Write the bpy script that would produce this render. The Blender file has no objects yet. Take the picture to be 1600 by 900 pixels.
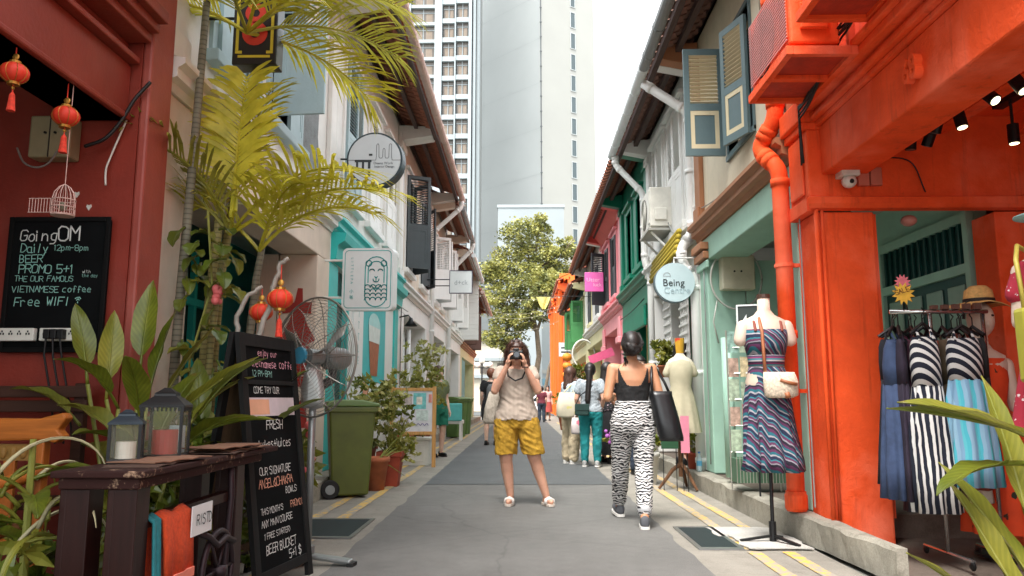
import bpy, bmesh, math, random
from math import sin, cos, pi, radians as R
from mathutils import Vector as V, Matrix, Euler, noise
scene = bpy.context.scene
C = scene.collection
# ---------------------------------------------------------------- camera
cd = bpy.data.cameras.new('camera'); cam = bpy.data.objects.new('camera', cd); C.objects.link(cam)
cam.location = (0, 0, 1.05)
PITCH = math.atan(174/1200)
cam.rotation_euler = (pi/2 + PITCH, 0, math.atan(16/1200*cos(PITCH)))
cd.lens = 27; cd.sensor_width = 36; cd.clip_start = .05; cd.clip_end = 2000
scene.camera = cam
# ---------------------------------------------------------------- bright overcast sky and veiled sun
SUN_EL, SUN_AZ = R(62), R(205)      # azimuth clockwise from +Y
w = bpy.data.worlds.new('World'); scene.world = w; w.use_nodes = True
nt = w.node_tree; bg = nt.nodes['Background']
sky = nt.nodes.new('ShaderNodeTexSky'); sky.sky_type = 'NISHITA'; sky.sun_disc = False
sky.sun_elevation = SUN_EL; sky.sun_rotation = SUN_AZ; sky.dust_density = 6; sky.air_density = 1.2; sky.ozone_density = 1
hs = nt.nodes.new('ShaderNodeHueSaturation'); hs.inputs['Saturation'].default_value = .12; hs.inputs['Value'].default_value = 1.0
mixs = nt.nodes.new('ShaderNodeMix'); mixs.data_type = 'RGBA'; mixs.inputs[0].default_value = .6
mixs.inputs[7].default_value = (6.7, 7.15, 7.4, 1)          # even cloud deck
nt.links.new(sky.outputs[0], hs.inputs['Color']); nt.links.new(hs.outputs[0], mixs.inputs[6])
nt.links.new(mixs.outputs[2], bg.inputs[0]); bg.inputs[1].default_value = .12
sl = bpy.data.lights.new('sun', 'SUN'); sl.energy = 1.5; sl.angle = R(24); sl.color = (1, .96, .91)
so = bpy.data.objects.new('sun', sl); C.objects.link(so)
sd = V((sin(SUN_AZ)*cos(SUN_EL), cos(SUN_AZ)*cos(SUN_EL), sin(SUN_EL)))
so.rotation_euler = sd.to_track_quat('Z', 'Y').to_euler(); so.location = (0, 0, 60)
vs = scene.view_settings; vs.view_transform = 'Standard'; vs.look = 'None'; vs.exposure = 1.95; vs.gamma = 1
vs.use_curve_mapping = False
scene.render.engine = 'CYCLES'
# ---------------------------------------------------------------- materials
def lin(c): 
    c = c/255
    return c/12.92 if c <= .04045 else ((c+.055)/1.055)**2.4
def col(h, k=1.0):
    if isinstance(h, str): h = tuple(int(h[i:i+2], 16) for i in (0, 2, 4))
    return tuple(lin(c)*k for c in h) + (1,)
MATS = {}
def newmat(name):
    m = bpy.data.materials.new(name); m.use_nodes = True
    nt = m.node_tree; b = nt.nodes['Principled BSDF']
    return m, nt, b
def coords(nt, scale=1, sc3=None, kind='Object'):
    t = nt.nodes.new('ShaderNodeTexCoord'); mp = nt.nodes.new('ShaderNodeMapping')
    mp.inputs['Scale'].default_value = sc3 or (scale,)*3
    nt.links.new(t.outputs[kind], mp.inputs[0]); return mp.outputs[0]
def noi(nt, vec, scale, detail=4, rough=.6):
    n = nt.nodes.new('ShaderNodeTexNoise'); n.inputs['Scale'].default_value = scale
    n.inputs['Detail'].default_value = detail; n.inputs['Roughness'].default_value = rough
    nt.links.new(vec, n.inputs['Vector']); return n.outputs[0]
def ramp(nt, fac, stops):
    r = nt.nodes.new('ShaderNodeValToRGB'); e = r.color_ramp.elements
    while len(e) < len(stops): e.new(.5)
    for el, (p, c) in zip(e, stops): el.position = p; el.color = c if len(c) == 4 else tuple(c)+(1,)
    nt.links.new(fac, r.inputs[0]); return r.outputs[0]
def mixc(nt, fac, a, b, mode='MIX'):
    m = nt.nodes.new('ShaderNodeMix'); m.data_type = 'RGBA'; m.blend_type = mode
    for s, i in ((fac, 0), (a, 6), (b, 7)):
        if hasattr(s, 'is_output'): nt.links.new(s, m.inputs[i])
        else: m.inputs[i].default_value = s
    return m.outputs[2]
def bump(nt, b, h, strength=.3, dist=.01):
    n = nt.nodes.new('ShaderNodeBump'); n.inputs['Strength'].default_value = strength; n.inputs['Distance'].default_value = dist
    nt.links.new(h, n.inputs['Height']); nt.links.new(n.outputs[0], b.inputs['Normal'])
def sc(c, k): return tuple(min(1, x*k) for x in c[:3]) + (1,)
def paint(name, c, rough=.6, var=.12, scale=2.5, streak=.25, b=.25, dirt=None, spec=.4, chips=0):
    """painted plaster: blotches, vertical rain streaks, fine lumps"""
    if name in MATS: return MATS[name]
    m, nt, p = newmat(name); c = col(c) if isinstance(c, str) else c
    v = coords(nt)
    n1 = noi(nt, v, scale, 5, .65)
    base = ramp(nt, n1, [(.3, sc(c, 1-var)), (.7, sc(c, 1+var*.6))])
    if streak:
        v2 = coords(nt, sc3=(9, 9, .7)); n2 = noi(nt, v2, 1.2, 5, .7)
        dc = dirt or sc(c, .45)
        f = ramp(nt, n2, [(.55, (0, 0, 0)), (.82, (streak,)*3)])
        base = mixc(nt, f, base, dc)
        n4 = noi(nt, v, 14, 6, .7); f4 = ramp(nt, n4, [(.66, (0, 0, 0)), (.74, (streak*.9,)*3)])
        base = mixc(nt, f4, base, sc(c, .6))
    if chips:
        n5 = noi(nt, v, 9, 8, .8); f5 = ramp(nt, n5, [(.70, (0, 0, 0)), (.73, (chips,)*3)]); base = mixc(nt, f5, base, (.62, .5, .44, 1))
        n6 = noi(nt, v, 1.1, 4, .6); f6 = ramp(nt, n6, [(.5, (0, 0, 0)), (.75, (chips*.8,)*3)]); base = mixc(nt, f6, base, mixc(nt, .5, sc(c, 1.25), (.8, .45, .36, 1)))
    nt.links.new(base, p.inputs['Base Color']); p.inputs['Roughness'].default_value = rough
    p.inputs['Specular IOR Level'].default_value = spec
    n3 = noi(nt, v, 38, 4); bump(nt, p, n3, b, .006)
    MATS[name] = m; return m
def plain(name, c=None, rough=.6, metal=0, var=.1, scale=8, b=0, spec=.5, emit=0, alpha=1, trans=0, bs=60):
    if name in MATS: return MATS[name]
    m, nt, p = newmat(name); c = col(c) if isinstance(c, str) else c
    v = coords(nt); n1 = noi(nt, v, scale, 4)
    base = ramp(nt, n1, [(.3, sc(c, 1-var)), (.7, sc(c, 1+var))])
    nt.links.new(base, p.inputs['Base Color']); p.inputs['Roughness'].default_value = rough
    p.inputs['Metallic'].default_value = metal; p.inputs['Specular IOR Level'].default_value = spec
    if emit: p.inputs['Emission Color'].default_value = c; p.inputs['Emission Strength'].default_value = emit
    if trans: p.inputs['Transmission Weight'].default_value = trans
    if alpha < 1: p.inputs['Alpha'].default_value = alpha
    if b: bump(nt, p, noi(nt, v, bs, 4), b, .004)
    MATS[name] = m; return m
def wood(name, c, rough=.5, axis=0, var=.35):
    if name in MATS: return MATS[name]
    m, nt, p = newmat(name); c = col(c) if isinstance(c, str) else c
    s = [22, 22, 22]; s[axis] = 1.6
    v = coords(nt, sc3=tuple(s)); n1 = noi(nt, v, 1.5, 6, .7)
    base = ramp(nt, n1, [(.3, sc(c, 1-var)), (.55, c), (.75, sc(c, 1+var*.7))])
    nt.links.new(base, p.inputs['Base Color']); p.inputs['Roughness'].default_value = rough
    p.inputs['Specular IOR Level'].default_value = .25; bump(nt, p, n1, .25, .003); MATS[name] = m; return m
def leafm(name, c1, c2, rough=.45, trans=.25):
    if name in MATS: return MATS[name]
    m, nt, p = newmat(name); v = coords(nt)
    n1 = noi(nt, v, 6, 3); oi = nt.nodes.new('ShaderNodeObjectInfo')
    base = ramp(nt, n1, [(.3, col(c1)), (.7, col(c2))])
    at = nt.nodes.new('ShaderNodeAttribute'); at.attribute_name = 'lf'; sx = nt.nodes.new('ShaderNodeSeparateXYZ'); nt.links.new(at.outputs['Vector'], sx.inputs[0])
    def mth(op, a, b=0):
        q = nt.nodes.new('ShaderNodeMath'); q.operation = op
        for i, s_ in enumerate((a, b)):
            if hasattr(s_, 'is_output'): nt.links.new(s_, q.inputs[i])
            else: q.inputs[i].default_value = s_
        return q.outputs[0]
    aq = mth('ABSOLUTE', sx.outputs[0]); vn = mth('SINE', mth('SUBTRACT', mth('MULTIPLY', sx.outputs[1], 75), mth('MULTIPLY', aq, 16)))
    has = mth('MULTIPLY', sx.outputs[2], 1); f_ = mth('MULTIPLY', ramp(nt, mth('MULTIPLY_ADD', vn, .5), [(.3, (0, 0, 0)), (.5, (.3,)*3)]), has)
    base = mixc(nt, f_, base, sc(col(c1), .62)); mr = mth('MULTIPLY', ramp(nt, aq, [(.03, (.8,)*3), (.1, (0, 0, 0))]), has); base = mixc(nt, mr, base, sc(col(c2), 1.35))
    tipn = mth('MULTIPLY', mth('ADD', mth('MULTIPLY', noi(nt, v, 18, 4), .5), mth('MAXIMUM', mth('MULTIPLY', sx.outputs[1], .62), mth('MULTIPLY', aq, .5))), has); base = mixc(nt, ramp(nt, tipn, [(.84, (0, 0, 0)), (.9, (.9,)*3)]), base, col('7d5f33'))
    hsv = nt.nodes.new('ShaderNodeHueSaturation'); ma = nt.nodes.new('ShaderNodeMapRange')
    ma.inputs[3].default_value = .75; ma.inputs[4].default_value = 1.2
    nt.links.new(oi.outputs['Random'], ma.inputs[0]); nt.links.new(ma.outputs[0], hsv.inputs['Value'])
    nt.links.new(base, hsv.inputs['Color']); nt.links.new(hsv.outputs[0], p.inputs['Base Color'])
    p.inputs['Roughness'].default_value = rough
    tr = nt.nodes.new('ShaderNodeBsdfTranslucent'); nt.links.new(hsv.outputs[0], tr.inputs[0])
    mx = nt.nodes.new('ShaderNodeMixShader'); mx.inputs[0].default_value = trans
    out = nt.nodes['Material Output']
    nt.links.new(p.outputs[0], mx.inputs[1]); nt.links.new(tr.outputs[0], mx.inputs[2]); nt.links.new(mx.outputs[0], out.inputs[0])
    MATS[name] = m; return m
# ---------------------------------------------------------------- mesh building
def ortho(d):
    d = d.normalized(); a = V((0, 0, 1)) if abs(d.z) < .9 else V((1, 0, 0))
    x = d.cross(a).normalized(); return x, x.cross(d).normalized()
class MB:
    def __init__(s): s.v = []; s.f = []; s.mi = []; s.cur = 0
    def add(s, vs, fs):
        o = len(s.v); s.v += [V(p) for p in vs]; s.f += [tuple(i+o for i in f) for f in fs]; s.mi += [s.cur]*len(fs); return s
    def box(s, x0, x1, y0, y1, z0, z1):
        x0, x1 = sorted((x0, x1)); y0, y1 = sorted((y0, y1)); z0, z1 = sorted((z0, z1))
        return s.add([(x, y, z) for z in (z0, z1) for y in (y0, y1) for x in (x0, x1)],
              [(0, 2, 3, 1), (4, 5, 7, 6), (0, 1, 5, 4), (2, 6, 7, 3), (0, 4, 6, 2), (1, 3, 7, 5)])
    def obox(s, c, size, M=None):
        hx, hy, hz = [q/2 for q in size]; M = M or Matrix.Identity(3)
        vs = [V(c) + M @ V((x*hx, y*hy, z*hz)) for z in (-1, 1) for y in (-1, 1) for x in (-1, 1)]
        return s.add(vs, [(0, 2, 3, 1), (4, 5, 7, 6), (0, 1, 5, 4), (2, 6, 7, 3), (0, 4, 6, 2), (1, 3, 7, 5)])
    def bar(s, p0, p1, w, h, up=(0, 0, 1)):
        p0, p1 = V(p0), V(p1); d = (p1-p0); L = d.length; d.normalize()
        x = d.cross(V(up)); x = x.normalized() if x.length > 1e-4 else V((1, 0, 0)); u = x.cross(d)
        M = Matrix((x, d, u)).transposed(); return s.obox((p0+p1)/2, (w, L, h), M)
    def tube(s, pts, r, n=8, caps=True):
        pts = [V(p) for p in pts]; rs = r if isinstance(r, (list, tuple)) else [r]*len(pts)
        o = len(s.v); x = None
        for i, p in enumerate(pts):
            d = (pts[min(i+1, len(pts)-1)] - pts[max(i-1, 0)])
            if x is None: x, y = ortho(d)
            else:
                d.normalize(); x = (x - d*x.dot(d)); x = x.normalized() if x.length > 1e-5 else ortho(d)[0]; y = x.cross(d)
            for k in range(n):
                a = 2*pi*k/n; s.v.append(p + (x*cos(a) + y*sin(a))*rs[i])
        fs = []
        for i in range(len(pts)-1):
            for k in range(n):
                fs.append((o+i*n+k, o+i*n+(k+1) % n, o+(i+1)*n+(k+1) % n, o+(i+1)*n+k))
        if caps: fs += [tuple(o+k for k in reversed(range(n))), tuple(o+(len(pts)-1)*n+k for k in range(n))]
        s.f += fs; s.mi += [s.cur]*len(fs); return s
    def cyl(s, p0, p1, r0, r1=None, n=12): return s.tube([p0, p1], [r0, r0 if r1 is None else r1], n)
    def lathe(s, prof, o=(0, 0, 0), n=20, sx=1, sy=1, M=None):
        o = V(o); b = len(s.v)
        for r, z in prof:
            for k in range(n):
                a = 2*pi*k/n; q = V((r*cos(a)*sx, r*sin(a)*sy, z)); s.v.append(o + (M @ q if M else q))
        fs = []
        for i in range(len(prof)-1):
            for k in range(n): fs.append((b+i*n+k, b+i*n+(k+1) % n, b+(i+1)*n+(k+1) % n, b+(i+1)*n+k))
        if prof[0][0] > 1e-4: fs.append(tuple(b+k for k in reversed(range(n))))
        if prof[-1][0] > 1e-4: fs.append(tuple(b+(len(prof)-1)*n+k for k in range(n)))
        s.f += fs; s.mi += [s.cur]*len(fs); return s
    def ball(s, c, r, n=12, m=8):
        r = (r,)*3 if not isinstance(r, (tuple, list)) else r; c = V(c); b = len(s.v)
        for i in range(m+1):
            t = pi*i/m
            for k in range(n): s.v.append(c + V((r[0]*sin(t)*cos(2*pi*k/n), r[1]*sin(t)*sin(2*pi*k/n), -r[2]*cos(t))))
        fs = [(b+i*n+k, b+i*n+(k+1) % n, b+(i+1)*n+(k+1) % n, b+(i+1)*n+k) for i in range(m) for k in range(n)]
        s.f += fs; s.mi += [s.cur]*len(fs); return s
    def prism(s, poly, fn0, fn1):
        """poly of 2-tuples, fn0/fn1 map (a,b)->xyz for the two caps"""
        n = len(poly); vs = [fn0(*p) for p in poly] + [fn1(*p) for p in poly]
        fs = [tuple(range(n)), tuple(range(2*n-1, n-1, -1))] + [(i, i+n, (i+1) % n+n, (i+1) % n) for i in range(n)]
        return s.add(vs, fs)
    def quad(s, a, b, c, d): return s.add([a, b, c, d], [(0, 1, 2, 3)])
    def cap(s, p0, r0, p1, r1, n=14):
        """tapered capsule (for bodies)"""
        p0, p1 = V(p0), V(p1); d = p1-p0; L = max(d.length, 1e-5); d = d/L
        pts, rs = [], []
        for k in (-.98, -.8, -.5, 0): pts.append(p0 + d*r0*k); rs.append(r0*math.sqrt(1-k*k))
        for k in (0, .5, .8, .98): pts.append(p1 + d*r1*k); rs.append(r1*math.sqrt(1-k*k))
        return s.tube(pts, rs, n)
    def loft(s, rings, n=20, fold=0, nf=12, ph=0, close=True):
        """rings: (cx,cy,cz,rx,ry[,fold amplitude])"""
        b = len(s.v)
        for q in rings:
            cx, cy, cz, rx, ry = q[:5]; fa = q[5] if len(q) > 5 else fold
            for k in range(n):
                a = 2*pi*k/n; g = 1 + fa*(sin(nf*a+ph) + .5*sin((nf*.6)//1*a*1+1.3+ph) + 1.6*noise.noise(V((cos(a)*3.2+ph, sin(a)*3.2, cz*2.5))))
                s.v.append(V((cx + rx*g*cos(a), cy + ry*g*sin(a), cz)))
        m = len(rings)
        fs = [(b+i*n+k, b+i*n+(k+1) % n, b+(i+1)*n+(k+1) % n, b+(i+1)*n+k) for i in range(m-1) for k in range(n)]
        if close: fs += [tuple(b+k for k in reversed(range(n))), tuple(b+(m-1)*n+k for k in range(n))]
        s.f += fs; s.mi += [s.cur]*len(fs); return s
    def mesh(s, name, mats, smooth=False):
        me = bpy.data.meshes.new(name); me.from_pydata([tuple(p) for p in s.v], [], s.f)
        for m in (mats if isinstance(mats, (list, tuple)) else [mats]): me.materials.append(m)
        if any(s.mi): me.polygons.foreach_set('material_index', s.mi)
        if smooth: me.polygons.foreach_set('use_smooth', [True]*len(s.f))
        bm = bmesh.new(); bm.from_mesh(me); bmesh.ops.recalc_face_normals(bm, faces=bm.faces); bm.to_mesh(me); bm.free()
        me.update(); return me
    def obj(s, name, mat, parent=None, smooth=False, bev=0, world=True, solid=0, kind=None, label=None):
        if parent is not None and world:
            Mi = WM(parent).inverted(); s.v = [Mi @ p for p in s.v]
        o = bpy.data.objects.new(name, s.mesh(name, mat, smooth)); C.objects.link(o)
        if parent is not None: o.parent = parent
        if solid: md = o.modifiers.new('thickness', 'SOLIDIFY'); md.thickness = solid; md.offset = 0
        if bev:
            md = o.modifiers.new('edge', 'BEVEL'); md.width = bev; md.segments = 2; md.limit_method = 'ANGLE'; md.angle_limit = R(40)
        if kind: o['kind'] = kind
        if label: o['label'] = label
        return o
def WM(o):
    m = o.matrix_basis.copy()
    while o.parent is not None: o = o.parent; m = o.matrix_basis @ m
    return m
def tag(o, label, cat, group=None):
    o['label'] = label; o['category'] = cat
    if group: o['group'] = group
    return o
def thing(name, label, cat, loc=(0, 0, 0), rz=0, group=None):
    o = bpy.data.objects.new(name, None); C.objects.link(o); o.location = loc; o.rotation_euler = (0, 0, rz)
    o.empty_display_size = .2
    return tag(o, label, cat, group)
def struct(o): o['kind'] = 'structure'; return o
def inst(o, parent, M):
    """another piece sharing the mesh of o, placed by world matrix M under parent"""
    c = bpy.data.objects.new(o.name.split('.')[0], o.data); C.objects.link(c); c.parent = parent
    c.matrix_basis = WM(parent).inverted() @ M; return c
def piece(name, me, parent, M):
    c = bpy.data.objects.new(name, me); C.objects.link(c); c.parent = parent
    c.matrix_basis = WM(parent).inverted() @ M; return c
def copytree(o, loc=None, rz=None, parent=None):
    c = o.copy(); C.objects.link(c); c.parent = parent
    if loc is not None: c.location = loc
    if rz is not None: c.rotation_euler = (0, 0, rz)
    for ch in [x for x in o.children]: copytree(ch, parent=c)
    return c
# ---------------------------------------------------------------- lettering
def txt(s, size, mat, parent, loc, rot=(pi/2, 0, 0), ext=.002, name='lettering', sx=1, align='CENTER', bold=0):
    cu = bpy.data.curves.new('t', 'FONT'); cu.body = s; cu.size = size; cu.extrude = ext; cu.align_x = align; cu.align_y = 'CENTER'
    cu.offset = bold; cu.resolution_u = 3
    t = bpy.data.objects.new('t', cu); C.objects.link(t)
    dg = bpy.context.evaluated_depsgraph_get(); me = bpy.data.meshes.new_from_object(t.evaluated_get(dg)); me.name = name
    bpy.data.objects.remove(t); me.materials.clear(); me.materials.append(mat)
    o = bpy.data.objects.new(name, me); C.objects.link(o); o.parent = parent
    M = Matrix.Translation(V(loc)) @ Euler(rot).to_matrix().to_4x4() @ Matrix.Diagonal((sx, 1, 1, 1))
    o.matrix_basis = WM(parent).inverted() @ M; return o
GL = {}
for ln in """A 02 28 42|15 35;B 02 08 28 37 36 25 05|25 34 33 22 02;C 47 38 18 07 03 12 32 43;D 02 08 28 46 44 22 02;E 48 08 02 42|05 35;F 48 08 02|05 35
G 47 38 18 07 03 12 32 43 45 25;H 08 02|48 42|05 45;I 28 22;K 08 02|48 05 42;L 08 02 42;M 02 08 25 48 42;N 02 08 42 48;O 18 07 03 12 32 43 47 38 18
P 02 08 38 47 46 35 05;R 02 08 38 47 46 35 05|25 42;S 47 38 18 07 06 35 44 43 32 12 03;T 08 48|28 22;U 08 03 12 32 43 48;V 08 22 48;W 08 12 26 32 48
Y 08 25 48|25 22;J 48 43 32 12 03;a 36 16 05 03 12 32|36 32 42;c 36 16 05 03 12 32;d 36 16 05 03 12 32|38 32;e 04 34 35 26 16 05 03 12 32;f 37 28 18 12|05 25
g 36 16 05 03 12 32|36 31 20 00;h 08 02|05 16 26 35 32;i 16 12|18 17;j 26 21 10|28 27;k 08 02|36 04 32;l 18 12;m 02 06|05 16 25 22|25 36 45 42;n 06 02|05 16 26 35 32
o 16 05 03 12 22 33 35 26 16;p 06 00|05 16 26 35 33 22 12 03;r 06 02|05 16 26 35;s 36 16 05 14 24 33 22 02;t 18 13 22 32|06 36;u 06 03 12 22 33|36 32
w 06 12 25 32 46;y 06 14 22|36 10;v 06 22 46;x 06 32|36 02;0 18 07 03 12 32 43 47 38 18;1 17 28 22;2 07 18 38 47 46 02 42;5 48 08 05 35 44 43 32 02;8 18 07 06 15 35 46 47 38 18|15 04 03 12 32 43 44 35
+ 27 23|05 45;- 05 35;! 28 24|23 22;& 42 16 17 28 37 05 03 12 32 44;' 28 27;$ 47 38 18 07 06 35 44 43 32 12 03|29 21;) 18 36 34 12;. 12 13;~ 07 18 38 47|16 27 36|24 25;/ 02 48""".replace('\n', ';').split(';'):
    GL[ln[0]] = [[(int(p[0]), int(p[1])-2) for p in st.split()] for st in ln[2:].split('|')]
def chalk(s, size, org, right, up, parent, mat, wd=.08, seed=0, jit=.35, name='chalk_line', adv=5.2):
    """hand-lettered line: strokes drawn as thin raised ribbons; size = cap height"""
    rnd = random.Random(seed*7+len(s)); right = V(right).normalized(); up = V(up).normalized(); nrm = right.cross(up)
    k = size/6; m = MB(); x = 0; org = V(org); wd = wd*size
    for ch in s:
        if ch == ' ': x += 3.2; continue
        narrow = ch in "Ii1l!'.)j"
        dy = rnd.uniform(-.35, .35); sh = rnd.uniform(-.06, .12)
        for st in GL.get(ch, GL['-']):
            pts = [(x + px - (1 if narrow else 0) + py*sh + rnd.uniform(-jit, jit)*.5, py + dy + rnd.uniform(-jit, jit)*.5) for px, py in st]
            P = [org + right*(a*k) + up*(b*k) for a, b in pts]
            for a, b in zip(P, P[1:]):
                d = b-a
                if d.length < 1e-6: continue
                d.normalize(); q = nrm.cross(d)*wd/2; e = d*wd*.3; z = nrm*.0015
                m.quad(a-e-q+z, b+e-q+z, b+e+q+z, a-e+q+z)
        x += (3.2 if narrow else adv) + rnd.uniform(-.3, .3)
    return m.obj(name, mat, parent)
# ================================================================ materials used by the setting
def asphalt(name, c, patchy=.2):
    m, nt, p = newmat(name); c = col(c); v = coords(nt)
    n0 = noi(nt, v, .9, 5, .7); n1 = noi(nt, v, 260, 2); n2 = noi(nt, v, 7, 6, .75)
    base = ramp(nt, n0, [(.3, sc(c, 1-patchy)), (.7, sc(c, 1+patchy*.6))])
    base = mixc(nt, .75, base, ramp(nt, n1, [(.35, (.45, .45, .45)), (.65, (1.25, 1.24, 1.22))]), 'MULTIPLY')
    base = mixc(nt, .5, base, ramp(nt, n2, [(.3, (.75, .75, .75)), (.62, (1.1, 1.1, 1.1))]), 'MULTIPLY')
    vo = nt.nodes.new('ShaderNodeTexVoronoi'); vo.feature = 'DISTANCE_TO_EDGE'; vo.inputs['Scale'].default_value = .55
    wv = nt.nodes.new('ShaderNodeMixRGB'); wv.inputs[0].default_value = .12
    nt.links.new(v, wv.inputs[1]); nn = nt.nodes.new('ShaderNodeTexNoise'); nn.inputs['Scale'].default_value = 3; nt.links.new(v, nn.inputs['Vector']); nt.links.new(nn.outputs[1], wv.inputs[2])
    nt.links.new(wv.outputs[0], vo.inputs['Vector'])
    crack = ramp(nt, vo.outputs[0], [(.0, (.35,)*3), (.006, (0, 0, 0))])
    base = mixc(nt, crack, base, sc(c, .35))
    n7 = noi(nt, v, 2.6, 6, .8); base = mixc(nt, ramp(nt, n7, [(.6, (0, 0, 0)), (.72, (.45,)*3)]), base, sc(c, .55)); n8 = noi(nt, v, 55, 2); base = mixc(nt, ramp(nt, n8, [(.7, (0, 0, 0)), (.76, (.6,)*3)]), base, sc(c, 1.5))
    nt.links.new(base, p.inputs['Base Color']); p.inputs['Roughness'].default_value = .85
    bump(nt, p, n1, .5, .004); MATS[name] = m; return m
def concrete(name, c, stain=.35, sc3=None):
    m, nt, p = newmat(name); c = col(c); v = coords(nt)
    n0 = noi(nt, v, 1.6, 6, .7); n1 = noi(nt, v, 90, 3); n2 = noi(nt, v, 6, 7, .75)
    base = ramp(nt, n0, [(.3, sc(c, 1-stain*.6)), (.7, sc(c, 1.12))])
    base = mixc(nt, ramp(nt, n2, [(.52, (0, 0, 0)), (.7, (stain,)*3)]), base, sc((c[0], c[1]*.97, c[2]*.86), .35))
    base = mixc(nt, .5, base, ramp(nt, n1, [(.35, (.7,)*3), (.65, (1.15,)*3)]), 'MULTIPLY')
    nt.links.new(base, p.inputs['Base Color']); p.inputs['Roughness'].default_value = .9
    bump(nt, p, n1, .5, .005); MATS[name] = m; return m
asphalt('asphalt', '706f6c'); asphalt('asphalt_new', '5a5d5e', .16); asphalt('far_ground', '75756f')
concrete('concrete', '8d887e', .4); concrete('kerb_concrete', 'a5a092', .75); concrete('floor_dark', '6e6257', .6)
def worn(name, c, under, thr=.5):
    m, nt, p = newmat(name); v = coords(nt); n = noi(nt, v, 16, 7, .75); n2 = noi(nt, v, 1.5, 3)
    mx = nt.nodes.new('ShaderNodeMath'); mx.operation = 'ADD'; nt.links.new(n, mx.inputs[0]); 
    m2 = nt.nodes.new('ShaderNodeMath'); m2.operation = 'MULTIPLY'; m2.inputs[1].default_value = .35; nt.links.new(n2, m2.inputs[0]); nt.links.new(m2.outputs[0], mx.inputs[1])
    f = ramp(nt, mx.outputs[0], [(thr+.05, (0, 0, 0)), (thr+.13, (1, 1, 1))])
    nt.links.new(mixc(nt, f, col(c), col(under)), p.inputs['Base Color']); p.inputs['Roughness'].default_value = .8
    p.inputs['Specular IOR Level'].default_value = .25; MATS[name] = m; return m
worn('yellow_line', 'cfa850', '989287', .57)
WHITE = paint('white_plaster', 'dcdad4', streak=.22); WHITE2 = paint('white_paint', 'e4e3df', .5, .06, streak=.1)
CREAM = paint('cream_plaster', 'd9ccb2', streak=.3); BEIGE = paint('beige_plaster', 'd6c4b2', streak=.25)
ORANGE = paint('orange_red_paint', 'fb5928', .72, .24, 2.2, streak=.6, dirt=col('7a2614'), b=.8, chips=.7, spec=.22); RED = paint('dark_red_paint', '842d1f', .5, .16, 3, streak=.35, b=.4, chips=.12)
LITRED = paint('lit_worn_red_paint', '98463b', .5, .15, 4, streak=.35, b=.4, chips=.25)  # paler red for the pilaster's lit street face: light put into colour, plus wear
MINT = paint('mint_paint', 'a0c6b3', .55, .1, 3, streak=.22); TEAL = paint('turquoise_paint', '2fb9b4', .45, .1, streak=.12)
GREEN = paint('green_paint', '0f7d62', .45, .12, streak=.12); PINK = paint('pink_paint', 'f0a0a6', .55, .08, streak=.14)
SALMON = paint('salmon_paint', 'e0645c', .55, .1, streak=.1); BROWNC = paint('terracotta_trim', 'a5714f', .6, .15, streak=.2)
PALEY = paint('pale_yellow_paint', 'ddd6a8', .55, streak=.2); BORANGE = paint('bright_orange_paint', 'f0732a', .5, streak=.12)
GREY = paint('grey_plaster', 'a9a8a2', streak=.3); DKGREEN = paint('dark_green_paint', '11413c', .4, .1, streak=.1)
BLUEGREY = paint('blue_grey_paint', '5f7477', .5, .1, streak=.15); LTBLUE = paint('pale_blue_paint', '9fb4b8', .55, .1, streak=.2)
BLACKSH = paint('charcoal_paint', '41474a', .5, .15, streak=.2); BROWNSH = paint('brown_shutter_paint', '6f524a', .6, .15, streak=.2)
CREAMSH = paint('cream_shutter_paint', 'd8caa6', .55, .08, streak=.2); DARKIN = plain('dark_interior', '2b2724', .8)
SOFFIT = wood('dark_roof_timber', '574743', .8, 1); TIMB = wood('pale_roof_timber', 'a08f86', .8, 1)
TILE = plain('clay_roof_tile', '98624e', .85, var=.4, scale=5, b=.4); TILEDK = plain('dark_roof_tile', '8a6a5d', .85, var=.35, scale=5, b=.4)
GUTPINK = paint('old_gutter_paint', 'c0a79c', .6, .15, 5, streak=.5, dirt=col('6d5348')); GUTGREY = paint('grey_gutter', '7b7f80', .4, .1, streak=.3)
GUTWH = paint('white_gutter', 'd5dadb', .4, .06, streak=.15); PIPEWH = paint('white_pipe_paint', 'e2e2de', .4, .05, streak=.12)
GLASS = plain('dark_window_glass', '2a3436', .08, spec=.8); BLACKM = plain('black_metal', '1b1b1c', .45, .4); STEEL = plain('brushed_steel', '9a9c9c', .35, .85)
XW = {1: 2.25, -1: 2.4}
def fb(m, s, y0, y1, z0, z1, d0, d1): return m.box(s*(XW[s]-d1), s*(XW[s]-d0), y0, y1, z0, z1)
def ext(m, s, prof, y0, y1):      # extrude a (d,z) profile along the street
    return m.prism(prof, lambda d, z: (s*(XW[s]-d), y0, z), lambda d, z: (s*(XW[s]-d), y1, z))
# ================================================================ ground
def sheet(name, x0, x1, y0, y1, z, mat, th=None):
    m = MB(); m.box(x0, x1, y0, y1, z-(th or .003), z); return struct(m.obj(name, MATS[mat] if isinstance(mat, str) else mat))
g = MB(); g.quad((-600, -60, -.03), (600, -60, -.03), (600, 1400, -.03), (-600, 1400, -.03)); struct(g.obj('ground', MATS['far_ground']))
def wavy(name, xa, xb, y0, y1, z, mat, amp=.02, seed=1):
    """road sheet with slightly ragged long edges"""
    m = MB(); n = int((y1-y0)/.15); vs = []
    for i in range(n+1):
        y = y0+(y1-y0)*i/n
        for k, x in enumerate((xa, xb)): vs.append((x+amp*noise.noise(V((y*2.3, k*7+seed, 0)))+amp*.6*noise.noise(V((y*9, k*3+seed, 1))), y, z))
    m.add(vs, [(2*i, 2*i+1, 2*i+3, 2*i+2) for i in range(n)]); return struct(m.obj(name, MATS[mat]))
wavy('road', -1.22, 1.15, -6, 52, .004, 'asphalt', .035)
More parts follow.
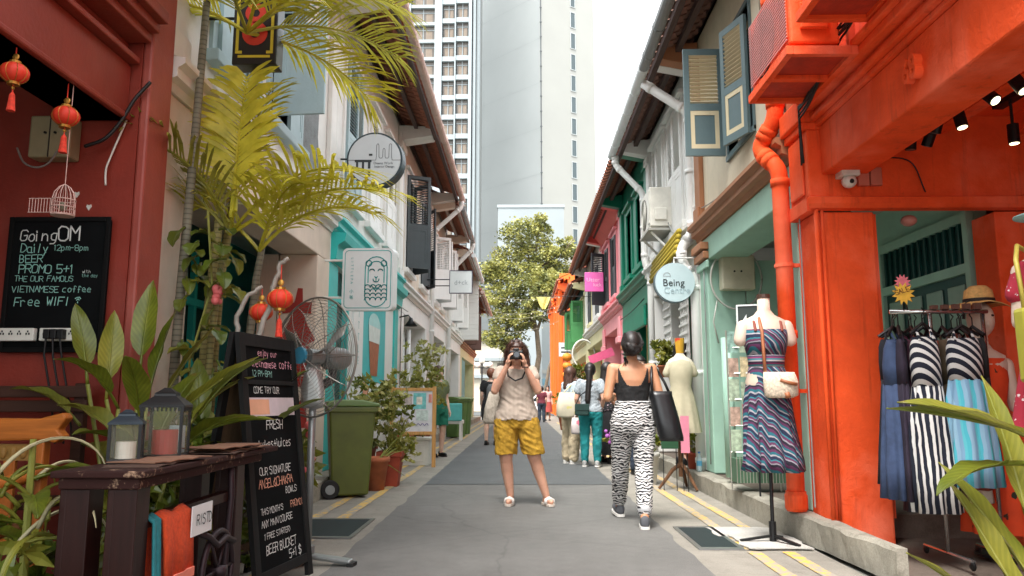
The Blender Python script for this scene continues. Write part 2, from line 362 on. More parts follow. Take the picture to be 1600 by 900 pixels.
wavy('road_patch', -1.2, 1.13, 9.75, 51.9, .008, 'asphalt_new', .02, 5)
sheet('pavement', -2.14, -1.1, -6, 52, 0, 'concrete'); sheet('pavement', 1.05, 2.06, -6, 52, 0, 'concrete')
m = MB(); m.box(-60, 60, 52.1, 66, -.01, .004); struct(m.obj('cross_street', MATS['asphalt_new']))
for x in (-1.86, -1.6, 1.6, 1.84):
    seg = [(-6, 5.55), (5.62, 14)] if x > 0 else [(-6, 6.0), (6.98, 14)]
    for a, b in seg + [(14, 36)]:
        wavy('road_marking', x-.045, x+.045, a, b, .006, 'yellow_line', .008, x)
for x0, x1, y0, nm in ((-2.0, -1.3, 6.02, 0), (1.24, 1.56, 5.62, 1)):   # drain gratings
    t = thing('drain_grating', ['dark steel drain grating in the concrete beside the fan stand', 'dark drain cover in concrete beside the white board under the mannequin'][nm], 'drain', ((x0+x1)/2, y0+.45, .004))
    m = MB(); L = .95; m.box(x0, x1, y0, y0+.05, .002, .014).box(x0, x1, y0+L-.05, y0+L, .002, .014).box(x0, x0+.03, y0+.05, y0+L-.05, .002, .014).box(x1-.03, x1, y0+.05, y0+L-.05, .002, .014)
    m.obj('frame', STEEL, t); m = MB(); m.box(x0+.03, x1-.03, y0+.05, y0+L-.05, .0005, .004); m.obj('pit', DARKIN, t)
    gr = plain('grating_steel', '3f4a4c', .5, .6)
    me = MB().box(x0+.03-(x0+x1)/2, x1-.03-(x0+x1)/2, -.009, .009, -.004, .004).mesh('bar', gr)
    for k in range(26): piece('bar', me, t, Matrix.Translation(((x0+x1)/2, y0+.07+k*(L-.14)/25, .009)))
# kerbs: rough, chipped blocks of concrete running along both sides
def kerb(s, x, y0, y1, wd, h, splay=0):
    m = MB(); n = int((y1-y0)/.12); prof = [(0, 0), (0, h*.9), (.025, h), (wd, h), (wd, 0)]; vs = []
    for i in range(n+1):
        y = y0+(y1-y0)*i/n; dx = splay*max(0, (6.6-y)/2)
        for j, (a, z) in enumerate(prof):
            a = a+(dx if j < 2 else dx*.85 if j == 2 else 0); e = .012*noise.noise(V((y*3, j*2+s*5, 0))) + .008*noise.noise(V((y*11, j, 3))); vs.append((s*(x+a+(e if j < 3 else 0)), y, z+(e if z else 0)))
    k = len(prof); fs = [(i*k+j, i*k+(j+1) % k, (i+1)*k+(j+1) % k, (i+1)*k+j) for i in range(n) for j in range(k)] + [tuple(range(k)), tuple(range(n*k+k-1, n*k-1, -1))]
    m.add(vs, fs); return struct(m.obj('kerb', MATS['kerb_concrete']))
kerb(1, 2.05, 4.62, 50, .165, .2, .1); kerb(-1, 2.13, 5.2, 40, .3, .2)
sheet('pavement', 2.06, 4.4, -6, 4.6, .02, 'floor_dark'); sheet('pavement', 2.2, 4.4, 4.61, 6.0, .02, 'floor_dark'); sheet('pavement', 2.21, 4.4, 6.01, 50, .19, 'floor_dark', .19)
sheet('pavement', -4.6, -2.15, -6, 5.19, .05, 'floor_dark'); sheet('pavement', -4.6, -2.44, 5.2, 40, .19, 'concrete', .19)
# ================================================================ shophouse builder
def wallgrid(m, s, y0, y1, z0, z1, holes, d0, d1):
    ys = sorted({y0, y1, *[h[0] for h in holes], *[h[1] for h in holes]}); ys = [y for y in ys if y0 <= y <= y1]
    for a, b in zip(ys, ys[1:]):
        c = (a+b)/2; hs = sorted([h for h in holes if h[0] < c < h[1]], key=lambda h: h[2]); z = z0
        for h in hs:
            if h[2] > z: fb(m, s, a, b, z, h[2], d0, d1)
            z = h[3]
        if z1 > z: fb(m, s, a, b, z, z1, d0, d1)
TM = {}
def tile_mesh(mat):
    if mat.name in TM: return TM[mat.name]
    m = MB(); n = 5                      # one course running up the slope, of overlapping half-round tiles
    for j in range(4):
        x0, x1 = j*.27, j*.27+.31
        for ra, rb in ((.095, .08),):
            vs = []
            for x, dz in ((x0, .03), (x1, .0)):
                for r in (ra, rb):
                    for k in range(n): a = pi*k/(n-1); vs.append((x, r*cos(a), r*sin(a)*.75+dz))
            q = lambda e, l, k: e*2*n+l*n+k
            fs = []
            for l in (0, 1):
                for k in range(n-1): fs.append((q(0, l, k), q(1, l, k), q(1, l, k+1), q(0, l, k+1)))
            for k in range(n-1): fs.append((q(0, 0, k), q(0, 0, k+1), q(0, 1, k+1), q(0, 1, k)))
            m.add(vs, fs)
    TM[mat.name] = m.mesh('tile_row', mat, True); return TM[mat.name]
def gutter_run(h, s, y0, y1, d, z, mat, r=.07, name='gutter'):
    m = MB(); x = s*(XW[s]-d); m.tube([(x, y0, z), (x, y1, z)], r, 12)
    for k in range(int((y1-y0)/.75)+1): yy = y0+.05+k*.75; m.tube([(x, yy-.015, z), (x, yy+.015, z)], r*1.12, 12)
    return m.obj(name, mat, h, smooth=False, bev=0)
def leaf_mesh(w, h, frame, slatm, panelm, nsl=0, bars=True, up=.55):
    """shutter leaf, hinge at x=0, z from 0 to h; returns dict of meshes"""
    st = .06 if w > .3 else .045; t = .018; m = MB()
    m.box(0, st, -t, t, 0, h).box(w-st, w, -t, t, 0, h)
    zm = h*(1-up)
    for z0, z1 in ((0, .08), (zm-.04, zm+.04), (h-.07, h)): m.box(st, w-st, -t*.98, t*.98, z0, z1)
    fr = m.mesh('shutter', frame)
    p = MB().box(st, w-st, -t*.4, t*.4, .08, zm-.04).mesh('panel', panelm)
    b = MB(); i0 = st+.0; b.box(i0, w-i0, -t*.75, t*.75, .08, .13).box(i0, w-i0, -t*.75, t*.75, zm-.09, zm-.04).box(i0, i0+.045, -t*.75, t*.75, .13, zm-.09).box(w-i0-.045, w-i0, -t*.75, t*.75, .13, zm-.09)
    sl = MB().obox((0, 0, 0), (w-2*st, .035, .008), Euler((R(38), 0, 0)).to_matrix()).mesh('slat', slatm)
    return dict(fr=fr, p=p, b=b.mesh('panel_border', slatm), sl=sl, w=w, h=h, zm=zm, st=st)
def put_leaf(h, L, M, nsl, joined=False, border=True):
    f = piece('shutter', L['fr'], h, M); piece('panel', L['p'], f, M)
    if border: piece('panel_border', L['b'], f, M)
    z0, z1 = L['zm']+.055, L['h']-.085; c = L['w']/2
    if joined:
        m = MB()
        for k in range(nsl): m.obox((c, 0, z0+(z1-z0)*k/(nsl-1)), (L['w']-2*L['st'], .03, .008), Euler((R(38), 0, 0)).to_matrix())
        piece('louvres', m.mesh('louvres', L['sl'].materials[0]), f, M)['kind'] = 'stuff'
    else:
        for k in range(nsl): piece('slat', L['sl'], f, M @ Matrix.Translation((c, 0, z0+(z1-z0)*k/(nsl-1))))
    return f
def hinge(s, y, z, d, ang):
    """leaf matrix: ang 0 = leaf runs +Y in the wall plane, 90 = sticks out into the street"""
    x = s*(XW[s]-d); a = R(ang); dirv = V((-s*sin(a), cos(a), 0)); up = V((0, 0, 1)); yv = up.cross(dirv)
    M = Matrix((dirv, yv, up)).transposed().to_4x4(); M.translation = (x, y, z); return M
def window(h, s, yc, w, z0, z1, framem, leafL=None, angs=(0, 180), nsl=12, joined=True, sill=True, hood=True, border=True):
    a, b = yc-w/2, yc+w/2
    m = MB(); fb(m, s, a-.09, a, z0, z1, -.1, .03); fb(m, s, b, b+.09, z0, z1, -.1, .03); fb(m, s, a-.09, b+.09, z1, z1+.09, -.1, .032)
    f = m.obj('window_frame', framem, h)
    m = MB(); fb(m, s, a, b, z0, z1, -.12, -.09); m.obj('pane', GLASS, f)
    if sill: m = MB(); fb(m, s, a-.14, b+.14, z0-.1, z0-.001, -.1, .1); m.obj('window_sill', framem, f, bev=.01)
    if hood: m = MB(); fb(m, s, a-.14, b+.14, z1+.092, z1+.15, -.02, .1); m.obj('window_hood', framem, f, bev=.01)
    if leafL:
        put_leaf(h, leafL, hinge(s, a+.005, z0+.01, .045, angs[0]), nsl, joined, border)
        put_leaf(h, leafL, hinge(s, b-.005, z0+.01, .045, angs[1]), nsl, joined, border)
def house(s, y0, y1, name, label, wall, trim=None, upper=None, zl=2.7, zc=3.0, zt=5.65, ze=5.35, ov=.6, depth=1.4, gmat=None, backm=None, wins=(), winframe=None,
          cornice=None, pil=.38, pilm=None, roofm=None, gut=None, purl=None, bracket=True, tiles=True, slot=True, group='shophouses along the lane', holes=(), capz=None, ceil=None):
    y1 -= .003; trim = trim or wall; upper = upper or wall; pilm = pilm or wall; roofm = roofm or TILE; purl = purl or SOFFIT
    h = thing(name, label, 'shophouse', (s*(XW[s]+2), (y0+y1)/2, 0), 0, group)
    for a, b in ((y0, y0+pil), (y1-pil, y1)):
        m = MB(); fb(m, s, a, b, .2, zl-.002, -.42, .03); m.obj('pillar', pilm, h, bev=.012)
    m = MB(); fb(m, s, y0, y1, zl, zc, -.4, .03); m.obj('lintel', wall, h, bev=.012)
    pr = [(0, zc+.001), (.05, zc+.001), (.07, zc+.05), (.12, zc+.07), (.12, zc+.13), (.17, zc+.16), (.17, zc+.2), (0, zc+.22)]
    m = MB(); ext(m, s, pr, y0, y1); m.obj('cornice', cornice or trim, h)
    hl = [(w[0]-w[1]/2, w[0]+w[1]/2, w[2], w[3]) for w in wins] + list(holes)
    m = MB(); wallgrid(m, s, y0, y1, zc+.002, zt, hl, -.22, 0); m.obj('upper_wall', upper, h)
    for a, b in ((y0, y0+.26), (y1-.26, y1)):
        m = MB(); fb(m, s, a, b, zc+.22, zt-.25, .001, .06); fb(m, s, a-(0 if a == y0 else .03), b+(.03 if a == y0 else 0), zt-.55, zt-.42, .061, .1); fb(m, s, a, b, zc+.22, zc+.42, .061, .09)
        m.obj('pilaster', trim, h, bev=.01)
    m = MB(); fb(m, s, y0, y1, .19, zc-.05, -depth-.1, -depth); m.obj('shopfront_wall', backm or gmat or wall, h)
    m = MB(); fb(m, s, y0, y1, zc-.05, zc-.001, -depth, -.401); m.obj('arcade_ceiling', ceil or gmat or wall, h)
    m = MB(); fb(m, s, y0, y1, zc+.05, zt, -6, -.4); m.obj('rear_volume', DARKIN, h)
    # roof
    sl = math.tan(R(24)); zb = lambda d: ze + (ov-d)*sl
    m = MB(); ext(m, s, [(ov-.06, zb(ov-.06)+.13), (ov-.06, zb(ov-.06)+.16), (-4.5, zb(-4.5)+.16), (-4.5, zb(-4.5)+.12)], y0, y1); rf = m.obj('roof', roofm, h)
    if tiles:
        me = tile_mesh(roofm); n = int((y1-y0)/.2); dv = V((s*cos(R(24)), 0, sin(R(24))))
        for k in range(n):
            y = y0+(k+.5)*(y1-y0)/n
            yv = V((0, 1, 0)); M = Matrix((dv, yv, dv.cross(yv) if s > 0 else dv.cross(yv))).transposed().to_4x4()
            if M.to_3x3()[2][2] < 0: M = Matrix((dv, -yv, dv.cross(-yv))).transposed().to_4x4()
            M.translation = V((s*(XW[s]-ov), y, ze+.035)); piece('tile_row', me, rf, M)
    for d in (ov-.1, ov*.42):
        m = MB(); fb(m, s, y0, y1, zb(d)-.07, zb(d)+.01, d-.035, d+.035); m.obj('purlin', purl, rf)
    m = MB(); ext(m, s, [(0, zt-.06), (-.2, zt-.06), (-.2, zb(0)+.1), (0, zb(0)+.1)], y0, y1); m.obj('wall_plate', purl, rf)
    if bracket:
        for a in (y0, y1-.2):
            m = MB(); ext(m, s, [(0, zt-.4), (ov*.82, zt-.3), (ov*.82, zt-.12), (0, zt-.08)], a, a+.2); m.obj('eave_bracket', bracket if bracket is not True else trim, h, bev=.01)
    if gut: gutter_run(h, s, y0, y1, ov+.06, ze-.02, gut)
    return h
def downpipe(h, pts, mat, r=.05, name='downpipe'):
    """smooth-cornered pipe with collars"""
    P = [V(p) for p in pts]; out = [P[0]]; m = MB()
    for a, b, c in zip(P, P[1:], P[2:]):
        u = (a-b).normalized()*min(.09, (a-b).length*.45); v = (c-b).normalized()*min(.09, (c-b).length*.45)
        for t in (0, .25, .5, .75, 1): out.append(b + u*(1-t)**2 + v*t*t)
    out.append(P[-1]); m.tube(out, r, 12)
    for a, b in zip(P, P[1:]):
        L = (b-a).length; d = (b-a)/L
        for t in ([.12, L-.12] if L < 1.2 else [.12, L*.5, L-.12]):
            if 0 < t < L: m.tube([a+d*(t-.03), a+d*(t+.03)], r*1.14, 12)
    return m.obj(name, mat, h, smooth=True)
# ================================================================ right-hand row
WL = leaf_mesh(.48, 1.7, WHITE2, WHITE2, WHITE2); WLs = leaf_mesh(.42, 1.5, WHITE2, WHITE2, WHITE2)
BL = leaf_mesh(.5, 1.95, BLACKSH, BLACKSH, BLACKSH); DL = leaf_mesh(.42, 1.4, BLACKSH, BLACKSH, BLACKSH)
GL_ = leaf_mesh(.46, 1.6, GREEN, GREEN, GREEN); PKG = leaf_mesh(.42, 1.5, paint('mid_green_paint', '4d9055', .5), MATS['mid_green_paint'], MATS['mid_green_paint'])
BRL = leaf_mesh(.5, 1.9, BROWNSH, BROWNSH, BROWNSH); LBL = leaf_mesh(.5, 1.9, LTBLUE, LTBLUE, LTBLUE)
CRL = leaf_mesh(.43, 1.22, BLUEGREY, CREAMSH, BLUEGREY)
# --- No. 68, orange-red
h = thing('shophouse', 'orange-red painted shophouse numbered 68 with an open clothes shop', 'shophouse', (4, 2.5, 0), 0, 'shophouses along the lane')
ow = h
m = MB(); m.box(2.22, 2.66, 5.7, 6.09, .01, 2.455); m.obj('pillar', ORANGE, h, bev=.015)
m = MB(); m.box(2.665, 2.7, 5.76, 5.8, .2, 2.45); m.obj('door_track', ORANGE, h)
m = MB(); m.box(3.56, 4.3, 5.7, 6.0, .01, 2.455); m.obj('jamb', ORANGE, h, bev=.01)
m = MB(); m.box(2.24, 4.3, 5.7, 6.0, 2.57, 3.25); m.obj('cross_wall', ORANGE, h)
m = MB(); m.prism([(5.7, 2.46), (5.64, 2.47), (5.62, 2.5), (5.62, 2.55), (5.66, 2.565), (5.7, 2.568)], lambda y, z: (2.19+(5.7-y)*-.6, y, z), lambda y, z: (4.3, y, z)).box(2.16, 2.24, 5.7, 6.09, 2.46, 2.565); m.obj('ledge', ORANGE, h)
m = MB(); m.box(2.28, 2.62, -1.5, 5.69, 2.74, 3.12); m.obj('street_beam', ORANGE, h, bev=.012)
m = MB()
for (x, z0, z1) in ((2.25, 3.121, 3.16), (2.21, 3.161, 3.2), (2.235, 3.201, 3.24), (2.16, 3.241, 3.30), (2.12, 3.301, 3.345)): m.box(x, 2.5, -1.5, 5.68, z0, z1)
m.obj('cornice', ORANGE, h, bev=.01)
m = MB(); m.box(2.18, 2.5, 5.69, 6.09, 2.57, 3.1).box(2.15, 2.5, 5.685, 6.1, 3.1, 3.16).box(2.12, 2.5, 5.683, 6.105, 3.161, 3.34).box(2.155, 2.179, 5.76, 6.03, 2.6, 3.06); m.obj('pilaster_head', ORANGE, h, bev=.012)
m = MB(); m.box(2.3, 2.5, -1.5, 6.08, 3.35, 5.7); m.obj('upper_wall', ORANGE, h)
m = MB(); m.box(2.6, 4.4, -1.5, 5.69, 3.2, 3.3); m.obj('ceiling', ORANGE, h)
for x in (3.12, 3.75): m = MB(); m.box(x, x+.12, -1.5, 5.69, 3.06, 3.199); m.obj('joist', ORANGE, h)
m = MB(); m.box(4.3, 4.45, -1.5, 9.4, .03, 3.2); m.obj('shop_wall', paint('shop_wall_red', 'b5381f', .5), h)
m = MB(); ext(m, 1, [(.6, 5.5), (.6, 5.56), (-4, 7.6), (-4, 7.55)], -1.5, 6.08); m.obj('roof', TILE, h)
m = MB(); m.tube([(2.21, 5.66, .2), (2.21, 5.66, 2.46)], .018, 8).tube([(2.26, 5.675, .2), (2.26, 5.675, 2.46)], .013, 8); m.obj('conduit', ORANGE, h, smooth=True)
downpipe(h, [(2.11, 6.12, .2), (2.11, 6.12, 2.92), (2.0, 6.3, 3.14), (2.11, 6.14, 3.36), (2.11, 6.14, 5.4)], ORANGE, .068)
m = MB(); m.lathe([(.072, 0), (.085, .02), (.085, .12), (.072, .14)], (2.11, 6.12, .2), 14); m.obj('pipe_foot', ORANGE, h)
for z in (1.1, 2.1): m = MB(); m.tube([(2.11, 6.12, z), (2.11, 6.12, z+.03)], .077, 14); m.box(2.15, 2.23, 6.1, 6.14, z, z+.03); m.obj('pipe_clip', ORANGE, h)
m = MB(); m.tube([(2.19, 5.95, .25), (2.19, 5.95, 3.4)], .006, 6); m.obj('cable', plain('grey_cable', '8d8f8c', .5), h)
n6 = txt('68', .2, ORANGE, h, (2.255, 4.24, 2.93), (pi/2, 0, -pi/2), .024, 'house_number', .8, bold=.004)
# air conditioners on painted racks
def ac_unit(name, label, loc, mat, grill, rz, cat='air conditioner', fins=False, L=.82, D=.32, H=.56, group=None):
    """front (fan) faces local -Y, long side along x; base at z=0"""
    t = thing(name, label, cat, loc, rz, group)
    m = MB(); m.box(-L/2, L/2, -D/2, D/2, .03, H); m.obj('casing', mat, t, world=False, bev=.015)
    m = MB()
    for k in range(9):
        r = .035+k*.024; pts = [(-.12+r*cos(a*pi/12), -D/2-.012, H/2+r*sin(a*pi/12)) for a in range(25)]; m.tube(pts, .004, 4, False)
    for k in range(8): a = k*pi/4; m.tube([(-.12+.03*cos(a), -D/2-.01, H/2+.03*sin(a)), (-.12+.235*cos(a), -D/2-.01, H/2+.235*sin(a))], .004, 4)
    m.obj('fan_grille', grill, t, world=False)
    m = MB(); m.tube([(-.12, -D/2-.004, H/2), (-.12, -D/2+.01, H/2)], .24, 28); m.obj('fan_well', plain('ac_dark', '3a3734', .7), t, world=False)
    m = MB(); m.box(L/2-.17, L/2-.03, -D/2-.012, -D/2-.001, .08, H-.06); m.obj('service_cover', mat, t, world=False, bev=.006)
    m = MB(); m.box(L/2+.001, L/2+.03, -.1, .08, .12, .3); m.obj('valve_cover', mat, t, world=False, bev=.01)
    if fins:
        for k in range(22): m = MB() if k == 0 else m; m.box(-L/2+.02, L/2-.02, -D/2-.02, -D/2-.0135, .06+k*.022, .068+k*.022)
        m.obj('fins', grill, t, world=False)
    m = MB(); m.box(-L/2+.06, -L/2+.12, -D/2, D/2, 0, .03).box(L/2-.12, L/2-.06, -D/2, D/2, 0, .03); m.obj('foot', mat, t, world=False)
    return t
def rack(label, x0, x1, y0, y1, z, mat, under):
    t = thing('equipment_rack', label, 'rack', ((x0+x1)/2, (y0+y1)/2, z-.06)); w = .045
    m = MB(); m.box(x0, x0+w, y0, y1, z-.06, z).box(x1-w, x1, y0, y1, z-.06, z).box(x0+w, x1-w, y0, y0+w, z-.061, z-.001).box(x0+w, x1-w, y1-w, y1, z-.061, z-.001)
    m.box(x0+w, x1-w, (y0+y1)/2-.03, (y0+y1)/2+.03, z-.059, z-.003)
    m.obj('frame', mat, t, bev=.004); m = MB(); m.box(x0+w, x1-w, y0+w, y1-w, z-.03, z-.02); m.obj('tray', under, t)
    for y in (y0+.03, y1-.07): m = MB(); m.box(x1-.045, x1-.001, y, y+.04, z, z+.45).box(x1, 2.299, y, y+.04, z-.05, z-.01); m.obj('bracket', mat, t)
    return t
ORDK = paint('rusty_red_paint', 'b5331a', .6, .3, 9, streak=.5, dirt=col('4a1a10')); PINKM = plain('faded_pink_fins', 'c98a86', .5)
rack('orange steel rack bolted above the pillar beside the downpipe', 1.7, 2.16, 4.68, 5.52, 3.3, ORANGE, ORDK)
rack('orange steel rack above the number 68 beam', 1.7, 2.16, 3.62, 4.5, 3.42, ORANGE, ORDK)
a1 = ac_unit('air_conditioner', 'orange painted air conditioner with pinkish fins beside the downpipe', (1.9, 5.12, 3.3), ORANGE, PINKM, -pi/2, fins=True)
a2 = ac_unit('air_conditioner', 'orange painted air conditioner with round fan grille above the number 68', (1.9, 4.08, 3.42), ORANGE, plain('pale_orange_grille', 'e9967c', .5), -pi/2)
# cables on the facade
def cable(name, label, pts, r, mat, cat='cable', grp=None, sag=0):
    P = [V(p) for p in pts]; o = []; Q = [P[0]*2-P[1]]+P+[P[-1]*2-P[-2]]
    for i in range(len(P)-1):
        a, b, c, d = Q[i:i+4]
        for k in range(8): t = k/8; q = .5*((2*b)+(c-a)*t+(2*a-5*b+4*c-d)*t*t+(3*b-a-3*c+d)*t**3); q.z -= sag*4*t*(1-t); o.append(q)
    o.append(P[-1]); m = MB(); m.tube(o, r, 6); ob = m.obj(name, mat, smooth=True)
    return tag(ob, label, cat, grp) if label else ob
BLK = plain('black_cable', '161514', .5)
t = thing('cable_bundle', 'tangle of black cables hanging behind the orange air conditioner racks', 'cables', (2.15, 4.9, 3.2)); rr = random.Random(4)
for k in range(7):
    pts = [(2.1+rr.uniform(-.03, .05), 4.45+rr.uniform(-.1, .1), 3.55), (2.06+rr.uniform(-.04, .04), 4.75, 3.42+rr.uniform(-.06, .06)), (2.09, 5.15+rr.uniform(-.05, .05), 3.35+rr.uniform(-.08, .05)), (2.1, 5.6, 3.2+rr.uniform(-.08, .05)), (2.14, 5.68+rr.uniform(-.03, .03), 2.75)]
    m = MB(); P = [V(p) for p in pts]; o = []
    for i in range(len(P)-1):
        for q in range(5): o.append(P[i].lerp(P[i+1], q/5)+V((0, 0, -.03*sin(pi*q/5))))
    m.tube(o, .008, 6); m.obj('cable', BLK, t, smooth=True)
# --- mint house with cream upper floor
h = house(1, 6.1, 9.5, 'shophouse', 'shophouse with mint ground floor, brown cornice and cream upper wall', MINT, BROWNC, CREAM, 2.7, 2.98, cornice=BROWNC, gut=GUTGREY, wins=[(7.6, .92, 3.66, 4.95), (6.5, .7, 4.2, 5.3)], roofm=TILEDK, bracket=BROWNC, ceil=GREY)
mint = h
m = MB(); fb(m, 1, 9.06, 9.1, .19, 2.69, -1.39, -.42); m.obj('cross_wall', MINT, h)
L1 = CRL
put_leaf(h, CRL, hinge(1, 8.06, 3.66, .04, 90), 13); put_leaf(h, CRL, hinge(1, 7.15, 3.6, .05, 18), 13)
m = MB(); fb(m, 1, 7.1, 7.14, 3.62, 5.0, -.1, .02); fb(m, 1, 8.06, 8.1, 3.62, 5.0, -.1, .02); fb(m, 1, 7.1, 8.1, 4.95, 5.0, -.1, .021); fb(m, 1, 7.1, 8.1, 3.6, 3.66, -.1, .03); f = m.obj('window_frame', BLUEGREY, h)
m = MB(); fb(m, 1, 7.14, 8.06, 3.66, 4.95, -.2, -.15); m.obj('pane', GLASS, f)
put_leaf(h, CRL, hinge(1, 6.16, 4.2, .03, 0), 13); m = MB(); fb(m, 1, 6.1, 6.9, 4.15, 5.35, -.2, -.15); m.obj('pane', GLASS, h)
for k in range(3): m = MB(); fb(m, 1, 9.0, 9.5, 2.6+.11*k, 2.69+.11*k, .03, .07+.03*k); m.obj('pillar_cap', BROWNC if k else MINT, h, bev=.01)
# shopfront seen through the arcade: panelled double door with barred transom
m = MB(); X = 3.64
m.box(X-.06, X, 6.1, 6.17, .2, 2.56).box(X-.06, X, 7.6, 7.68, .2, 2.56).box(X-.06, X, 6.17, 7.6, 2.48, 2.56).box(X-.06, X, 6.17, 7.6, 2.06, 2.14); m.obj('door_frame', MINT, h)
m = MB(); m.box(X-.02, X+.005, 6.17, 7.6, .2, 2.48); m.obj('door', DKGREEN, h)
for k in range(13): m = MB(); m.box(X-.045, X-.02, 6.24+k*.108, 6.265+k*.108, 2.14, 2.48); m.obj('transom_bar', DKGREEN, h)
for k in range(4):
    for z0, z1 in ((1.2, 1.98), (.35, 1.1)): m = MB(); y = 6.24+k*.345; m.box(X-.04, X-.02, y, y+.25, z0, z1); m.obj('door_panel', paint('grey_mint_panel', '8fa99a', .5), h, bev=.01)
downpipe(h, [(2.17, 9.56, .2), (2.17, 9.56, 2.55), (2.02, 9.56, 2.75), (2.02, 9.6, 2.95), (2.17, 9.6, 3.15), (2.17, 9.6, 4.75), (1.64, 9.85, 5.25)], PIPEWH, .062)
m = MB(); m.tube([(2.16, 8.2, .25), (2.16, 8.2, 1.7)], .045, 10).tube([(2.16, 8.05, .25), (2.16, 8.05, 1.65)], .03, 10); m.obj('service_pipe', MINT, h, smooth=True)
# --- white house with white shutters
h = house(1, 9.5, 13.2, 'shophouse', 'white shophouse with louvred white shutters beside the mint one', WHITE2, WHITE2, WHITE, 2.75, 3.05, gut=GUTWH, wins=[(10.75, .98, 3.45, 5.15), (12.1, .98, 3.45, 5.15)], roofm=TILEDK, backm=GREY)
window(h, 1, 10.75, .98, 3.45, 5.15, WHITE2, WL, (2, 178), 22); window(h, 1, 12.1, .98, 3.45, 5.15, WHITE2, WL, (2, 178), 22)
downpipe(h, [(1.64, 13.05, 5.28), (1.64, 13.05, 5.12), (2.08, 12.85, 4.55), (2.08, 12.85, 3.35), (2.17, 12.85, 3.1), (2.17, 12.85, .2)], PIPEWH, .055)
# white slatted screens
for yy, dd in ((11.3, .05), (10.1, .05)):
    t = MB(); w0 = .5
    for k in range(5): fb(t, 1, yy+k*.11, yy+k*.11+.03, 1.55, 2.55, dd, dd+.02)
    for k in range(9): fb(t, 1, yy-.02, yy+.5, 1.55+k*.12, 1.58+k*.12, dd+.021, dd+.035)
    t.obj('lattice', WHITE2, h)
m = MB(); fb(m, 1, 9.95, 12.0, 1.42, 1.5, -.3, .12); m.obj('lattice_shelf', GREY, h)
m = MB(); fb(m, 1, 10.3, 12.2, .2, 1.42, -.5, -.4); m.obj('low_wall', GREY, h)
# --- green house
h = house(1, 13.2, 16.9, 'shophouse', 'deep green shophouse with a white gutterless tiled eave', GREEN, GREEN, GREEN, 2.75, 3.1, wins=[(14.3, .7, 3.55, 4.9), (15.7, .7, 3.55, 4.9)], roofm=TILE, gmat=GREEN, bracket=GREEN)
for yc in (14.3, 15.7): window(h, 1, yc, .7, 3.55, 4.9, GREEN, None)
for yc in (14.3, 15.7):
    m = MB(); fb(m, 1, yc-.33, yc+.33, 3.57, 4.88, -.08, -.05); m.obj('shutter', GREEN, h)
m = MB(); fb(m, 1, 13.6, 16.5, 2.35, 2.72, .031, .09); m.obj('sign_panel', GREEN, h, bev=.02)
# --- pink house
h = house(1, 16.9, 21, 'shophouse', 'pink shophouse with a dark louvred shutter beside the green one', PINK, PINK, PINK, 2.7, 3.05, wins=[(18.3, .86, 3.5, 4.95), (19.9, .86, 3.5, 4.95)], roofm=TILE, bracket=SALMON)
window(h, 1, 18.3, .86, 3.5, 4.95, PINK, DL, (3, 172), 14); window(h, 1, 19.9, .86, 3.5, 4.95, PINK, DL, (3, 120), 14)
m = MB(); ext(m, 1, [(0, 5.2), (.03, 5.2), (.4, 5.6), (0, 5.62)], 16.95, 20.9); m.obj('eave_lining', SALMON, h)
for y in (17.1, 20.4): m = MB(); fb(m, 1, y, y+.5, 2.3, 2.45, .03, .12); fb(m, 1, y+.05, y+.45, 2.45, 2.9, .031, .08); m.obj('capital', PINK, h, bev=.02)
# --- farther houses
h = house(1, 21, 26.5, 'shophouse', 'cream and white shophouse past the pink one', PALEY, WHITE2, WHITE, 2.7, 3.05, wins=[(22.5, .86, 3.5, 5), (25, .86, 3.5, 5)], roofm=TILE, pilm=PALEY)
window(h, 1, 22.5, .86, 3.5, 5, WHITE2, DL, (3, 177), 12); window(h, 1, 25, .86, 3.5, 5, PALEY, DL, (3, 177), 12)
h = house(1, 26.5, 35.5, 'shophouse', 'pale yellow shophouse with green shutters swung open', PALEY, PALEY, paint('teal_wall', '1f6e74', .5), 2.6, 2.95, zt=5.2, ze=4.95, wins=[(28.2, .86, 3.1, 4.62), (32, .86, 3.1, 4.62)], roofm=TILE)
window(h, 1, 28.2, .86, 3.1, 4.6, PALEY, PKG, (84, 100), 14); window(h, 1, 32, .86, 3.1, 4.6, PALEY, PKG, (80, 100), 14)
h = house(1, 35.6, 50, 'shophouse', 'bright orange shophouse with orange timber pillars at the end of the row', BORANGE, BORANGE, BORANGE, 2.7, 3.05, zt=7.0, ze=6.5, wins=[(39, 1.0, 3.6, 5.4), (44, 1, 3.6, 5.4)], roofm=TILE, purl=BORANGE, bracket=BORANGE)
window(h, 1, 39, 1, 3.6, 5.4, BORANGE, None); window(h, 1, 44, 1, 3.6, 5.4, BORANGE, None)
for y in (37, 38.5, 41, 43, 46, 48): m = MB(); fb(m, 1, y, y+.2, .2, 6.3, .3, .5); m.obj('post', BORANGE, h)
for y in (36, 39.5, 43, 46.5, 49.5): m = MB(); ext(m, 1, [(0, 6.0), (.55, 6.25), (.55, 6.5), (0, 6.5)], y, y+.35); m.obj('eave_block', BORANGE, h)
downpipe(h, [(1.65, 41, 6.4), (1.65, 41, 6.2), (2.1, 41, 5.5), (2.1, 41, .2)], BORANGE, .08)
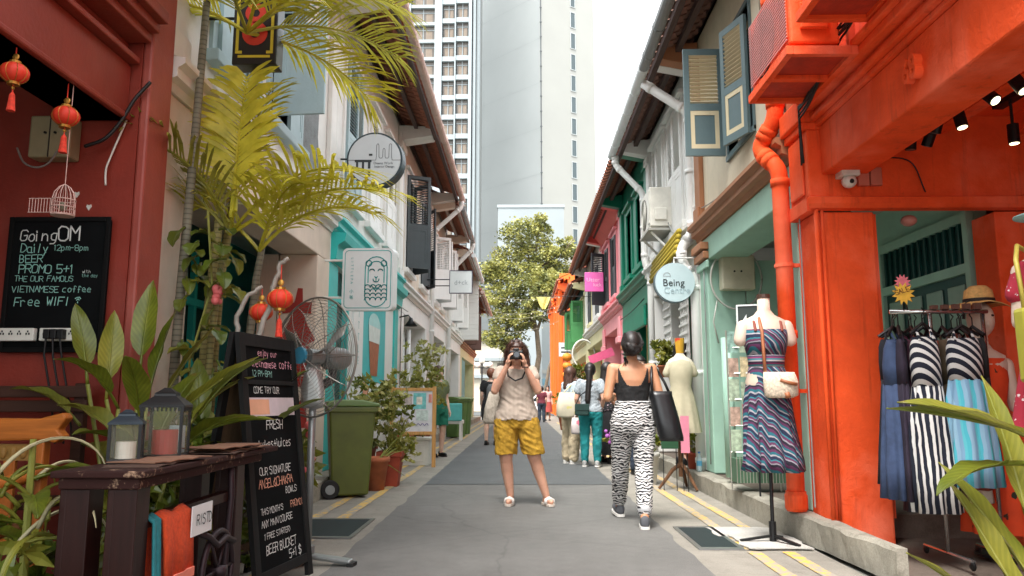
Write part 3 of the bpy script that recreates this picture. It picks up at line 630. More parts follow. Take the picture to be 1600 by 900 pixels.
# ================================================================ left-hand row
h = thing('shophouse', 'dark red shophouse bar with lanterns under its beam', 'shophouse', (-4, 2, 0), 0, 'shophouses along the lane')
m = MB(); m.box(-4.6, -2.36, 4.5, 4.79, .05, 3.6); m.obj('cross_wall', RED, h)
m = MB(); m.box(-2.36, -2.3, 4.5, 4.79, .05, 3.05); m.v = [V((p.x, p.y, 3.95 if p.z > 3 else p.z)) for p in m.v]; m.obj('pilaster', LITRED, h, bev=.015)
m = MB(); m.box(-2.75, -2.42, -1.5, 4.49, 2.74, 3.1).box(-2.75, -2.4, -1.5, 4.488, 2.74, 2.78); m.obj('street_beam', RED, h, bev=.012)
m = MB()
for x, z0, z1 in ((-2.36, 3.101, 3.14), (-2.3, 3.24, 3.3), (-2.25, 3.301, 3.36), (-2.2, 3.361, 3.44)): m.box(-2.8, x, -1.5, 4.478, z0, z1)
m.box(-2.8, -2.44, -1.5, 4.478, 3.14, 3.24); m.obj('cornice', RED, h, bev=.008)
m = MB(); m.box(-2.7, -2.42, -1.5, 4.79, 3.44, 6); m.obj('upper_wall', RED, h)
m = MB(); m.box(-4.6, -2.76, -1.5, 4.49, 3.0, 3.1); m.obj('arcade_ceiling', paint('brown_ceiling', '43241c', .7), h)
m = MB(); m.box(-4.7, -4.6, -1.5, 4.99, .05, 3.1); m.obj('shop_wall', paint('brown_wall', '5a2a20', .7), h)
m = MB(); ext(m, -1, [(.8, 6.1), (.8, 6.2), (-4, 8.2), (-4, 8.1)], -1.5, 4.79); m.obj('roof', TILE, h)
redh = h
# --- whitewashed house with dark green shopfront
h = house(-1, 4.8, 9.3, 'shophouse', 'whitewashed shophouse with grey-blue shutters and a dark green shopfront', BEIGE, WHITE, WHITE, 2.72, 3.1, 6.45, 6.15, .8, pil=.55, gut=GUTPINK, wins=[(6.1, .95, 3.7, 5.6), (7.4, .95, 3.7, 5.6)], purl=SOFFIT, backm=DKGREEN, bracket=WHITE, ceil=BEIGE)
window(h, -1, 6.1, .95, 3.7, 5.6, LTBLUE, LBL, (4, 170), 16, False); window(h, -1, 7.4, .95, 3.7, 5.6, LTBLUE, LBL, (95, 178), 16, False)
m = MB(); m.box(-3.05, -2.83, 8.755, 9.29, .19, 2.72); m.obj('party_wall', BEIGE, h)
m = MB(); m.box(-3.78, -3.7, 5.1, 9.1, 2.1, 2.18).box(-3.78, -3.7, 5.1, 9.1, .9, .98); m.obj('shopfront_rail', TEAL, h)
for y in (5.6, 6.6, 7.6, 8.6): m = MB(); m.box(-3.785, -3.72, y, y+.07, .2, 2.72); m.obj('shopfront_post', TEAL, h)
# broken plaster showing grey render
rr = random.Random(3); m = MB(); cy, cz = 8.35, 4.1; n = 22; pts = [(cy+(.34+.1*rr.uniform(-1, 1))*cos(2*pi*k/n), cz+(.75+.15*rr.uniform(-1, 1))*sin(2*pi*k/n)) for k in range(n)]
m.prism(pts, lambda y, z: (-2.398, y, z), lambda y, z: (-2.392, y, z)); m.obj('bare_render', concrete('bare_render', '8a8f90', .6), h)
# red brush-painted characters on the inner pillar face
RDP = plain('red_brush_paint', '9c2b22', .6)
def brush(parent, strokes, y, mat, name='painted_character'):
    m = MB()
    for st in strokes:
        for (x0, z0, w0), (x1, z1, w1) in zip(st, st[1:]):
            d = V((x1-x0, z1-z0)); 
            if d.length < 1e-6: continue
            d.normalize(); q = V((-d.y, d.x)); e = d*.02
            m.quad((x0-q.x*w0-e.x, y, z0-q.y*w0-e.y), (x1-q.x*w1+e.x, y, z1-q.y*w1+e.y), (x1+q.x*w1+e.x, y, z1+q.y*w1+e.y), (x0+q.x*w0-e.x, y, z0+q.y*w0-e.y)); y -= .0006
    return m.obj(name, mat, parent)
brush(h, [[(-2.56, 2.3, 0.029), (-2.57, 2.15, 0.051), (-2.6, 1.95, 0.065), (-2.68, 1.78, 0.058), (-2.76, 1.68, 0.043)], [(-2.57, 2.02, 0.058), (-2.52, 1.85, 0.072), (-2.44, 1.7, 0.080)], [(-2.74, 2.08, 0.051), (-2.6, 2.1, 0.058), (-2.44, 2.09, 0.065)]], 8.74, RDP)
brush(h, [[(-2.72, 1.6, 0.043), (-2.45, 1.6, 0.051)], [(-2.74, 1.44, 0.051), (-2.5, 1.47, 0.058), (-2.46, 1.36, 0.058)], [(-2.58, 1.62, 0.058), (-2.6, 1.3, 0.072), (-2.66, 1.15, 0.051)], [(-2.72, 1.28, 0.043), (-2.44, 1.24, 0.065)]], 8.74, RDP)
brush(h, [[(-2.7, .95, 0.051), (-2.5, .98, 0.058), (-2.48, .75, 0.058)], [(-2.66, .85, 0.058), (-2.6, .6, 0.058)], [(-2.6, .7, 0.043), (-2.45, .6, 0.065)]], 8.74, RDP)
# --- turquoise drinks shop
h = house(-1, 9.3, 14.6, 'shophouse', 'shophouse with turquoise ground floor trim and white shuttered upper floor', WHITE2, WHITE, WHITE, 2.75, 3.12, 6.45, 6.15, .8, pil=.4, gut=GUTPINK, wins=[(10.4, .95, 3.75, 5.6), (12.0, .95, 3.75, 5.6), (13.5, .95, 3.75, 5.6)], pilm=TEAL, cornice=TEAL, backm=TEAL, bracket=WHITE)
teals = h
for yc in (10.4, 12.0, 13.5): window(h, -1, yc, .95, 3.75, 5.6, WHITE2, LBL if yc == 10.4 else WL, (3, 177), 20)
m = MB(); ext(m, -1, [(.03, 2.75), (.1, 2.78), (.12, 2.95), (.2, 3.0), (.22, 3.1), (.03, 3.12)], 9.32, 14.58); m.obj('shop_cornice', TEAL, h)
m = MB(); fb(m, -1, 9.75, 10.4, .2, 2.74, -.12, -.06); m.obj('door', DKGREEN, h)
m = MB(); fb(m, -1, 9.7, 9.78, .2, 2.74, -.15, .02); fb(m, -1, 10.4, 10.48, .2, 2.74, -.15, .02); fb(m, -1, 9.78, 10.4, 2.3, 2.38, -.14, .01); m.obj('door_frame', TEAL, h)
m = MB(); fb(m, -1, 10.48, 14.2, .2, 2.74, -.2, 0); m.obj('shop_wall', WHITE2, h)
# --- white house with charcoal shutters
h = house(-1, 14.6, 19.5, 'shophouse', 'white shophouse with tall charcoal louvred shutters swung open', WHITE2, WHITE2, BEIGE, 2.75, 3.12, 6.45, 6.2, .8, pil=.7, gut=GUTPINK, wins=[(15.9, 1.0, 3.7, 5.68), (18.2, 1.0, 3.7, 5.68)], purl=SOFFIT, backm=WHITE2, bracket=WHITE)
window(h, -1, 15.9, 1.0, 3.7, 5.68, WHITE2, BL, (62, 130), 18, False); window(h, -1, 18.2, 1.0, 3.7, 5.68, WHITE2, BL, (16, 150), 18, False)
downpipe(h, [(-1.56, 19.3, 6.15), (-1.56, 19.3, 5.95), (-2.28, 19.3, 5.3), (-2.28, 19.3, .2)], PIPEWH, .06)
for k in range(5): m = MB(); m.tube([(-2.55-.13*k, 17.2, .2), (-2.55-.13*k, 17.2, 2.6)], .05, 10); m.obj('column_shaft', WHITE2, h, smooth=True)
h = house(-1, 19.5, 24, 'shophouse', 'white shophouse with slim white downpipe and pink-stained eaves', WHITE2, WHITE2, BEIGE, 2.75, 3.15, 6.3, 6.0, .8, pil=.7, gut=GUTGREY, wins=[(20.8, .95, 3.7, 5.4), (22.6, .95, 3.7, 5.4)], purl=TIMB, backm=WHITE2, bracket=BEIGE)
for yc in (20.8, 22.6): window(h, -1, yc, .95, 3.7, 5.4, WHITE2, WL, (60, 120), 18)
downpipe(h, [(-1.56, 23.8, 5.95), (-1.56, 23.8, 5.75), (-2.28, 23.8, 5.0), (-2.28, 23.8, .2)], PIPEWH, .07)
h = house(-1, 24, 29.5, 'shophouse', 'white boarded shophouse behind the square white sign', WHITE2, WHITE2, WHITE, 2.7, 3.1, 5.9, 5.6, .8, pil=.7, gut=GUTWH, wins=[(25.5, .95, 3.6, 5.1), (28, .95, 3.6, 5.1)], purl=TIMB, backm=GREY, bracket=BEIGE)
for yc in (25.5, 28): window(h, -1, yc, .95, 3.6, 5.1, WHITE2, WLs, (70, 120), 16)
m = MB(); fb(m, -1, 29.3, 29.49, 3.3, 5.6, 0, .72)
for k in range(16): fb(m, -1, 29.28, 29.3, 3.32+k*.142, 3.43+k*.142, 0, .73)
m.obj('boarded_return', WHITE2, h)
h = house(-1, 29.5, 38, 'shophouse', 'shophouse with brown louvred shutters and a teal door at the lane end', PALEY, BROWNC, BEIGE, 2.7, 3.05, 5.6, 5.2, .8, pil=.7, gut=GUTPINK, wins=[(31.2, 1.0, 2.95+.3, 5.15), (34.5, 1, 3.25, 5.15)], roofm=TILE, purl=BROWNSH, backm=TEAL, bracket=BROWNC)
window(h, -1, 31.2, 1, 3.25, 5.15, BROWNC, BRL, (86, 100), 18); window(h, -1, 34.5, 1, 3.25, 5.15, BROWNC, BRL, (80, 100), 18)
m = MB(); fb(m, -1, 30.3, 32, .2, 2.6, -.05, .02); m.obj('door', paint('dusty_teal_paint', '4a9ea0', .5), h)
# ================================================================ far end of the lane
TWH = plain('tower_white', 'adb1b0', .7, var=.05, scale=.08); TSHADE = plain('tower_white_shaded', 'a3a29c', .7, var=.05, scale=.08)  # duller tone of the right-hand faces puts their shade into the colour
t = thing('tower_block', 'very tall windowless white tower with a column of slit windows', 'tower', (3, 146, 0))
A, B, Cc, D, E_ = (-8.4, 152), (3.75, 139.5), (12.2, 145), (14.6, 146.6), (8, 170)
poly = [A, B, Cc, D, E_]
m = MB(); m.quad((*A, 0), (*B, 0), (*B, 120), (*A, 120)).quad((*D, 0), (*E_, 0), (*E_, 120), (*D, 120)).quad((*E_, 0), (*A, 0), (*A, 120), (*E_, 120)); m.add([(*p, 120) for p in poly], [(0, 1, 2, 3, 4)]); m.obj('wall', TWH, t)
m = MB(); m.quad((*B, 0), (*Cc, 0), (*Cc, 120), (*B, 120)).quad((*Cc, 0), (*D, 0), (*D, 120), (*Cc, 120)); m.obj('wall', TSHADE, t)
m = MB(); m.tube([(3.7, 139.4, 0), (3.7, 139.4, 120)], .12, 6)
for z in range(10, 118, 3): m.box(3.5, 3.9, 139.2, 139.4, z, z+.2)
m.obj('riser_pipe', plain('dark_riser', '5d6163', .6), t)
for z in range(16, 118, 9):
    m = MB(); q = V((*A, 0)); w_ = V((*B, 0)); e = (w_-q).normalized(); n_ = V((e.y, -e.x, 0))*.03; m.quad(q+n_+V((0, 0, z)), w_+n_+V((0, 0, z)), w_+n_+V((0, 0, z+.05)), q+n_+V((0, 0, z+.05))); m.obj('panel_joint', plain('joint_grey', 'a3a8a8', .8), t)
dv = (V((*Cc, 0))-V((*B, 0))).normalized(); SLG = plain('slit_glass', '4d595c', .3); SLF = plain('slit_frame', 'b4b8b7', .6)
nv = V((dv.y, -dv.x, 0))
me = MB().box(-.5, .5, -.02, .1, -1.55, 1.55).mesh('slit_window', SLG); mf = MB().box(-.62, -.5, -.1, .1, -1.67, 1.67).box(.5, .62, -.1, .1, -1.67, 1.67).box(-.5, .5, -.1, .1, 1.55, 1.67).box(-.5, .5, -.1, .1, -1.67, -1.55).mesh('frame', SLF)
Mr = Matrix((dv, -nv, V((0, 0, 1)))).transposed().to_4x4()
for k in range(24):
    M = Mr.copy(); M.translation = V((*B, 0)) + dv*7.6 + nv*.05 + V((0, 0, 14+k*4.4)); f = piece('slit_window', me, t, M); piece('frame', mf, f, M)
# gridded office building
t = thing('office_building', 'white gridded office block with bronze windows and slim vertical fins', 'building', (-14, 125, 0))
OW = plain('office_white', '98a0a2', .6, var=.05, scale=.1); BRZ = plain('bronze_glass', '5d564f', .25, var=.25, scale=.6); CUR = plain('curtain_tan', '85776a', .8, var=.3, scale=.5)
m = MB(); m.box(-34, -7.6, 122.2, 140, 0, 110); m.obj('core', plain('office_core', '8d8f8d', .7), t)
def bay(x0, x1, y, n, z0, fh, sill):
    for k in range(n):
        z = z0+k*fh; m = MB(); m.box(x0, x1, y, y+.8, z-sill, z); m.obj('floor_band', OW, t)
    w = x1-x0-.36
    pm = MB().box(-w/2, w/2, -.03, .03, 0, fh-sill).mesh('window', BRZ)
    fm = MB().box(-.05, .05, -.12, -.03, 0, fh-sill).box(-w/2, w/2, -.1, -.03, (fh-sill)*.7, (fh-sill)*.7+.1).mesh('mullion', OW)
    cm = MB().box(-w*.36, -w*.05, -.034, -.031, 0, (fh-sill)*.66).box(w*.12, w*.4, -.034, -.031, 0, (fh-sill)*.66).mesh('curtain', CUR)
    for k in range(n-1):
        M = Matrix.Translation(((x0+x1)/2, y+.55, z0+k*fh)); f = piece('window', pm, t, M); piece('mullion', fm, f, M); piece('curtain', cm, f, M)
bay(-18.3, -14.2, 119.0, 24, 20, 3.05, .55); bay(-22.6, -18.5, 119.0, 24, 20, 3.05, .55); bay(-13.0, -10.9, 118.2, 24, 20, 3.3, .8); bay(-10.7, -8.6, 117.8, 24, 20, 3.3, .8)
for x0, x1, y in ((-18.5, -18.3, 118.8), (-14.2, -13.0, 118.0), (-10.9, -10.7, 117.6), (-8.6, -8.1, 117.4), (-7.9, -7.5, 118), (-7.3, -6.9, 119)): m = MB(); m.box(x0, x1, y, y+2, 0, 110); m.obj('fin', OW, t)
# low blocks behind the trees
t = thing('low_block', 'plain white low block in front of the tower behind the tree', 'building', (1, 105, 0))
m = MB(); m.box(-3.2, 5.6, 100, 110, 0, 26.4); m.obj('wall', plain('low_block_grey', '8f9698', .7, var=.05, scale=.2), t); m = MB(); m.box(-3.3, 5.7, 99.9, 110, 26.4, 26.8); m.obj('parapet', OW, t)
t = thing('corner_building', 'cream building with ledges across the street end', 'building', (-4, 72, 0)); CB = paint('far_cream', 'cfc6b4', .7, streak=.2)
m = MB(); m.box(-9, -.6, 68, 78, 0, 6.2); m.obj('wall', CB, t)
for z in (2.9, 4.4, 6.2): m = MB(); m.box(-9, -.5, 67.7, 68, z, z+.28); m.obj('ledge', OW, t)
for k in range(5): m = MB(); m.box(-8.2+k*1.5, -7.4+k*1.5, 67.9, 68, .6, 2.4); w_ = m.obj('window', GLASS, t)
for k in range(5): m = MB(); m.box(-8.2+k*1.5, -7.4+k*1.5, 67.9, 68, 3.3, 4.2); m.obj('window', BRZ, t)
t = thing('white_building', 'pale grey-white building at the street end beside the tree trunk', 'building', (5, 66, 0))
m = MB(); m.box(1.6, 9, 62, 74, 0, 9.5); m.obj('wall', OW, t); m = MB(); m.box(1.62, 2.1, 61.95, 62, 2.2, 2.7).box(2.3, 3, 61.95, 62, .2, 2.2); m.obj('shopfront', plain('far_blue', '6f98a8', .5), t)
m = MB(); m.box(1.58, 9, 61.9, 62, 3.1, 3.4); m.obj('ledge', GREY, t)
# ---- trees
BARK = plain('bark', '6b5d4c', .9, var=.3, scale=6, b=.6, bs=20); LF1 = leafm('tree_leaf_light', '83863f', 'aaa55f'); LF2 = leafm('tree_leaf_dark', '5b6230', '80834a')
def rquad(m, c, L, W, rnd, flat=.6):
    d = V((rnd.uniform(-1, 1), rnd.uniform(-1, 1), rnd.uniform(-flat, flat))).normalized(); x, y = ortho(d); a = rnd.uniform(0, 2*pi); n = x*cos(a)+y*sin(a)
    m.add([c-d*L/2, c+n*W/2, c+d*L/2, c-n*W/2], [(0, 1, 2, 3)])
def tree(label, base, trunk, lobes, nleaf, lsz, seed, r0=.22, name='tree', mats=(LF1, LF2), grp=None):
    rnd = random.Random(seed); t = thing(name, label, 'tree', base, 0, grp); b = V(base)
    m = MB(); top = b+V(trunk[-1]); pts = [b+V(p) for p in trunk]
    m.tube(pts, [r0*(1-.55*i/(len(pts)-1)) for i in range(len(pts))], 10); tr = m.obj('trunk', BARK, t, smooth=True)
    m = MB()
    for c, r in lobes:
        c = b+V(c); s0 = pts[rnd.randrange(len(pts)//2, len(pts))]; mid = s0.lerp(c, .5)+V((rnd.uniform(-.3, .3), 0, rnd.uniform(-.2, .4)))
        m.tube([s0, mid, c], [r0*.45, r0*.28, r0*.1], 7)
        for k in range(4): q = c+V((rnd.uniform(-1, 1)*r, rnd.uniform(-1, 1)*r, rnd.uniform(-.6, .8)*r)); m.tube([mid.lerp(c, .6), q], [r0*.14, .015], 5)
    m.obj('limbs', BARK, t, smooth=True)
    ms = [MB(), MB()]; tot = sum(r**2 for c, r in lobes)
    for c, r in lobes:
        c = b+V(c); n = int(nleaf*r*r/tot); ncl = max(6, int(n/26))
        for k in range(ncl):
            u = V((rnd.gauss(0, 1), rnd.gauss(0, 1), rnd.gauss(0, 1))).normalized()*r*(rnd.random()**.4); u.z *= .8; q = c+u; cr = r*.28
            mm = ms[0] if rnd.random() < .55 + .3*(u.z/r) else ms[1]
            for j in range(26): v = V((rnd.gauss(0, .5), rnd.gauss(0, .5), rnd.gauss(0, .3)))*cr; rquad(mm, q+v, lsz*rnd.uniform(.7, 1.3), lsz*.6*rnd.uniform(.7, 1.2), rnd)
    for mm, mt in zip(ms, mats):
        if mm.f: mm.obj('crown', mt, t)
    return t
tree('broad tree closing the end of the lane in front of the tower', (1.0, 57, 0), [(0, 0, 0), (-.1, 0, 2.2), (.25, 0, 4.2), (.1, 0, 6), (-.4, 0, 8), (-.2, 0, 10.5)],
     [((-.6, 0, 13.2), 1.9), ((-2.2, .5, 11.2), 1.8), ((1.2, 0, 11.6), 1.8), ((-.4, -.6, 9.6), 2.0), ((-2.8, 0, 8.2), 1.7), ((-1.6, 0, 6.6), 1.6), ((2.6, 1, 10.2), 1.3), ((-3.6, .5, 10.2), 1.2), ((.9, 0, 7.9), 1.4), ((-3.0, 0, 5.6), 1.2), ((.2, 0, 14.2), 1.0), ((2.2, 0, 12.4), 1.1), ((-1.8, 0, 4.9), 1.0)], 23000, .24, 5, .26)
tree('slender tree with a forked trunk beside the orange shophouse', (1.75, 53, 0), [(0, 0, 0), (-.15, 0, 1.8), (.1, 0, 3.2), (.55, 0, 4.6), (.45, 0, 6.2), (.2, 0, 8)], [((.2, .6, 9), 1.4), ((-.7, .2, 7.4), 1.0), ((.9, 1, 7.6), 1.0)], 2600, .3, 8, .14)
# ---- things hanging over the lane
for k, (a, b, sg) in enumerate((((-1.9, 33, 5.0), (1.7, 34, 5.2), .35), ((-1.9, 30, 4.4), (1.7, 33, 4.9), .3), ((-1.9, 36, 4.3), (1.7, 35, 4.6), .3), ((-1.8, 28, 4.9), (1.7, 30, 5.1), .2))):
    t = thing('string_light', ['highest pale string light wire sagging across the far lane', 'string light wire sagging from the boarded house to the green shutters', 'farthest string light wire near the brown shutters', 'short pale string light wire nearest the pink shophouse'][k], 'string light', ((a[0]+b[0])/2, (a[1]+b[1])/2, a[2]), 0, 'wires across the far lane')
    m = MB(); A_, B_ = V(a), V(b); o = [A_.lerp(B_, i/14)-V((0, 0, sg*4*(i/14)*(1-i/14))) for i in range(15)]; m.tube(o, .007, 5); m.obj('wire', plain('pale_wire', '8f8a76', .6), t)
    m = MB(); [m.ball(p-V((0, 0, .04)), .026, 6, 4) for p in o[1:-1:2]]; m.obj('bulbs', plain('bulb_glass', 'd8d2bc', .3), t)
t = thing('bunting_flag', 'pale yellow cloth pennant hung over the lane by the orange house', 'flag', (.6, 22, 3.9))
m = MB(); nx = 8
for i in range(nx+1):
    u = i/nx; x = .42+.4*u; m.v += [V((x, 22+.02*sin(u*9), 3.98)), V((x+(.5-u)*.12, 22+.03*sin(u*9+1), 3.8)), V((x+(.5-u)*.3, 22+.03*sin(u*9+2), 3.62))]
for i in range(nx): 
    for j in range(2): m.f.append((i*3+j, i*3+3+j, i*3+4+j, i*3+1+j)); m.mi.append(0)
m.obj('cloth', plain('pale_yellow_cloth', 'd9cf7c', .8), t, solid=.004); m = MB(); m.tube([(.3, 22, 4.0), (2.2, 22.2, 4.02)], .008, 5); m.obj('cord', BLK, t)
# globe street lamp
t = thing('street_lamp', 'street lamp with a cluster of white globes at the lane end', 'street lamp', (-2.45, 47, 0))
m = MB(); m.tube([(-2.45, 47, 0), (-2.45, 47, 3.0)], [.07, .04], 8).bar((-2.95, 47, 2.95), (-1.95, 47, 2.95), .05, .05); m.obj('post', BLACKM, t)
for dx, dz in ((-.5, 3.15), (-.25, 3.12), (0, 3.4), (.25, 3.12), (.5, 3.15)): m = MB(); m.ball((-2.45+dx, 47, dz), .17, 12, 8); m.obj('globe', plain('opal_globe', 'eceae2', .3), t, smooth=True)
# parked car across the end
t = thing('parked_car', 'small white car parked across the street end', 'car', (1.9, 50.9, 0), 0)
prof = [(-1.9, .3), (-1.95, .7), (-1.5, .85), (-.95, 1.38), (.5, 1.42), (1.15, .92), (1.85, .78), (1.95, .35)]
m = MB(); m.prism(prof, lambda x, z: (x, -.75, z), lambda x, z: (x, .75, z)); m.obj('body', plain('car_white', 'd8dadb', .25), t, world=False, bev=.06)
m = MB(); m.prism([(-1.35, .92), (-.88, 1.3), (.42, 1.34), (.95, .94)], lambda x, z: (x, -.755, z), lambda x, z: (x, .755, z)); m.obj('side_window', GLASS, t, world=False)
for x in (-1.2, 1.2):
    for y in (-.72, .6): m = MB(); m.cyl((x, y, .3), (x, y+.14, .3), .3, .3, 18); wv = m.obj('wheel', plain('tyre_rubber', '1d1d1d', .8), t, world=False); m = MB(); m.cyl((x, y-.01, .3), (x, y+.15, .3), .17, .17, 14); m.obj('rim', STEEL, wv, world=False)
m = MB(); m.box(-1.97, -1.9, -.6, -.35, .6, .72).box(-1.97, -1.9, .35, .6, .6, .72); m.obj('tail_light', plain('red_lens', 'a02018', .3), t, world=False)
# ================================================================ signs
def blade(name, label, loc, cat='sign'): return thing(name, label, cat, loc)
SIGNW = plain('sign_white', 'dfe3e2', .4, var=.03); SIGNTEAL = plain('sign_teal_ink', '23a8a6', .5); INK = plain('sign_ink', '2b3234', .5)
def arm(t, x0, x1, y, z, mat=BLACKM, r=.012): m = MB(); m.tube([(x0, y, z), (x1, y, z)], r, 8); m.obj('bracket', mat, t)
# round interior-design sign
c = V((-1.89, 9.5, 4.1)); t = thing('round_sign', 'round grey sign with a dark rim and a line drawing of furniture', 'sign', c-V((0, 0, .36)))
m = MB(); circ = [(.36*cos(2*pi*k/48), .36*sin(2*pi*k/48)) for k in range(48)]; m.prism(circ, lambda a, b: (c.x+a, c.y, c.z+b), lambda a, b: (c.x+a+.02, c.y+.16, c.z+b)); m.obj('rim', plain('sign_rim', '2d3b40', .45), t, smooth=False)
m = MB(); m.tube([c+V((0, -.001, 0)), c+V((0, -.012, 0))], .335, 48); m.obj('face', plain('sign_face_grey', 'c3c8c9', .4, var=.03), t)
arm(t, -2.4, -2.2, 9.55, 4.12)
def lines(t, strokes, c, wd, mat, y, name='drawing'):
    m = MB()
    for st in strokes:
        P = [V((c[0]+a, y, c[2]+b)) for a, b in st]
        for a, b in zip(P, P[1:]):
            d = b-a
            if d.length < 1e-6: continue
            d.normalize(); q = V((-d.z, 0, d.x))*wd/2; e = d*wd*.4; m.quad(a-e-q, b+e-q, b+e+q, a-e+q)
    return m.obj(name, mat, t)
k_ = .36/300
pr = lambda L: [((x-400)*k_, (410-y)*k_) for x, y in L]
fy = c.y-.015
lines(t, [pr([(100, 422), (415, 422), (420, 390), (420, 260), (428, 242), (440, 242), (446, 260), (448, 385), (458, 400), (478, 400), (488, 385), (490, 305), (500, 290), (512, 305), (514, 385), (522, 400), (545, 400), (554, 385), (556, 260), (564, 242), (576, 242), (582, 260), (584, 390), (590, 422), (690, 422)])], c, .006, INK, fy, 'line_drawing')
m = MB()
for x0, x1, y0, y1 in ((190, 370, 418, 445), (205, 228, 445, 500), (268, 292, 445, 552), (332, 360, 445, 515), (332, 360, 530, 605), (268, 292, 530, 555), (340, 378, 352, 374)):
    (a, b), (e, f) = pr([(x0, y0), (x1, y1)]); m.quad((c.x+a, fy, c.z+b), (c.x+e, fy, c.z+b), (c.x+e, fy, c.z+f), (c.x+a, fy, c.z+f))
m.obj('furniture_drawing', INK, t)
txt('Deens Work', .047, INK, t, (c.x+.115, fy, c.z-.055), ext=.0005); txt('Interior Design', .042, INK, t, (c.x+.13, fy, c.z-.1), ext=.0005)
# lion drink-shop sign (the animal emblem is drawn as a plain line badge)
def rrect(w, h, r, n=5):
    o = []
    for cx, cy, a0 in ((w/2-r, h/2-r, 0), (-w/2+r, h/2-r, pi/2), (-w/2+r, -h/2+r, pi), (w/2-r, -h/2+r, 1.5*pi)):
        for k in range(n+1): a = a0+pi/2*k/n; o.append((cx+r*cos(a), cy+r*sin(a)))
    return o
c = V((-1.835, 9.0, 2.465)); t = thing('shop_sign', 'white rounded sign with a turquoise line badge by the turquoise shop', 'sign', c-V((0, 0, .37)))
m = MB(); P = rrect(.61, .75, .06); m.prism(P, lambda a, b: (c.x+a, c.y, c.z+b), lambda a, b: (c.x+a+.03, c.y+.1, c.z+b)); m.obj('lightbox', SIGNW, t)
lines(t, [rrect(.55, .69, .045)+rrect(.55, .69, .045)[:1]], c, .008, SIGNTEAL, c.y-.003, 'border')
arc = lambda cx, cy, r, a0, a1, n=10: [(cx+r*cos(R(a0+(a1-a0)*i/n)), cy+r*sin(R(a0+(a1-a0)*i/n))) for i in range(n+1)]
ox = .1
em = [[(ox-.13, -.2), (ox-.13, .14)] + arc(ox, .14, .13, 180, 0) + [(ox+.13, -.2)], arc(ox, -.2, .13, 180, 360), arc(ox-.09, .19, .035, 0, 350), arc(ox+.09, .19, .035, 0, 350),
      [(ox-.095, -.04), (ox-.095, .12)] + arc(ox, .12, .095, 180, 0) + [(ox+.095, -.04)], arc(ox-.05, .09, .03, 20, 160), arc(ox+.05, .09, .03, 20, 160), arc(ox, .0, .035, 180, 360), [(ox-.015, .03), (ox, .01), (ox+.015, .03)],
      [(ox, .02), (ox, -.03)], arc(ox, -.05, .06, 200, 340)]
for r_ in range(4): em += [arc(ox-.1+j*.066, -.1-r_*.05, .033, 0, 180, 6) for j in range(4)]
lines(t, em, c, .012, SIGNTEAL, c.y-.004, 'badge')
for i, ch in enumerate('LITTLEPA'): txt(ch, .042, SIGNTEAL, t, (c.x-.19, c.y-.004, c.z+.25-i*.042), (pi/2, pi/2, 0), .0005)
txt('小', .05, SIGNTEAL, t, (c.x-.19, c.y-.004, c.z-.15), ext=.0005); txt('爸', .05, SIGNTEAL, t, (c.x-.19, c.y-.004, c.z-.22), ext=.0005)
for z in (2.7, 2.25): arm(t, -2.42, -2.13, 9.06, z, PIPEWH, .014)
# dock sign
c = V((-1.45, 18, 3.81)); t = thing('square_sign', 'square white hanging sign with thin dark border', 'sign', c-V((0, 0, .27)))
m = MB(); m.box(c.x-.26, c.x+.26, c.y, c.y+.06, c.z-.26, c.z+.26); m.obj('face', SIGNW, t); m = MB()
for x0, x1, z0, z1 in ((-.275, .275, .26, .275), (-.275, .275, -.275, -.26), (-.275, -.26, -.26, .26), (.26, .275, -.26, .26)): m.box(c.x+x0, c.x+x1, c.y-.01, c.y+.065, c.z+z0, c.z+z1)
m.obj('border', plain('navy_border', '35324a', .5), t); txt('d+ck', .16, plain('faint_grey_ink', 'a7acae', .6), t, (c.x, c.y-.004, c.z-.02))
for z in (3.87, 3.72): arm(t, -2.35, -1.72, 18.03, z)
# sign with red figure in yellow frame
c = V((-1.98, 5.35, 3.72)); t = thing('bar_sign', 'black box sign with yellow frame and red numeral above the palm', 'sign', c-V((0, 0, .27)))
m = MB(); m.box(c.x-.165, c.x+.165, c.y, c.y+.16, c.z-.22, c.z+.4); m.obj('box', plain('sign_black', '191715', .4), t, bev=.008)
YEL = plain('sign_yellow', 'c9b52f', .5); m = MB(); y = c.y-.003
for x0, x1, z0, z1 in ((-.12, .12, -.17, -.15), (-.14, -.118, -.115, .36), (.118, .14, -.115, .36), (-.14, -.09, -.138, -.116), (.09, .14, -.138, -.116)): m.quad((c.x+x0, y, c.z+z0), (c.x+x1, y, c.z+z0), (c.x+x1, y, c.z+z1), (c.x+x0, y, c.z+z1))
m.obj('frame', YEL, t)
m = MB()
for cz, ro, ri in ((.02, .095, .035), (.18, .078, .03)):
    n = 20; vs = [(c.x+r*cos(2*pi*k/n), y-.001, c.z+cz+r*sin(2*pi*k/n)) for r in (ro, ri) for k in range(n)]; m.add(vs, [(k, (k+1) % n, n+(k+1) % n, n+k) for k in range(n)])
m.obj('numeral', plain('sign_red', 'c5341e', .5), t); arm(t, -2.42, -2.14, 5.43, 3.9)
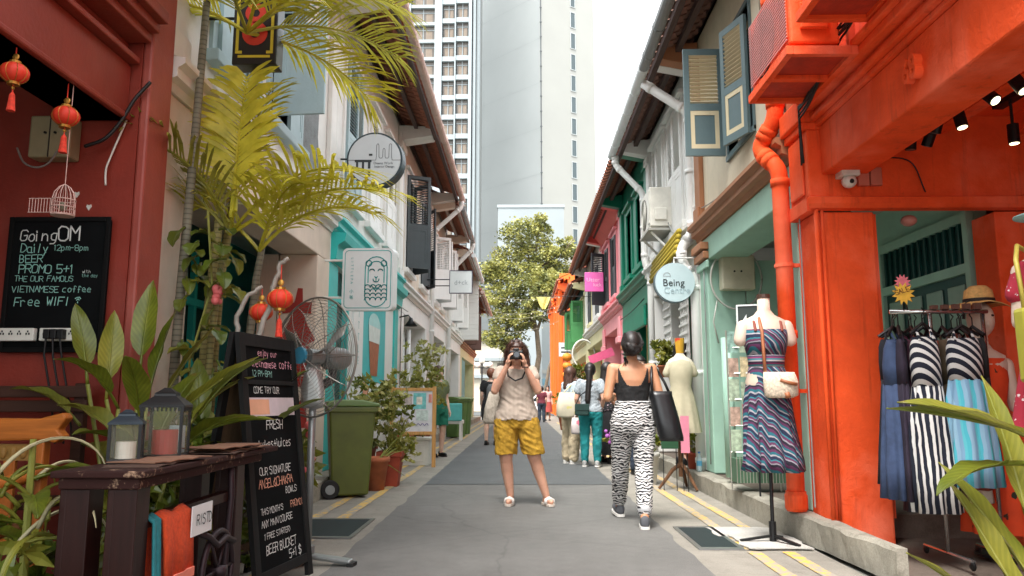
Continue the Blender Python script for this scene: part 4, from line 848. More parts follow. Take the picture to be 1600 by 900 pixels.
# Being Centre
c = V((1.9, 9.45, 2.49)); t = thing('round_sign', 'round pale blue sign reading Being Centre beside the white downpipe', 'sign', c-V((0, 0, .24)))
m = MB(); m.tube([c+V((0, .05, 0)), c], .245, 40); m.obj('disc', plain('sign_pale_blue', 'bdd2d6', .4, var=.03), t); m = MB(); m.tube([c+V((-.008, .07, -.008)), c+V((-.008, .01, -.008))], .252, 40); m.obj('rim', plain('sign_grey_rim', '5a6b70', .5), t)
txt('Being', .125, INK, t, (c.x-.02, c.y-.004, c.z-.01), ext=.001, align='CENTER'); txt('Centre', .115, plain('faint_white_ink', 'a5bcc2', .5), t, (c.x+.02, c.y-.004, c.z-.105), ext=.001)
lines(t, [arc(-.1, .075, .045, 180, 0)+[(-.145, .075)]], c, .006, plain('faint_grey_ink'), c.y-.004, 'logo'); m = MB(); m.tube([(1.9, 9.48, 2.73), (1.9, 9.48, 2.8), (2.2, 9.48, 2.8)], .012, 6); m.obj('bracket', PIPEWH, t)
# pink sign
c = V((1.86, 19.6, 4.05)); t = thing('pink_sign', 'bright pink rectangular hanging sign on the pink shophouse', 'sign', c-V((0, 0, .25)))
m = MB(); m.box(c.x-.24, c.x+.24, c.y, c.y+.06, c.z-.25, c.z+.25); m.obj('face', plain('sign_magenta', 'd964ab', .5), t, bev=.008); wi = plain('sign_pale_pink', 'f0b9d8', .5)
txt('Utter', .15, wi, t, (c.x-.03, c.y-.004, c.z+.05), ext=.001); txt('luck', .13, wi, t, (c.x+.08, c.y-.004, c.z-.08), ext=.001); arm(t, c.x+.24, 2.3, c.y+.03, c.z)
# far white sign
c = V((2.0, 33.5, 3.2)); t = thing('small_sign', 'small white lettered sign below the orange shophouse eaves', 'sign', c-V((0, 0, .3)))
m = MB(); m.box(c.x-.4, c.x+.3, c.y, c.y+.06, c.z-.3, c.z+.3); m.obj('face', SIGNW, t); m = MB(); m.box(c.x-.3, c.x+.2, c.y-.006, c.y-.001, c.z+.04, c.z+.1).box(c.x-.3, c.x+.1, c.y-.006, c.y-.001, c.z-.14, c.z-.08); m.obj('lettering', INK, t); arm(t, c.x+.3, 2.4, c.y+.03, c.z+.2)
# ================================================================ plants
PALM = leafm('palm_leaf', 'a9a529', 'dbd04a', .4, .42); PALM2 = leafm('palm_leaf_old', '8c8e32', 'b8b34c', .45, .3); BROAD = leafm('broad_leaf', '525f1a', '777f28', .35, .25); BROADK = leafm('broad_leaf_dark', '455a1c', '6d7c2a', .35, .2)
LIME = leafm('lime_leaf', '747a2a', '9a963e', .4, .3); STEMG = plain('green_stem', '7d7f35', .5, var=.25, scale=10); CANE = None
def cane(name, c):
    m, nt, p = newmat(name); v = coords(nt, sc3=(4, 4, 16)); n = noi(nt, v, 1, 3); wv = nt.nodes.new('ShaderNodeTexWave'); wv.bands_direction = 'Z'; wv.inputs['Scale'].default_value = .55; wv.inputs['Distortion'].default_value = 1.5; nt.links.new(v, wv.inputs[0])
    b = ramp(nt, wv.outputs[1], [(.0, sc(col(c), .45)), (.12, col(c)), (.9, sc(col(c), 1.15))]); b = mixc(nt, .6, b, ramp(nt, n, [(.3, (.55,)*3), (.7, (1.15,)*3)]), 'MULTIPLY')
    nt.links.new(b, p.inputs['Base Color']); p.inputs['Roughness'].default_value = .7; MATS[name] = m; return m
CANE = cane('palm_cane', '8a8350'); CANEG = cane('grey_cane', '74705f')
def curve(p0, az, el, L, droop, n=12, side=0):
    """points and directions of an arching stem"""
    p = V(p0); out = [p.copy()]; ds = []
    for i in range(n):
        t = i/n; e = el-droop*t**1.3; a = az+side*t; d = V((cos(e)*cos(a), cos(e)*sin(a), sin(e))); ds.append(d); p = p+d*L/n; out.append(p.copy())
    ds.append(ds[-1]); return out, ds
def frond(parent, p0, az, el, L, ll, droop, mat, rnd, nl=34, bare=.2, stem=None, wd=.024):
    az, el, droop = R(az), R(el), R(droop); P, D = curve(p0, az, el, L, droop, 14, rnd.uniform(-.3, .3)); m = MB()
    m.tube(P, [.013*(1-.8*i/14)+.002 for i in range(15)], 5)
    up0 = V((0, 0, 1))
    for i in range(nl):
        t = bare+(1-bare)*i/(nl-1); f = t*14; k = min(int(f), 13); p = P[k].lerp(P[k+1], f-k); d = D[k]
        sdv = d.cross(up0); sdv = sdv.normalized() if sdv.length > .05 else V((1, 0, 0)); nrm = sdv.cross(d)
        l = ll*(.55+.6*sin(pi*min(1, (t-bare)/(1-bare)*.75+.15)))*rnd.uniform(.85, 1.1)
        for s in (-1, 1):
            u = (sdv*s*rnd.uniform(.8, 1)+d*rnd.uniform(.55, .85)+nrm*rnd.uniform(.1, .4)).normalized(); dr = rnd.uniform(.1, .38)
            a = p; q1 = p+u*l*.45; q2 = p+u*l*.8-V((0, 0, l*dr*.5)); q3 = p+u*l*1.0-V((0, 0, l*dr)); w = nrm.cross(u).normalized()*wd/2
            b = len(m.v); m.v += [a-w*.4, a+w*.4, q1-w, q1+w, q2-w*.7, q2+w*.7, q3]; m.f += [(b, b+1, b+3, b+2), (b+2, b+3, b+5, b+4), (b+4, b+5, b+6)]; m.mi += [0]*3
    return m.obj('frond', mat, parent)
def leaf(parent, p0, az, el, L, W, droop, mat, pet=.25, rnd=None, fold=.18, twist=0, name='leaf', wav=.03):
    az, el, droop = R(az), R(el), R(droop); m = MB(); P, D = curve(p0, az, el, L+pet, droop, 14)
    i0 = max(1, int(14*pet/(L+pet))); m.tube(P[:i0+1]+[P[-1]] if False else P, [.008*(1-.85*i/14)+.0012 for i in range(15)], 5)
    rows = []; ph = (rnd or random).uniform(0, 6)
    for i in range(i0, 15):
        t = (i-i0)/(14-i0); d = D[i]; sd_ = d.cross(V((0, 0, 1))); sd_ = sd_.normalized() if sd_.length > .05 else V((sin(az), -cos(az), 0))
        nrm = sd_.cross(d); a = R(twist)*t; sd_, nrm = sd_*cos(a)+nrm*sin(a), nrm*cos(a)-sd_*sin(a)
        w = W/2*(sin(pi*min(1, .04+t**.75*.96)))**.75 if t < 1 else .001; row = []
        for q in (-1, -.5, 0, .5, 1): row.append(P[i]+sd_*w*q+nrm*(abs(q)*w*fold*2+wav*w*4*sin(t*14+ph+q)*abs(q)))
        rows.append(row)
    b = len(m.v); [m.v.extend(r) for r in rows]
    for i in range(len(rows)-1):
        for q in range(4): m.f.append((b+i*5+q, b+i*5+q+1, b+i*5+5+q+1, b+i*5+5+q)); m.mi.append(0)
    o = m.obj(name, mat, parent, smooth=True); nv = len(m.v); at = o.data.attributes.new('lf', 'FLOAT_VECTOR', 'POINT'); vals = [0.0]*(3*nv); nr = len(rows)
    for i in range(nr):
        for q in range(5): k = 3*(b+i*5+q); vals[k:k+3] = [(-1, -.5, 0, .5, 1)[q], i/(nr-1), 1.0]
    at.data.foreach_set('vector', vals); return o
def bush(parent, c, r, n, lsz, seed, mats, name='foliage', stems=5, base=None, smat=None):
    rnd = random.Random(seed); c = V(c); r = V(r) if not isinstance(r, (int, float)) else V((r, r, r)); ms = [MB() for _ in mats]
    base = V(base) if base else c-V((0, 0, r.z))
    st = MB(); tips = []
    for k in range(stems):
        u = V((rnd.gauss(0, .5), rnd.gauss(0, .5), rnd.gauss(.2, .5))); tip = c+V((u.x*r.x, u.y*r.y, u.z*r.z)); st.tube([base, base.lerp(tip, .5)+V((rnd.uniform(-.05, .05), rnd.uniform(-.05, .05), .05)), tip], [.008, .006, .003], 5); tips.append(tip)
    st.obj('stems', smat or STEMG, parent)
    ncl = max(5, n//9)
    for k in range(ncl):
        u = V((rnd.gauss(0, 1), rnd.gauss(0, 1), rnd.gauss(0, 1))).normalized()*(rnd.random()**.45); q = c+V((u.x*r.x, u.y*r.y, u.z*r.z)); m = ms[k % len(ms)]
        for j in range(9):
            d = V((rnd.gauss(0, 1), rnd.gauss(0, 1), rnd.gauss(.1, .7))).normalized(); x, y = ortho(d); w = (x*rnd.uniform(-1, 1)+y*rnd.uniform(-1, 1)).normalized()*lsz*.28; L = lsz*rnd.uniform(.7, 1.25); nn = d.cross(w).normalized()*lsz*.06
            m.add([q, q+d*L*.45+w, q+d*L-nn*2, q+d*L*.45-w, q+d*L*.5+nn], [(0, 1, 4), (1, 2, 4), (2, 3, 4), (3, 0, 4)])
    for m, mt in zip(ms, mats): m.obj(name, mt, parent)
TERRA = plain('terracotta', 'a8603f', .8, var=.2, scale=9, b=.3); TERRAD = plain('red_clay', '9a3f28', .7, var=.2, b=.2); POTW = plain('white_pot', 'd7d5cd', .5, var=.08)
def pot(parent, o, r, h, mat, name='pot', square=False):
    m = MB(); m.lathe([(r*.68, 0), (r*.98, h*.85), (r*1.1, h*.86), (r*1.1, h), (r*.95, h), (r*.9, h*.8), (0, h*.8)], o, 4 if square else 22, M=Matrix.Rotation(pi/4, 3, 'Z') if square else None); return m.obj(name, mat, parent, smooth=not square)
rn = random.Random(11)
# --- areca palm clump beside the red pillar
t = thing('palm_clump', 'tall golden areca palm clump with ringed canes beside the dark red pillar', 'palm', (-2.15, 5.25, 0))
m = MB(); m.box(-2.42, -1.85, 4.95, 5.75, .0, .42); m.obj('planter', plain('planter_dark', '3a332c', .8), t, bev=.02)
def canes(pts, r, mat): r = [q*.78 for q in r]; m = MB(); m.tube(pts, r, 9); return m.obj('cane', mat, t, smooth=True)
canes([(-2.28, 5.0, .4), (-2.27, 5.02, 1.6), (-2.24, 5.04, 2.9), (-2.22, 5.05, 3.9)], [.042, .04, .036, .03], CANEG)
canes([(-2.2, 5.3, .4), (-2.2, 5.3, 1.5), (-2.15, 5.3, 2.3), (-2.12, 5.3, 2.75)], [.045, .042, .04, .03], CANE)
canes([(-2.24, 5.5, .4), (-2.2, 5.5, 1.9), (-2.08, 5.5, 3.0), (-1.98, 5.5, 3.75)], [.045, .04, .035, .03], CANE)
canes([(-1.92, 5.4, .4), (-1.94, 5.4, 1.3), (-1.9, 5.4, 1.9), (-1.86, 5.4, 2.2)], [.04, .038, .034, .028], CANEG)
canes([(-2.12, 5.15, .4), (-2.1, 5.15, 1.4), (-2.05, 5.15, 2.1)], [.035, .03, .026], CANE)
for az, el, L, ll, dr, mt in ((75, 82, 1.3, .36, 25, PALM), (150, 62, 1.1, .4, 75, PALM2), (188, 52, 1.15, .42, 85, PALM2), (330, 40, 1.2, .42, 62, PALM), (-10, 30, 1.25, .42, 50, PALM), (235, 65, 1.0, .4, 80, PALM2)):
    frond(t, (-2.06, 5.28, 2.2), az, el, L, ll, dr, mt, rn, 30)
for az, el, L, ll, dr, mt in ((-4, 40, 1.22, .46, 78, PALM2), (-25, 30, 1.12, .46, 75, PALM), (15, 20, 1.15, .46, 62, PALM2), (-60, 25, 1.1, .46, 80, PALM), (170, 35, 1.1, .46, 85, PALM2), (220, 20, 1.0, .46, 75, PALM), (270, 25, 1.0, .46, 80, PALM2), (40, 5, 1.05, .46, 55, PALM)):
    frond(t, (-2.02, 5.3, 3.72), az, el, L, ll, dr, mt, rn)
for az, el, L, ll, dr in ((-15, 45, .95, .36, 75), (-50, 55, .9, .36, 80), (200, 50, .9, .36, 80), (70, 60, .9, .36, 70)): frond(t, (-1.88, 5.38, 2.1), az, el, L, ll, dr, PALM, rn, 26)
for az, el, L, ll, dr in ((110, 72, 1.15, .4, 55),): frond(t, (-2.0, 5.2, 2.35), az, el, L, ll, dr, PALM, rn, 28)
frond(t, (-2.02, 5.18, 2.3), 90, 85, 1.1, .36, 8, PALM, rn, 32, wd=.034)
# climbing vine on the canes
t = thing('climbing_vine', 'heart-leaved vine climbing the palm canes with one pink flower', 'vine', (-2.1, 5.1, .4))
for k in range(40):
    z = rn.uniform(1.2, 2.25); leaf(t, (-2.16+rn.uniform(-.1, .22), 5.0+rn.uniform(-.05, .1), z), rn.uniform(200, 380), rn.uniform(-50, 20), rn.uniform(.09, .15), rn.uniform(.07, .12), 60, rn.choice((BROAD, BROADK, LIME)), .06, rn)
m = MB(); m.tube([(-2.2, 5.05, .4), (-2.17, 5.0, 1.3), (-2.05, 5.0, 1.8), (-2.1, 4.98, 2.3)], .008, 5); m.obj('stem', STEMG, t)
m = MB(); [m.ball((-2.01+rn.uniform(-.03, .03), 5.0+rn.uniform(-.02, .02), 1.73+rn.uniform(-.05, .05)), rn.uniform(.015, .03), 8, 6) for _ in range(10)]; m.obj('flower', plain('pink_flower', 'e2706f', .6), t, smooth=True)
# --- broad-leaved heliconias in front of the red wall
def heliconia(label, base, specs, seed, potm=None, grp=None, stems=True):
    rnd = random.Random(seed); t = thing('broadleaf_plant', label, 'plant', base, 0, grp); b = V(base)
    for (dx, dy, z, az, el, L, W, dr, tw) in specs: leaf(t, b+V((dx, dy, z)), az, el, L*.95, W*.8, dr, rnd.choice((BROAD, BROAD, LIME)), .12, rnd, twist=tw)
    if stems:
        for k in range(5): q = b+V((rnd.uniform(-.12, .12), rnd.uniform(-.12, .12), 0)); m = MB(); s_ = specs[k % len(specs)]; m.tube([q, b+V((s_[0], s_[1], s_[2]))], [.014, .01], 6); m.obj('stem', STEMG, t, smooth=True)
    return t
heliconia('tall broad-leaved plant standing in front of the chalkboard on the red wall', (-2.12, 4.15, .05),
    [(.05, 0, 1.12, 95, 84, .46, .17, 12, 0), (.1, 0, 1.0, 60, 78, .42, .15, 10, 20), (-.12, 0, 1.0, 115, 82, .42, .16, 20, -30), (-.2, -.05, 1.08, 150, 74, .38, .15, 14, 30), (-.05, 0, .95, 250, 55, .4, .17, 60, 0), (.2, .05, .88, 0, 42, .5, .14, 14, 20), (.3, 0, .78, -10, 24, .46, .15, 30, 0), (-.25, 0, .86, 170, 45, .42, .15, 55, 0), (.08, -.05, .72, 290, 45, .4, .16, 60, 0), (.16, 0, .95, 20, 66, .42, .13, 16, 0)], 2)
heliconia('broad-leaved plant with banana-like leaves between table and chalkboard sign', (-1.72, 4.62, .0),
    [(0, 0, .7, 80, 72, .5, .2, 30, 0), (.12, 0, .75, 20, 55, .42, .17, 45, 0), (-.1, 0, .72, 150, 60, .5, .2, 40, 0), (.05, -.1, .6, 260, 50, .4, .17, 60, 0), (-.2, 0, .8, 120, 70, .5, .18, 25, 0), (.1, .1, .9, 45, 60, .4, .15, 40, 0), (-.15, -.1, .6, 210, 45, .4, .18, 60, 0)], 3)
heliconia('large-leaved plant crowding behind the two lanterns', (-1.9, 4.0, .05), [(0, 0, .72, 70, 70, .45, .2, 40, 0), (.12, -.05, .68, -10, 50, .45, .18, 60, 0), (-.12, 0, .7, 170, 55, .45, .2, 60, 0), (.02, -.1, .62, 250, 55, .42, .2, 70, 0), (.1, .1, .8, 30, 62, .4, .17, 50, 0), (-.2, .05, .6, 140, 40, .42, .19, 60, 0), (.15, 0, .55, 320, 40, .4, .18, 60, 0), (-.05, -.05, .85, 280, 70, .38, .16, 50, 0), (.18, .12, .92, 10, 58, .36, .14, 40, 0)], 8)
t = thing('undergrowth', 'dense leafy undergrowth around the table and bench', 'plants', (-2.1, 3.3, .05)); t['kind'] = 'stuff'
del t['category']
for k, (c, r, n) in enumerate((((-2.1, 3.0, .3), (.38, .4, .3), 420), ((-1.95, 3.75, .35), (.35, .4, .32), 420), ((-1.8, 2.35, .25), (.3, .25, .25), 260), ((-1.72, 4.5, .3), (.25, .35, .28), 300), ((-2.1, 4.4, .4), (.2, .3, .3), 260), ((-1.85, 4.2, .75), (.22, .3, .25), 260), ((-1.75, 3.0, .3), (.12, .5, .3), 240))): bush(t, c, r, n, .1, 20+k, (BROADK, BROAD, LIME))
t = thing('strappy_plant', 'plant with long pale drooping strap leaves beside the bench', 'plant', (-1.85, 2.95, .05))
for k in range(16): leaf(t, (-1.85+rn.uniform(-.1, .1), 2.95+rn.uniform(-.1, .1), rn.uniform(.5, .8)), rn.uniform(0, 360), rn.uniform(20, 70), rn.uniform(.3, .5), rn.uniform(.015, .03), 150, rn.choice((LIME, plain('straw_leaf', 'b9b08a', .7))), .05, rn)
m = MB(); m.tube([(-1.85, 2.95, .05), (-1.86, 2.95, .9)], [.02, .012], 7); m.obj('stem', STEMG, t)
for k in range(6): leaf(t, (-1.86, 2.95, .35+.08*k), k*77, 20, .3, .1, 60, BROAD, .05, rn)
t = thing('potted_shrub', 'bright shrub with pink flowers behind the chalkboard sign', 'plant', (-1.75, 5.85, 0)); pot(t, (-1.75, 5.85, 0), .15, .28, TERRAD); bush(t, (-1.75, 5.85, .62), (.22, .2, .36), 230, .13, 9, (LIME, BROAD), base=(-1.75, 5.85, .22))
m = MB(); [m.ball((-1.66+rn.uniform(-.12, .12), 5.72+rn.uniform(-.08, .08), rn.uniform(.4, .9)), rn.uniform(.02, .035), 8, 6) for _ in range(14)]; m.obj('flowers', MATS['pink_flower'], t, smooth=True)['kind'] = 'stuff'
# ================================================================ bar frontage: boards, lanterns, furniture
CH_W = plain('white_chalk', 'd9dcd8', .9); CH_T = plain('aqua_chalk', '8fc4b8', .9); CH_P = plain('pink_chalk', 'e0a7b5', .9); CH_O = plain('orange_chalk', 'e0a58a', .9)
SLATE = plain('chalkboard_black', '0c0e0f', .9, var=.5, scale=3, spec=.12); DWOOD = wood('dark_painted_wood', '1a1a1a', .75, 2)
t = thing('wall_chalkboard', 'black menu chalkboard headed Going OM on the red wall', 'chalkboard', (-2.755, 4.45, 1.33))
m = MB(); m.box(-3.05, -2.46, 4.45, 4.495, 1.33, 2.125); m.obj('slate', SLATE, t, bev=.02)
m = MB()
for x0, x1, z0, z1 in ((-3.06, -3.03, 1.32, 2.13), (-2.48, -2.45, 1.32, 2.13), (-3.03, -2.48, 2.1, 2.13), (-3.03, -2.48, 1.32, 1.35)): m.box(x0, x1, 4.44, 4.45, z0, z1)
m.obj('frame', plain('soft_black', '0c0c0c', .7, spec=.15), t, bev=.006)
for i, (s, x, z, sz, mt) in enumerate((('Going', -2.99, 1.985, .062, CH_W), ('OM', -2.76, 1.985, .085, CH_W), ('Daily', -2.98, 1.915, .05, CH_T), ('12pm-8pm', -2.78, 1.925, .034, CH_T), ('BEER', -2.98, 1.855, .045, CH_T), ('PROMO 5+1', -2.98, 1.79, .05, CH_T), ('THE OUR FAMOUS', -3.0, 1.74, .032, CH_T), ('VIETNAMESE coffee', -3.01, 1.675, .036, CH_T), ('Free WIFI ~', -2.99, 1.595, .05, CH_T), ('with', -2.6, 1.79, .018, CH_W), ('the day', -2.6, 1.765, .018, CH_T))):
    chalk(s, sz, (x, 4.4485, z), (1, 0, 0), (0, 0, 1), t, mt, .1, i, adv=4.9)
SOCK = plain('socket_white', 'd5d3c9', .4); t = []
for nm, x0, x1 in (('white power strip under the wall chalkboard beside the plug adaptor', -3.05, -2.83), ('power strip with black plugs under the wall chalkboard', -2.8, -2.58)):
    t = thing('power_strip', nm, 'power strip', ((x0+x1)/2, 4.43, 1.385)); m = MB(); m.box(x0, x1, 4.405, 4.44, 1.385, 1.46); m.obj('body', SOCK, t, bev=.006)
    for k in range(4): m = MB(); a = x0+.025+k*.05; m.box(a, a+.006, 4.4, 4.404, 1.42, 1.432).box(a+.016, a+.022, 4.4, 4.404, 1.42, 1.432).box(a+.008, a+.014, 4.4, 4.404, 1.435, 1.445); m.obj('socket', BLACKM, t)
    if 'plugs' in nm:
        for k in range(3): m = MB(); m.box(x0+.05+k*.04, x0+.085+k*.04, 4.36, 4.4, 1.395, 1.45); m.tube([(x0+.065+k*.04, 4.37, 1.4), (x0+.07+k*.05, 4.36, 1.3), (x0+.12+k*.05, 4.38, 1.05), (x0+.15+k*.05, 4.4, .8)], .007, 6); m.obj('plug', BLACKM, t, bev=.004)
REDL = plain('red_lantern_cloth', 'd8361c', .6, var=.15, scale=14); GOLD = plain('gold_trim', 'b88a3e', .4, .7); TASS = plain('red_tassel', 'd93f2a', .8, var=.25, scale=60)
def lantern(label, c, r, top, name='red_lantern'):
    """squashed ribbed globe hanging by a cord; c = globe centre, top = height of the cord end"""
    c = V(c); t = thing(name, label, 'lantern', (c.x, c.y, c.z-r*2.9), 0, 'small red lanterns'); m = MB(); n, mm = 32, 12
    for i in range(mm+1):
        th = pi*i/mm
        for k in range(n): a = 2*pi*k/n; g = 1-.07*abs(cos(4*a)); m.v.append(c+V((r*g*sin(th)*cos(a), r*g*sin(th)*sin(a), -.78*r*cos(th))))
    m.f = [(i*n+k, i*n+(k+1) % n, (i+1)*n+(k+1) % n, (i+1)*n+k) for i in range(mm) for k in range(n)]; m.mi = [0]*len(m.f); m.obj('globe', REDL, t, smooth=True)
    m = MB()
    for k in range(8): a = pi/8+k*pi/4+pi/8; m.tube([c+V((r*.95*sin(th)*cos(a), r*.95*sin(th)*sin(a), -.8*r*cos(th))) for th in [pi*j/10 for j in range(1, 10)]], r*.025, 4)
    m.obj('ribs', GOLD, t); m = MB(); m.tube([c+V((0, 0, .72*r)), c+V((0, 0, .9*r))], r*.38, 12).tube([c-V((0, 0, .72*r)), c-V((0, 0, .92*r))], r*.42, 12).ball(c-V((0, 0, 1.15*r)), r*.13, 8, 6); m.obj('cap', GOLD, t)
    m = MB(); m.tube([c-V((0, 0, .9*r)), c-V((0, 0, 1.5*r))], r*.05, 5).tube([c+V((0, 0, .9*r)), V((c.x, c.y, top))], r*.04, 5); m.obj('cord', TASS, t)
    m = MB(); o = c+V((0, 0, 1.25*r)); m.ball(o, (r*.26, r*.1, r*.26), 8, 6); m.obj('knot', GOLD, t)
    m = MB(); m.loft([(c.x, c.y, c.z-1.5*r, r*.1, r*.1), (c.x, c.y, c.z-1.7*r, r*.2, r*.2, .1), (c.x, c.y, c.z-2.3*r, r*.24, r*.24, .12), (c.x, c.y, c.z-2.9*r, r*.3, r*.3, .15)], 18, .1, 9); m.obj('tassel', TASS, t); return t
lantern('red lantern hanging alone from the dark red beam', (-2.45, 3.49, 2.61), .066, 2.76); lantern('red lantern hanging above the bird cage', (-2.45, 3.92, 2.555), .07, 2.75)
lantern('smaller red lantern on the bent branch behind the sign', (-1.62, 4.72, 1.585), .072, 1.74); lantern('red lantern with gold knot and long tassel over the sidewalk chalkboard', (-1.46, 4.58, 1.65), .079, 1.86)
t = thing('twisted_branch', 'pair of twisted silvery branches holding two red lanterns', 'branch', (-1.85, 4.65, .0)); SILV = plain('silvery_bark', '9b958b', .6, var=.25, scale=12, b=.3)
for pts in ([(-1.85, 4.7, .0), (-1.9, 4.72, .6), (-1.82, 4.72, 1.05), (-1.8, 4.72, 1.2), (-1.73, 4.72, 1.4), (-1.78, 4.72, 1.52), (-1.72, 4.72, 1.68), (-1.62, 4.72, 1.745)], [(-1.85, 4.6, 0), (-1.82, 4.62, .75), (-1.72, 4.62, 1.05), (-1.62, 4.6, 1.38), (-1.58, 4.6, 1.45), (-1.53, 4.6, 1.62), (-1.5, 4.59, 1.75), (-1.46, 4.58, 1.87), (-1.42, 4.58, 1.9)]):
    m = MB(); P = [V(p) for p in pts]; o = []
    for a, b in zip(P, P[1:]): o += [a.lerp(b, k/4)+V((.01*sin((a.z+k)*9), 0, 0)) for k in range(4)]
    o.append(P[-1]); m.tube(o, [.02*(1-.6*i/len(o))+.004 for i in range(len(o))], 7); m.obj('branch', SILV, t, smooth=True)
# bird cage
t = thing('bird_cage', 'small pink wire bird cage with its door open', 'bird cage', (-2.44, 3.95, 2.02)); c = V((-2.44, 3.95, 2.02)); PKW = plain('pink_wire', 'c9a79c', .5)
m = MB()
for k in range(14): a = 2*pi*k/14; m.tube([c+V((.056*cos(a)*f, .056*sin(a)*f, z)) for f, z in ((1, 0), (1, .08), (.85, .12), (.5, .15), (.1, .165))], .0022, 4)
for z, f in ((0, 1), (.04, 1), (.08, 1)): m.tube([c+V((.056*f*cos(2*pi*k/20), .056*f*sin(2*pi*k/20), z)) for k in range(21)], .003, 4)
m.tube([c+V((0, 0, .165)), c+V((0, 0, .72))], .0025, 4); m.obj('cage', PKW, t); m = MB(); m.tube([c+V((0, 0, -.006)), c], .057, 18); m.obj('base', PKW, t); m = MB(); m.ball(c+V((-.005, 0, .045)), (.022, .022, .025), 10, 8); m.obj('nest', plain('grey_nest', '6d6a58', .9), t)
m = MB()
for k in range(8): x = c.x-.06-.11*k/7; m.tube([(x, c.y-.02, c.z+.01), (x, c.y-.02, c.z+.085)], .002, 4)
for z in (.01, .085): m.tube([(c.x-.06, c.y-.02, c.z+z), (c.x-.175, c.y-.02, c.z+z)], .0025, 4)
m.obj('door', PKW, t)
t = thing('junction_box', 'cream junction box high on the red wall under the beam', 'box', (-2.82, 4.38, 2.48)); m = MB(); m.box(-2.95, -2.7, 4.38, 4.495, 2.48, 2.74); m.obj('body', plain('old_cream_metal', '8f8667', .6), t, bev=.012); m = MB(); m.box(-2.828, -2.822, 4.376, 4.38, 2.48, 2.74); m.obj('seam', DARKIN, t); [MB().tube([(x, 4.37, 2.63), (x, 4.381, 2.63)], .008, 8).obj('knob', BLACKM, t) for x in (-2.85, -2.79)]
cable('hanging_flex', 'white flex with a bulb holder dangling on the red wall', [(-2.42, 4.48, 2.75), (-2.5, 4.47, 2.5), (-2.52, 4.47, 2.42), (-2.515, 4.47, 2.33)], .006, SOCK)
cable('wall_cable', 'black and white cables draped under the red beam end', [(-2.28, 4.46, 2.98), (-2.36, 4.44, 2.86), (-2.42, 4.42, 2.72), (-2.5, 4.4, 2.6), (-2.62, 4.4, 2.55)], .011, BLK)
cable('fairy_lights', 'string of fairy lights looped below the junction box', [(-2.98, 4.33, 2.52), (-2.93, 4.33, 2.43), (-2.85, 4.33, 2.4), (-2.78, 4.33, 2.43), (-2.74, 4.33, 2.5)], .006, plain('grey_flex', '77706a', .6), 'fairy lights')
for x, z in ((-2.93, 1.08), (-2.75, 1.07), (-2.7, 2.28), (-2.62, 2.2)):
    tag(MB().prism([(0, -.02), (.016, .004), (.012, .018), (0, .012), (-.012, .018), (-.016, .004)], lambda a, b: (x+a, 4.494, z+b), lambda a, b: (x+a, 4.499, z+b)).obj('paper_heart', SOCK), 'tiny white paper heart stuck on the red wall', 'sticker', 'paper hearts on the red wall')
# carved armchair and dark bench
OAK = wood('orange_oak', 'b3682a', .45, 0); OAKZ = wood('orange_oak_upright', 'a85f26', .45, 2); DKW = wood('dark_bench_wood', '42291f', .55, 0)
t = thing('carved_armchair', 'orange carved wooden armchair by the red wall', 'chair', (-2.55, 3.85, .05))
m = MB(); m.prism([(-3.0, .84), (-3.0, .96), (-2.4, .955), (-2.28, .985), (-2.26, .96), (-2.3, .9), (-2.27, .87), (-2.31, .835), (-2.36, .85)], lambda x, z: (x, 3.83, z), lambda x, z: (x, 3.9, z)); m.obj('top_rail', OAK, t, bev=.01)
for x in (-2.95, -2.4): m = MB(); m.bar((x, 3.87, .85), (x+.02, 3.83, .05), .07, .06, (0, 1, 0)); m.obj('leg', OAKZ, t, bev=.008)
for x in (-2.95, -2.36): m = MB(); m.bar((x, 3.35, .05), (x, 3.35, .62), .06, .06, (0, 1, 0)); m.obj('leg', OAKZ, t, bev=.008)
m = MB(); m.box(-2.9, -2.44, 3.85, 3.88, .75, .83); cb = m.obj('carved_band', wood('carved_gold', '8d6a35', .5, 0), t)
m = MB(); [m.ball((-2.87+k*.05, 3.845, .79), (.02, .012, .03), 8, 6) for k in range(9)]; m.obj('carving', wood('carved_gold', ''), cb)
for x in (-2.8, -2.67, -2.54): m = MB(); m.box(x-.03, x+.03, 3.85, 3.875, .42, .75); m.obj('back_slat', OAKZ, t, bev=.005)
m = MB(); m.box(-3.0, -2.34, 3.33, 3.87, .36, .41); m.obj('seat', OAK, t, bev=.012)
for x in (-2.95, -2.37): m = MB(); m.tube([(x, 3.87, .7), (x, 3.7, .68), (x, 3.5, .66), (x, 3.38, .6)], [.03, .034, .034, .03], 8); m.obj('armrest', OAK, t, smooth=True)
m = MB(); m.box(-2.94, -2.4, 3.38, 3.82, .411, .47); m.obj('cushion', plain('brown_cushion', '6f4a26', .8, b=.3), t, bev=.025)
t = thing('dark_bench', 'dark slatted wooden bench behind the orange armchair', 'bench', (-2.75, 4.2, .05))
for z in (.98, 1.06): m = MB(); m.box(-3.3, -2.42, 4.28, 4.31, z, z+.065); m.obj('back_slat', DKW, t, bev=.005)
for x in (-3.2, -2.48): m = MB(); m.box(x-.03, x+.03, 4.31, 4.36, .05, 1.14).box(x-.03, x+.03, 3.95, 4.0, .05, .5); m.obj('leg', DKW, t, bev=.005)
for k in range(4): m = MB(); m.box(-3.3, -2.42, 3.94+k*.095, 4.02+k*.095, .5, .53); m.obj('seat_slat', DKW, t)
